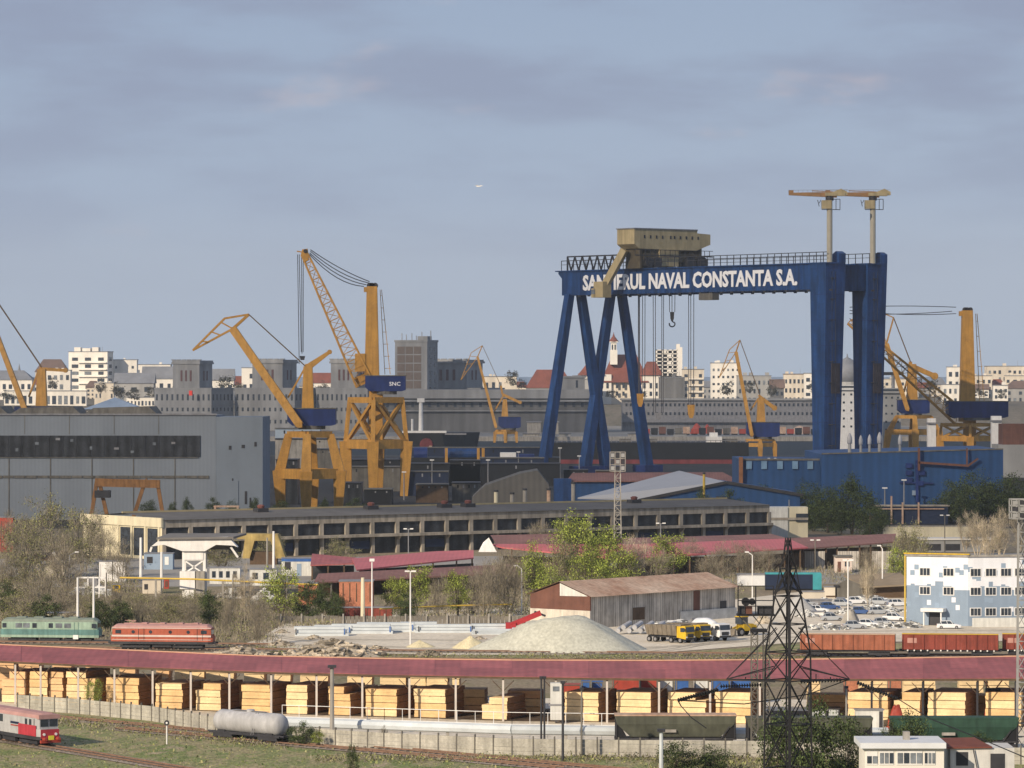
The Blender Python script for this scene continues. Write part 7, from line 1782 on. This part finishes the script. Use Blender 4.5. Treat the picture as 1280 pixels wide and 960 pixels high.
# ================================================================ office
Yo = GY(783); c = W(1210,0,Yo); zt = H-(696-HY)*Yo/F
of = empty('office_building',(c.x,c.y,0),0,'three-storey office with white and blue-grey chequered facade and yellow roof edge','office building')
aL = math.radians(180-22); dL = Vector((math.cos(aL),math.sin(aL),0)); aR = math.radians(8); dR = Vector((math.cos(aR),math.sin(aR),0))
wL, wR = (1210-1139)*Yo/F/math.cos(math.radians(22))*1.04, 13.
def face(d, w_, n_):  # returns fn mapping (u along, z, out) to local
    return lambda u, z, o=0.: d*u+n_*o+Vector((0,0,z))
nL = Vector((dL.y,-dL.x,0)) ; nL = nL if nL.y < 0 else -nL
nR = Vector((dR.y,-dR.x,0)) ; nR = nR if nR.y < 0 else -nR
fL, fR = face(dL,wL,nL), face(dR,wR,nR)
zm = zt*.52
pl = [Vector((0,0,0)), dR*wR, dR*wR+dL*wL, dL*wL]
def pris(z0,z1,m_,nm,g=0.):
    ps = [p*1.0 for p in pl]; m = MB(); m.add([p+Vector((0,0,z0)) for p in ps]+[p+Vector((0,0,z1)) for p in ps],[(0,1,2,3)[::-1],(4,5,6,7),(0,1,5,4),(1,2,6,5),(2,3,7,6),(3,0,4,7)]); return m.build(nm, M[m_], of)
pris(0,zm,'office_b','lower_wall'); pris(zm,zt,'office_w','upper_wall')
def fbox(f, u0,u1,z0,z1,o0,o1,m_,nm):
    m = MB(); m.add([f(u0,z0,o0),f(u1,z0,o0),f(u1,z0,o1),f(u0,z0,o1),f(u0,z1,o0),f(u1,z1,o0),f(u1,z1,o1),f(u0,z1,o1)],[(0,3,2,1),(4,5,6,7),(0,1,5,4),(1,2,6,5),(2,3,7,6),(3,0,4,7)]); return m.build(nm, M[m_], of)
rr = random.Random(4)
for f, w_ in ((fL,wL),(fR,wR)):
    nn_ = int(w_/.75)
    for i in range(nn_):
        u = i*w_/nn_; st = rr.choice((0,0,.7,1.0,1.5))
        if st: fbox(f,u,u+w_/nn_,zm,zm+st,.002,.012,'office_b','stepped_patch')
        if rr.random() < .4: z0 = zm+rr.uniform(1.4,4.6); fbox(f,u,u+w_/nn_*1.1,z0,z0+.9,.002,.014,'office_m','blue_patch')
        if rr.random() < .3: z0 = rr.uniform(2.4,zm-1.2); fbox(f,u,u+w_/nn_,z0,z0+.9,.002,.013,'office_w' if rr.random()<.4 else 'office_m','blue_patch')
    fbox(f,-.3,w_+.3,zt,zt+.35,-.3,.35,'conc','cornice')
for f, us in ((fL,(3.6,8.0)),(fR,(1.4,4.2,7.0,9.6))):
    for z0 in (1.9,5.6,9.0):
        for u in us:
            if f is fL and z0 < 2: continue
            w2 = .95
            fr = fbox(f,u-w2-.12,u+w2+.12,z0-.1,z0+1.45,.0,.07,'white','window')
            for s_ in (-1,0,1):
                g = fbox(f,u+s_*.63-.27,u+s_*.63+.27,z0+.05,z0+1.32,.075,.10,'glass','pane'); g.parent = fr
MB().add([fL(wL+.4,zt+.36,.5),fL(-.4,zt+.36,.5),fL(-.4,zt+.56,.5),fL(wL+.4,zt+.56,.5)],[(0,1,2,3)]).build('yellow_roof_edge', M['vyel'], of)
fbox(fL,-.4,wL+.4,zt+.36,zt+.56,-.2,.48,'pyel','roof_edge'); fbox(fL,wL+.1,wL+.35,0,zt+.5,.02,.3,'pyel','downpipe')
fbox(fL,4.0,8.2,2.6,3.2,0,2.2,'white','porch_roof'); fbox(fL,4.4,4.6,0,2.6,1.7,1.9,'white','porch_column'); fbox(fL,7.6,7.8,0,2.6,1.7,1.9,'white','porch_column'); fbox(fL,5.2,7.2,0,2.4,.0,.06,'dark','entrance')
fbox(fR,0,wR,0,1.7,3,3.12,'cwhite','yard_wall')

# ================================================================ vehicles
def wheel_set(root, xs, ys, r_, w_=.25, nm='wheel'):
    for x in xs:
        for y in ys:
            b = MB().lathe((x,y,r_),[(-w_/2,r_*.9),(-w_/2+.04,r_),(w_/2-.04,r_),(w_/2,r_*.9)],14,'y').build(nm, M['tyre'], root)
            MB().lathe((x,y+(-w_/2-.01 if y < 0 else w_/2+.01),r_),[(-.01,r_*.55),(.01,r_*.5)],12,'y').build('rim', M['grey'], b)
def car(label, px, py, rz, col, group=None, wag=False, name='parked_car'):
    p = G(px,py); root = empty(name, p, rz, label, 'car', group)
    body = [(-2.15,.28,.5,.80),(-2.1,.25,.86,.84),(-1.3,.25,.92,.86),(1.0,.25,.90,.86),(1.9,.27,.74,.82),(2.15,.32,.52,.74)]
    loft([(x,[(-hw,z0),(hw,z0),(hw,z1-.1),(hw*.93,z1),(-hw*.93,z1),(-hw,z1-.1)]) for x,z0,z1,hw in body]).build('body', M[col], root)
    cb_ = [(-1.75 if wag else -1.55,.88,.90,.72),(-1.25,.88,1.38,.62),(-.6,.88,1.44,.62),(.25,.88,1.42,.62),(1.0,.88,.90,.72)]
    loft([(x,[(-hw,z0),(hw,z0),(hw*.9,z1),(-hw*.9,z1)]) for x,z0,z1,hw in cb_]).build('window', M['glass'], root)
    loft([(-1.3,[(-.6,1.37),(.6,1.37),(.56,1.42),(-.56,1.42)]),(-.6,[(-.6,1.42),(.6,1.42),(.56,1.48),(-.56,1.48)]),(.3,[(-.6,1.40),(.6,1.40),(.56,1.46),(-.56,1.46)])]).build('roof', M[col], root)
    for x in (-1.3,-.25,.75):
        for s_ in (-1,1): MB().beam((x,s_*.73,.9),(x-.15 if x < 0 else x-.45,s_*.60,1.42),.07).build('pillar', M[col], root)
    wheel_set(root,(-1.35,1.35),(-.76,.76),.32,.2)
    for s_ in (-1,1): MB().box((2.1,s_*.58,.62),(.12,.28,.14)).build('headlight', M['white'], root); MB().box((-2.12,s_*.58,.68),(.08,.26,.14)).build('tail_light', M['cred'], root)
    return root
car('white hatchback driving on the yard road below the office porch',1186,786,-.08,'vwhite')
car('white car parked left of the office front corner',1147,766,-.1,'vwhite'); car('silver car behind the white one left of the office',1156,760,.2,'vsilver')
cars = [(1104,782,.1,'vsilver','silver car at the right end of the front parked row'),(1085,784,-.2,'vwhite','white car second from the right in the front parked row'),(1068,786,.1,'vsilver','silver car nearest the thin lamp post, front row'),(1118,776,-.3,'vwhite','white car behind the front parked row near the office'),
 (1098,768,.2,'vsilver','silver car in the middle of the car yard'),(1076,768,-.1,'vblue','dark blue car in the middle of the car yard'),(1122,758,.3,'vwhite','white car in the rear row right of the bare tree'),(1100,756,-.3,'vsilver','silver car in the rear row left of the bare tree'),(1070,755,.15,'vwhite','white car in the rear row behind the lamp post'),(1052,758,-.2,'vsilver','silver car at the left of the car yard'),(1036,762,.25,'vblue','blue car beside the pylon in the car yard'),(1022,766,-.15,'vwhite','white car touching the pylon outline'),(1040,776,.1,'vsilver','silver car by the pale stone hump'),(1008,758,.2,'vsilver','silver car right behind the pylon')]
for px, py, rz, c_, lb in cars: car(lb, px, py, rz, c_, 'cars parked in the yard beside the office')
def dumper(label, px, py, rz, white=False, name='dump_truck'):
    p = G(px,py); root = empty(name, p, rz, label, 'truck'); cm_ = 'vwhite' if white else 'vyel'
    MB().box2((-4.6,-.45,.85),(4.2,.45,1.15)).build('chassis', M['dark'], root)
    cbs = [(2.45,[(-1.22,1.0),(1.22,1.0),(1.22,3.0),(-1.22,3.0)]),(4.25,[(-1.22,.75),(1.22,.75),(1.18,2.95),(-1.18,2.95)]),(4.45,[(-1.2,.75),(1.2,.75),(1.1,1.9),(-1.1,1.9)])]
    loft(cbs).build('cab', M[cm_], root)
    MB().box((4.36,0,2.35),(.12,2.1,.85),tilt=-.12).build('windscreen', M['glass'], root)
    for s_ in (-1,1): MB().box((3.7,s_*1.215,2.3),(.9,.05,.7)).build('side_window', M['glass'], root); MB().box((4.4,s_*1.4,2.3),(.15,.12,.5)).build('mirror', M['dark'], root); MB().box((4.5,s_*.95,1.1),(.08,.35,.22)).build('headlight', M['white'], root)
    MB().box((4.5,0,1.35),(.06,1.5,.55)).box((4.5,0,.8),(.12,2.4,.3)).build('grille', M['dark'], root)
    if not white:
        m = MB(); hx0, hx1 = -4.8, 2.25
        m.hexa([(hx0+.3,-.9,1.25),(hx1,-.9,1.25),(hx1,.9,1.25),(hx0+.3,.9,1.25),(hx0,-1.25,2.9),(hx1,-1.25,3.1),(hx1,1.25,3.1),(hx0,1.25,2.9)]); m.box2((hx1,-1.25,2.9),(hx1+1.2,1.25,3.2)); m.build('tipper_bed', M['vgrey'], root)
        m = MB(); [m.beam((hx0+.7+i*1.05,-.95,1.3),(hx0+.7+i*1.05,-1.27,3.0),.1) for i in range(7)]; m.build('ribs', M['vgrey'], root)
    else:
        MB().lathe((-1.2,0,2.5),[(-3.1,.55),(-1.8,1.15),(.8,1.3),(2.4,.9),(2.9,.7)],16,'x').build('mixer_drum', M['vwhite'], root, smooth=True)
        MB().box2((-4.6,-.9,1.2),(2.2,.9,1.35)).build('deck', M['grey'], root); MB().prism([(-5.2,2.9),(-4.0,3.6),(-4.0,2.4)],-.5,.5).build('chute', M['grey'], root)
    wheel_set(root,(-3.8,-2.4,1.1,3.1),(-1.0,1.0),.52,.32)
dumper('yellow-cabbed dump truck with a dusty bed parked nearest the gravel heap',838,803,-.75)
dumper('second yellow-cabbed dump truck half hidden behind the first',862,801,-.95)
dumper('white concrete mixer truck parked beside the yellow dump trucks',886,800,-.95,True,'mixer_truck')
p = G(926,795); root = empty('wheel_loader', p, -2.4, 'yellow wheel loader parked right of the white truck','loader')
MB().box2((-3,-.9,.9),(.2,.9,1.9)).prism([(-3.2,.9),(-3.2,1.6),(-2.2,2.1),(.2,2.1),(.2,.9)],-.8,.8).build('body', M['vyel'], root); MB().box2((-1,-.75,2.11),(.6,.75,3.3)).build('cab', M['glass'], root); MB().box2((-1.1,-.8,3.3),(.7,.8,3.45)).build('cab_roof', M['vyel'], root)
m = MB(); [m.beam((.6,s_*.5,1.6),(2.6,s_*.5,1.0),.25) for s_ in (-1,1)]; m.build('lift_arm', M['vyel'], root); MB().prism([(2.4,.15),(3.5,.15),(2.9,.5),(2.7,1.4),(2.4,1.4)],-1.3,1.3).build('bucket', M['vgrey'], root); wheel_set(root,(-2.2,1.0),(-1.0,1.0),.75,.5)
# red conveyor screen
t = T('screening_machine','red tracked screening conveyor raised beside the barn','machine',652,GY(790),z=0); L = t.L
m = MB(); m.beam(L(637,782),L(676,766),1.4,.9); m.build('conveyor', M['vred'], t.root); MB().beam(L(668,764.5),L(682,770),1.2,.3).build('belt', M['dark'], t.root); MB().box2(L(632,778,-1),L(645,787,1.2)).build('power_unit', M['vred'], t.root); MB().box2(L(633,787,-1.1),L(660,792,1.3)).build('crawler', M['tyre'], t.root); MB().beam(L(655,776),L(660,788),.3).build('leg', M['vred'], t.root)
# loader with red boom seen in photo right under the shed roof
t = T('unloader','small red and blue legged grab unloader in front of the lumber at the right','machine',1241,GY(906),z=0); L = t.L
m = MB(); m.beam(L(1238,868),L(1230,906,-.4),.5); m.build('red_leg', M['cred'], t.root); MB().beam(L(1243,868),L(1245,906,-.4),.6).build('blue_leg', M['cblue'], t.root); MB().box2(L(1232,860,-.4),L(1250,870,.4)).build('head', M['dark'], t.root)
m = MB(); m.beam(L(1228,848),L(1238,862),.14); m.beam(L(1256,846),L(1244,862),.14); m.build('boom', M['cred'], t.root)
# stacked beams in the yard
bi = 0
for i, (x0, x1, y0, y1) in enumerate(((367,434,784,793),(390,440,782,790),(414,492,781,790),(444,520,779,788),(500,548,778,786),(520,592,781,789),(588,640,780,787),(592,644,786,791),(640,668,785,792))):
    Y = GY(y1+2); k = Y/F; w_ = (x1-x0)*k; root = empty('beam_stack', (((x0+x1)/2-640)*k,Y,0), R.uniform(-.05,.05), '%s stack of pale grey concrete beams from the left behind the rubble and lamp' % ORD[i], 'beam stack', 'concrete beam stacks in the yard')
    h_ = (y1-y0)*k*1.35
    for r_ in range(3): MB().box((R.uniform(-.4,.4),.1*r_,h_*(r_+.5)/3),(w_*(1-.03*r_),2.4-.4*r_,h_/3-.06)).build('beam', M['steelbeam'], root)
    [MB().box((s_*w_*.45,-1.25,h_*.5),(.2,.1,h_*.6)).build('end_clamp', M['cblue'] if s_ > 0 else M['dark'], root) for s_ in (-1,1)]
# pipes stack beside trucks
t = T('pipe_stack','stack of shiny silver pipes in front of the barn plank wall','pipe stack',800,GY(793),z=0); L = t.L
for i in range(11): x = 772+i*7; MB().tube(L(x,788-(i%2)*4,-1),L(x+9,784-(i%2)*4,3),.45,n=8).build('pipe', M['tank'], t.root)
t = T('container','teal and navy trailer behind the pylon','trailer',990,GY(738),z=0); L = t.L
MB().box2(L(957,718),L(1020,736,2.5)).build('body', M['navy'], t.root); MB().box2(L(1016,717,-.1),L(1027,737,2.6)).build('teal_end', M['teal'], t.root); MB().box2(L(957,716,-.05),L(1026,718,2.55)).build('teal_rail', M['teal'], t.root); MB().box2(L(957,736,.2),L(1022,738.5,2)).build('underframe', M['tyre'], t.root)
t = T('white_trailer','white box trailer left of the navy trailer','trailer',940,GY(733),z=0); L = t.L
MB().box2(L(922,719),L(956,733,3)).build('body', M['vwhite'], t.root); MB().box2(L(921,717.6,-.1),L(957,719,3.1)).build('roof', M['grey'], t.root)
t = T('gatehouse','small cream gatehouse with red door in the dark brown shed','hut',1053,GY(716),z=0); L = t.L
MB().box2(L(1044,696),L(1065,716,4)).build('wall', mat('pale_pink_render',(.62,.52,.45),.1), t.root); MB().box2(L(1047,702,-.1),L(1051,715,0)).build('door', M['rustwall'], t.root); [MB().box2(L(x,702,-.1),L(x+1.7,708,0)).build('window', M['glass'], t.root) for x in (1056,1060)]; MB().box2(L(1043,694.6,-.4),L(1066,696.2,4.4)).build('roof', M['concd'], t.root)
# shack and long low roof right of pylon
t = T('shack','dark gabled shack with a long earth-brown roof behind the car yard','shack',1075,GY(748),z=0); L = t.L
MB().prism([(L(1044,0).x,0),(L(1078,0).x,0),(L(1078,0).x,L(0,732).z),(L(1060,0).x,L(0,724).z),(L(1044,0).x,L(0,732).z)],0,1).build('gable', M['concd'], t.root)
MB().slab([L(1079,733,-1),L(1140,730,-1),L(1132,719,11),L(1060,722,11)],.3).build('roof', mat('earth_brown_roof',(.24,.19,.13),.2,.2), t.root); MB().box2(L(1079,734,1),L(1138,748,8)).build('wall', M['wood'], t.root); MB().box2(L(1042,731,-.5),L(1048,733,.2)).build('barge_board', M['dark'], t.root)
for i, (x0,y0,x1,y1,m_,lb) in enumerate(((1031,734,1046,748,'w2','pale wooden crate left of the dark shack'),(1003,740,1030,754,'w2','broad beige crate right behind the pylon'),(1047,748,1056,756,'cblue','small blue crate before the dark shack'),(1010,750,1040,757,'grey','grey flat crate beside the blue crate'),(1014,765,1030,771,'white','white slab block right of the pylon'),(1130,738,1146,746,'w2','beige rubble box left of the office corner'))): boxy('crate',lb,'crate',x0,y0,x1,y1,m_,2.5,det=((.1,.1,.9,.25,'wood','slat'),))
heap('stone_heap','big pale stone hump at the foot of the thin lamp post','stone heap',1064,779,24,17,M['conc'],31,0,rough=.15,plateau=True); heap('scrap_pile','light scrap between crates and parked cars','scrap pile',1085,752,60,7,M['scrap'],32,120); heap('scrap_pile','grey scrap row between pylon and lamp post','scrap pile',1035,788,70,6,M['scrap'],33,120)
heap('scrap_pile','scattered pale scrap beside the front parked row','scrap pile',1120,786,70,6,M['scrap'],34,120); heap('scrap_pile','dark scrap left of the pylon beside the loader','scrap pile',955,780,24,16,M['rubble'],35,60); heap('debris_pile','white debris along the barn foot','debris',850,786,90,7,M['scrap'],36,140)
heap('debris_pile','brown brushwood heap right of the twin dark poles','debris',660,892,52,10,M['rubble'],37,120,); heap('debris_pile','pale pipe bends heaped behind the olive hopper','debris',872,893,50,16,M['scrap'],38,120)
# foreground right: white houses
t = T('white_house','white flat-roofed house with balcony glazing at the bottom right','house',1134,GY(1015),z=0); L = t.L
MB().box2(L(1081,934),L(1180,1015,7)).build('wall', M['w1'], t.root); MB().box2(L(1075,928,-.6),L(1182,935,7.4)).build('roof', mat('pale_roof_slab',(.62,.64,.66),.08), t.root)
MB().box2(L(1133,918,3),L(1141,928,4)).build('chimney', M['conc'], t.root)
for x0, x1, n_ in ((1083,1097,2),(1099,1117,3),(1121,1153,4),(1155,1169,3)):
    fr = MB().box2(L(x0,939,-.08),L(x1,956,-.01)).build('window', M['white'], t.root)
    for i in range(n_): g = MB().box2(L(x0+(x1-x0)*i/n_+.8,941 if x0 > 1085 else 945,-.14),L(x0+(x1-x0)*(i+1)/n_-.6,954,-.085)).build('pane', M['glassl' if (i+x0)%3 else 'glass'], fr)
t = T('white_block','lower whitewashed block with square openings right of the flat-roofed house','house',1226,GY(1010),z=0); L = t.L
MB().box2(L(1188,935),L(1268,1010,6)).build('wall', mat('grimy_whitewash',(.58,.57,.54),.12,.5,streak=.2), t.root); MB().box2(L(1195,940,-.05),L(1210,957,.02)).build('window', M['dark'], t.root); MB().box2(L(1238,942,-.05),L(1256,972,.02)).build('doorway', M['dark'], t.root); MB().slab([L(1182,934,-.3),L(1240,933,-.3),L(1225,927,5),L(1170,928,5)],.15).build('tiled_roof', M['redroof'], t.root); MB().beam(L(1216,936,-.3),L(1224,975,-.3),.1).build('cable', M['dark'], t.root)
# tarpaulin goods
for i, (x0,y0,x1,y1,m_,lb) in enumerate(((1016,888,1034,902,'steelbeam','pale wrapped pallet, leftmost behind the dark hopper wagon'),(1036,886,1050,902,'steelbeam','second wrapped pallet behind the dark hopper wagon'),(1058,888,1068,902,'cwhite','narrow white crate right of the thin pale post'),(1070,888,1104,912,'cwhite','white box body with dark side left of the red tarpaulin'))): boxy('pallet_load',lb,'pallet load',x0,y0,x1,y1,m_,2,det=((.85,.05,.98,.95,'dark','strap'),))
heap('tarpaulin','crumpled bright red tarpaulin load beside the white box body','tarpaulin',1121,912,26,30,M['cred'],41,0,dep=.5,rough=.15,plateau=True)
t = T('canopy_table','long dark flat trailer behind the red tarpaulin','trailer',1120,GY(905),z=0); L = t.L; MB().box2(L(1100,878,0),L(1142,883,2.4)).build('deck', M['wood'], t.root); m = MB(); [m.beam(L(x,905,.5),L(x,883,.5),.18) for x in (1102,1140)]; m.build('legs', M['dark'], t.root)
# gull
t = T('seagull','small white seagull gliding high in the empty sky','bird',598,500,py=233); L = t.L
MB().lathe((0,0,0),[(-.3,.02),(-.15,.07),(.1,.07),(.25,.04),(.32,.01)],8,'x').add([(-.05,0,.03),(.12,0,.03),(-.1,-.1,.16),(-.55,-.2,.12),(-.2,-.05,.2)],[(0,1,2),(0,2,3)]).add([(-.05,0,.03),(.12,0,.03),(.3,-.1,.14),(.65,-.2,.05)],[(0,1,2),(1,2,3)]).build('body', M['white'], t.root)
# yard fence (dark boards) behind the beams
t = T('board_fence','dark weathered board fence along the far side of the gravel yard','fence',500,GY(780),z=0); L = t.L
m = MB()
for i in range(60): m.box2(L(345+i*5.2,770+R.uniform(-.6,.6),-.1),L(349.6+i*5.2,780,0))
m.build('boards', M['plank'] if 0 else mat('dark_grey_boards',(.17,.155,.13),.25,.6,.95), t.root)
for i in range(12): MB().box2(L(350+i*26,767,-.4),L(352+i*26,780,-.15)).build('post', M['conc'], t.root)

for i, (x, y, w_, h_) in enumerate(((1030,756,40,8),(1112,766,44,7),(1062,768,36,7),(1092,762,40,6),(1010,772,30,9),(1140,782,30,5))):
    heap('scrap_pile', ['scrap spread behind the blue car beside the pylon','light scrap row before the office left edge','scrap spread behind the pale stone hump','scrap between the rear and middle car rows','scrap at the right foot of the grey gravel heap','scrap strip by the yard road left of the white hatchback'][i], 'scrap pile', x, y, w_, h_, M['scrap'], 80+i, 90)
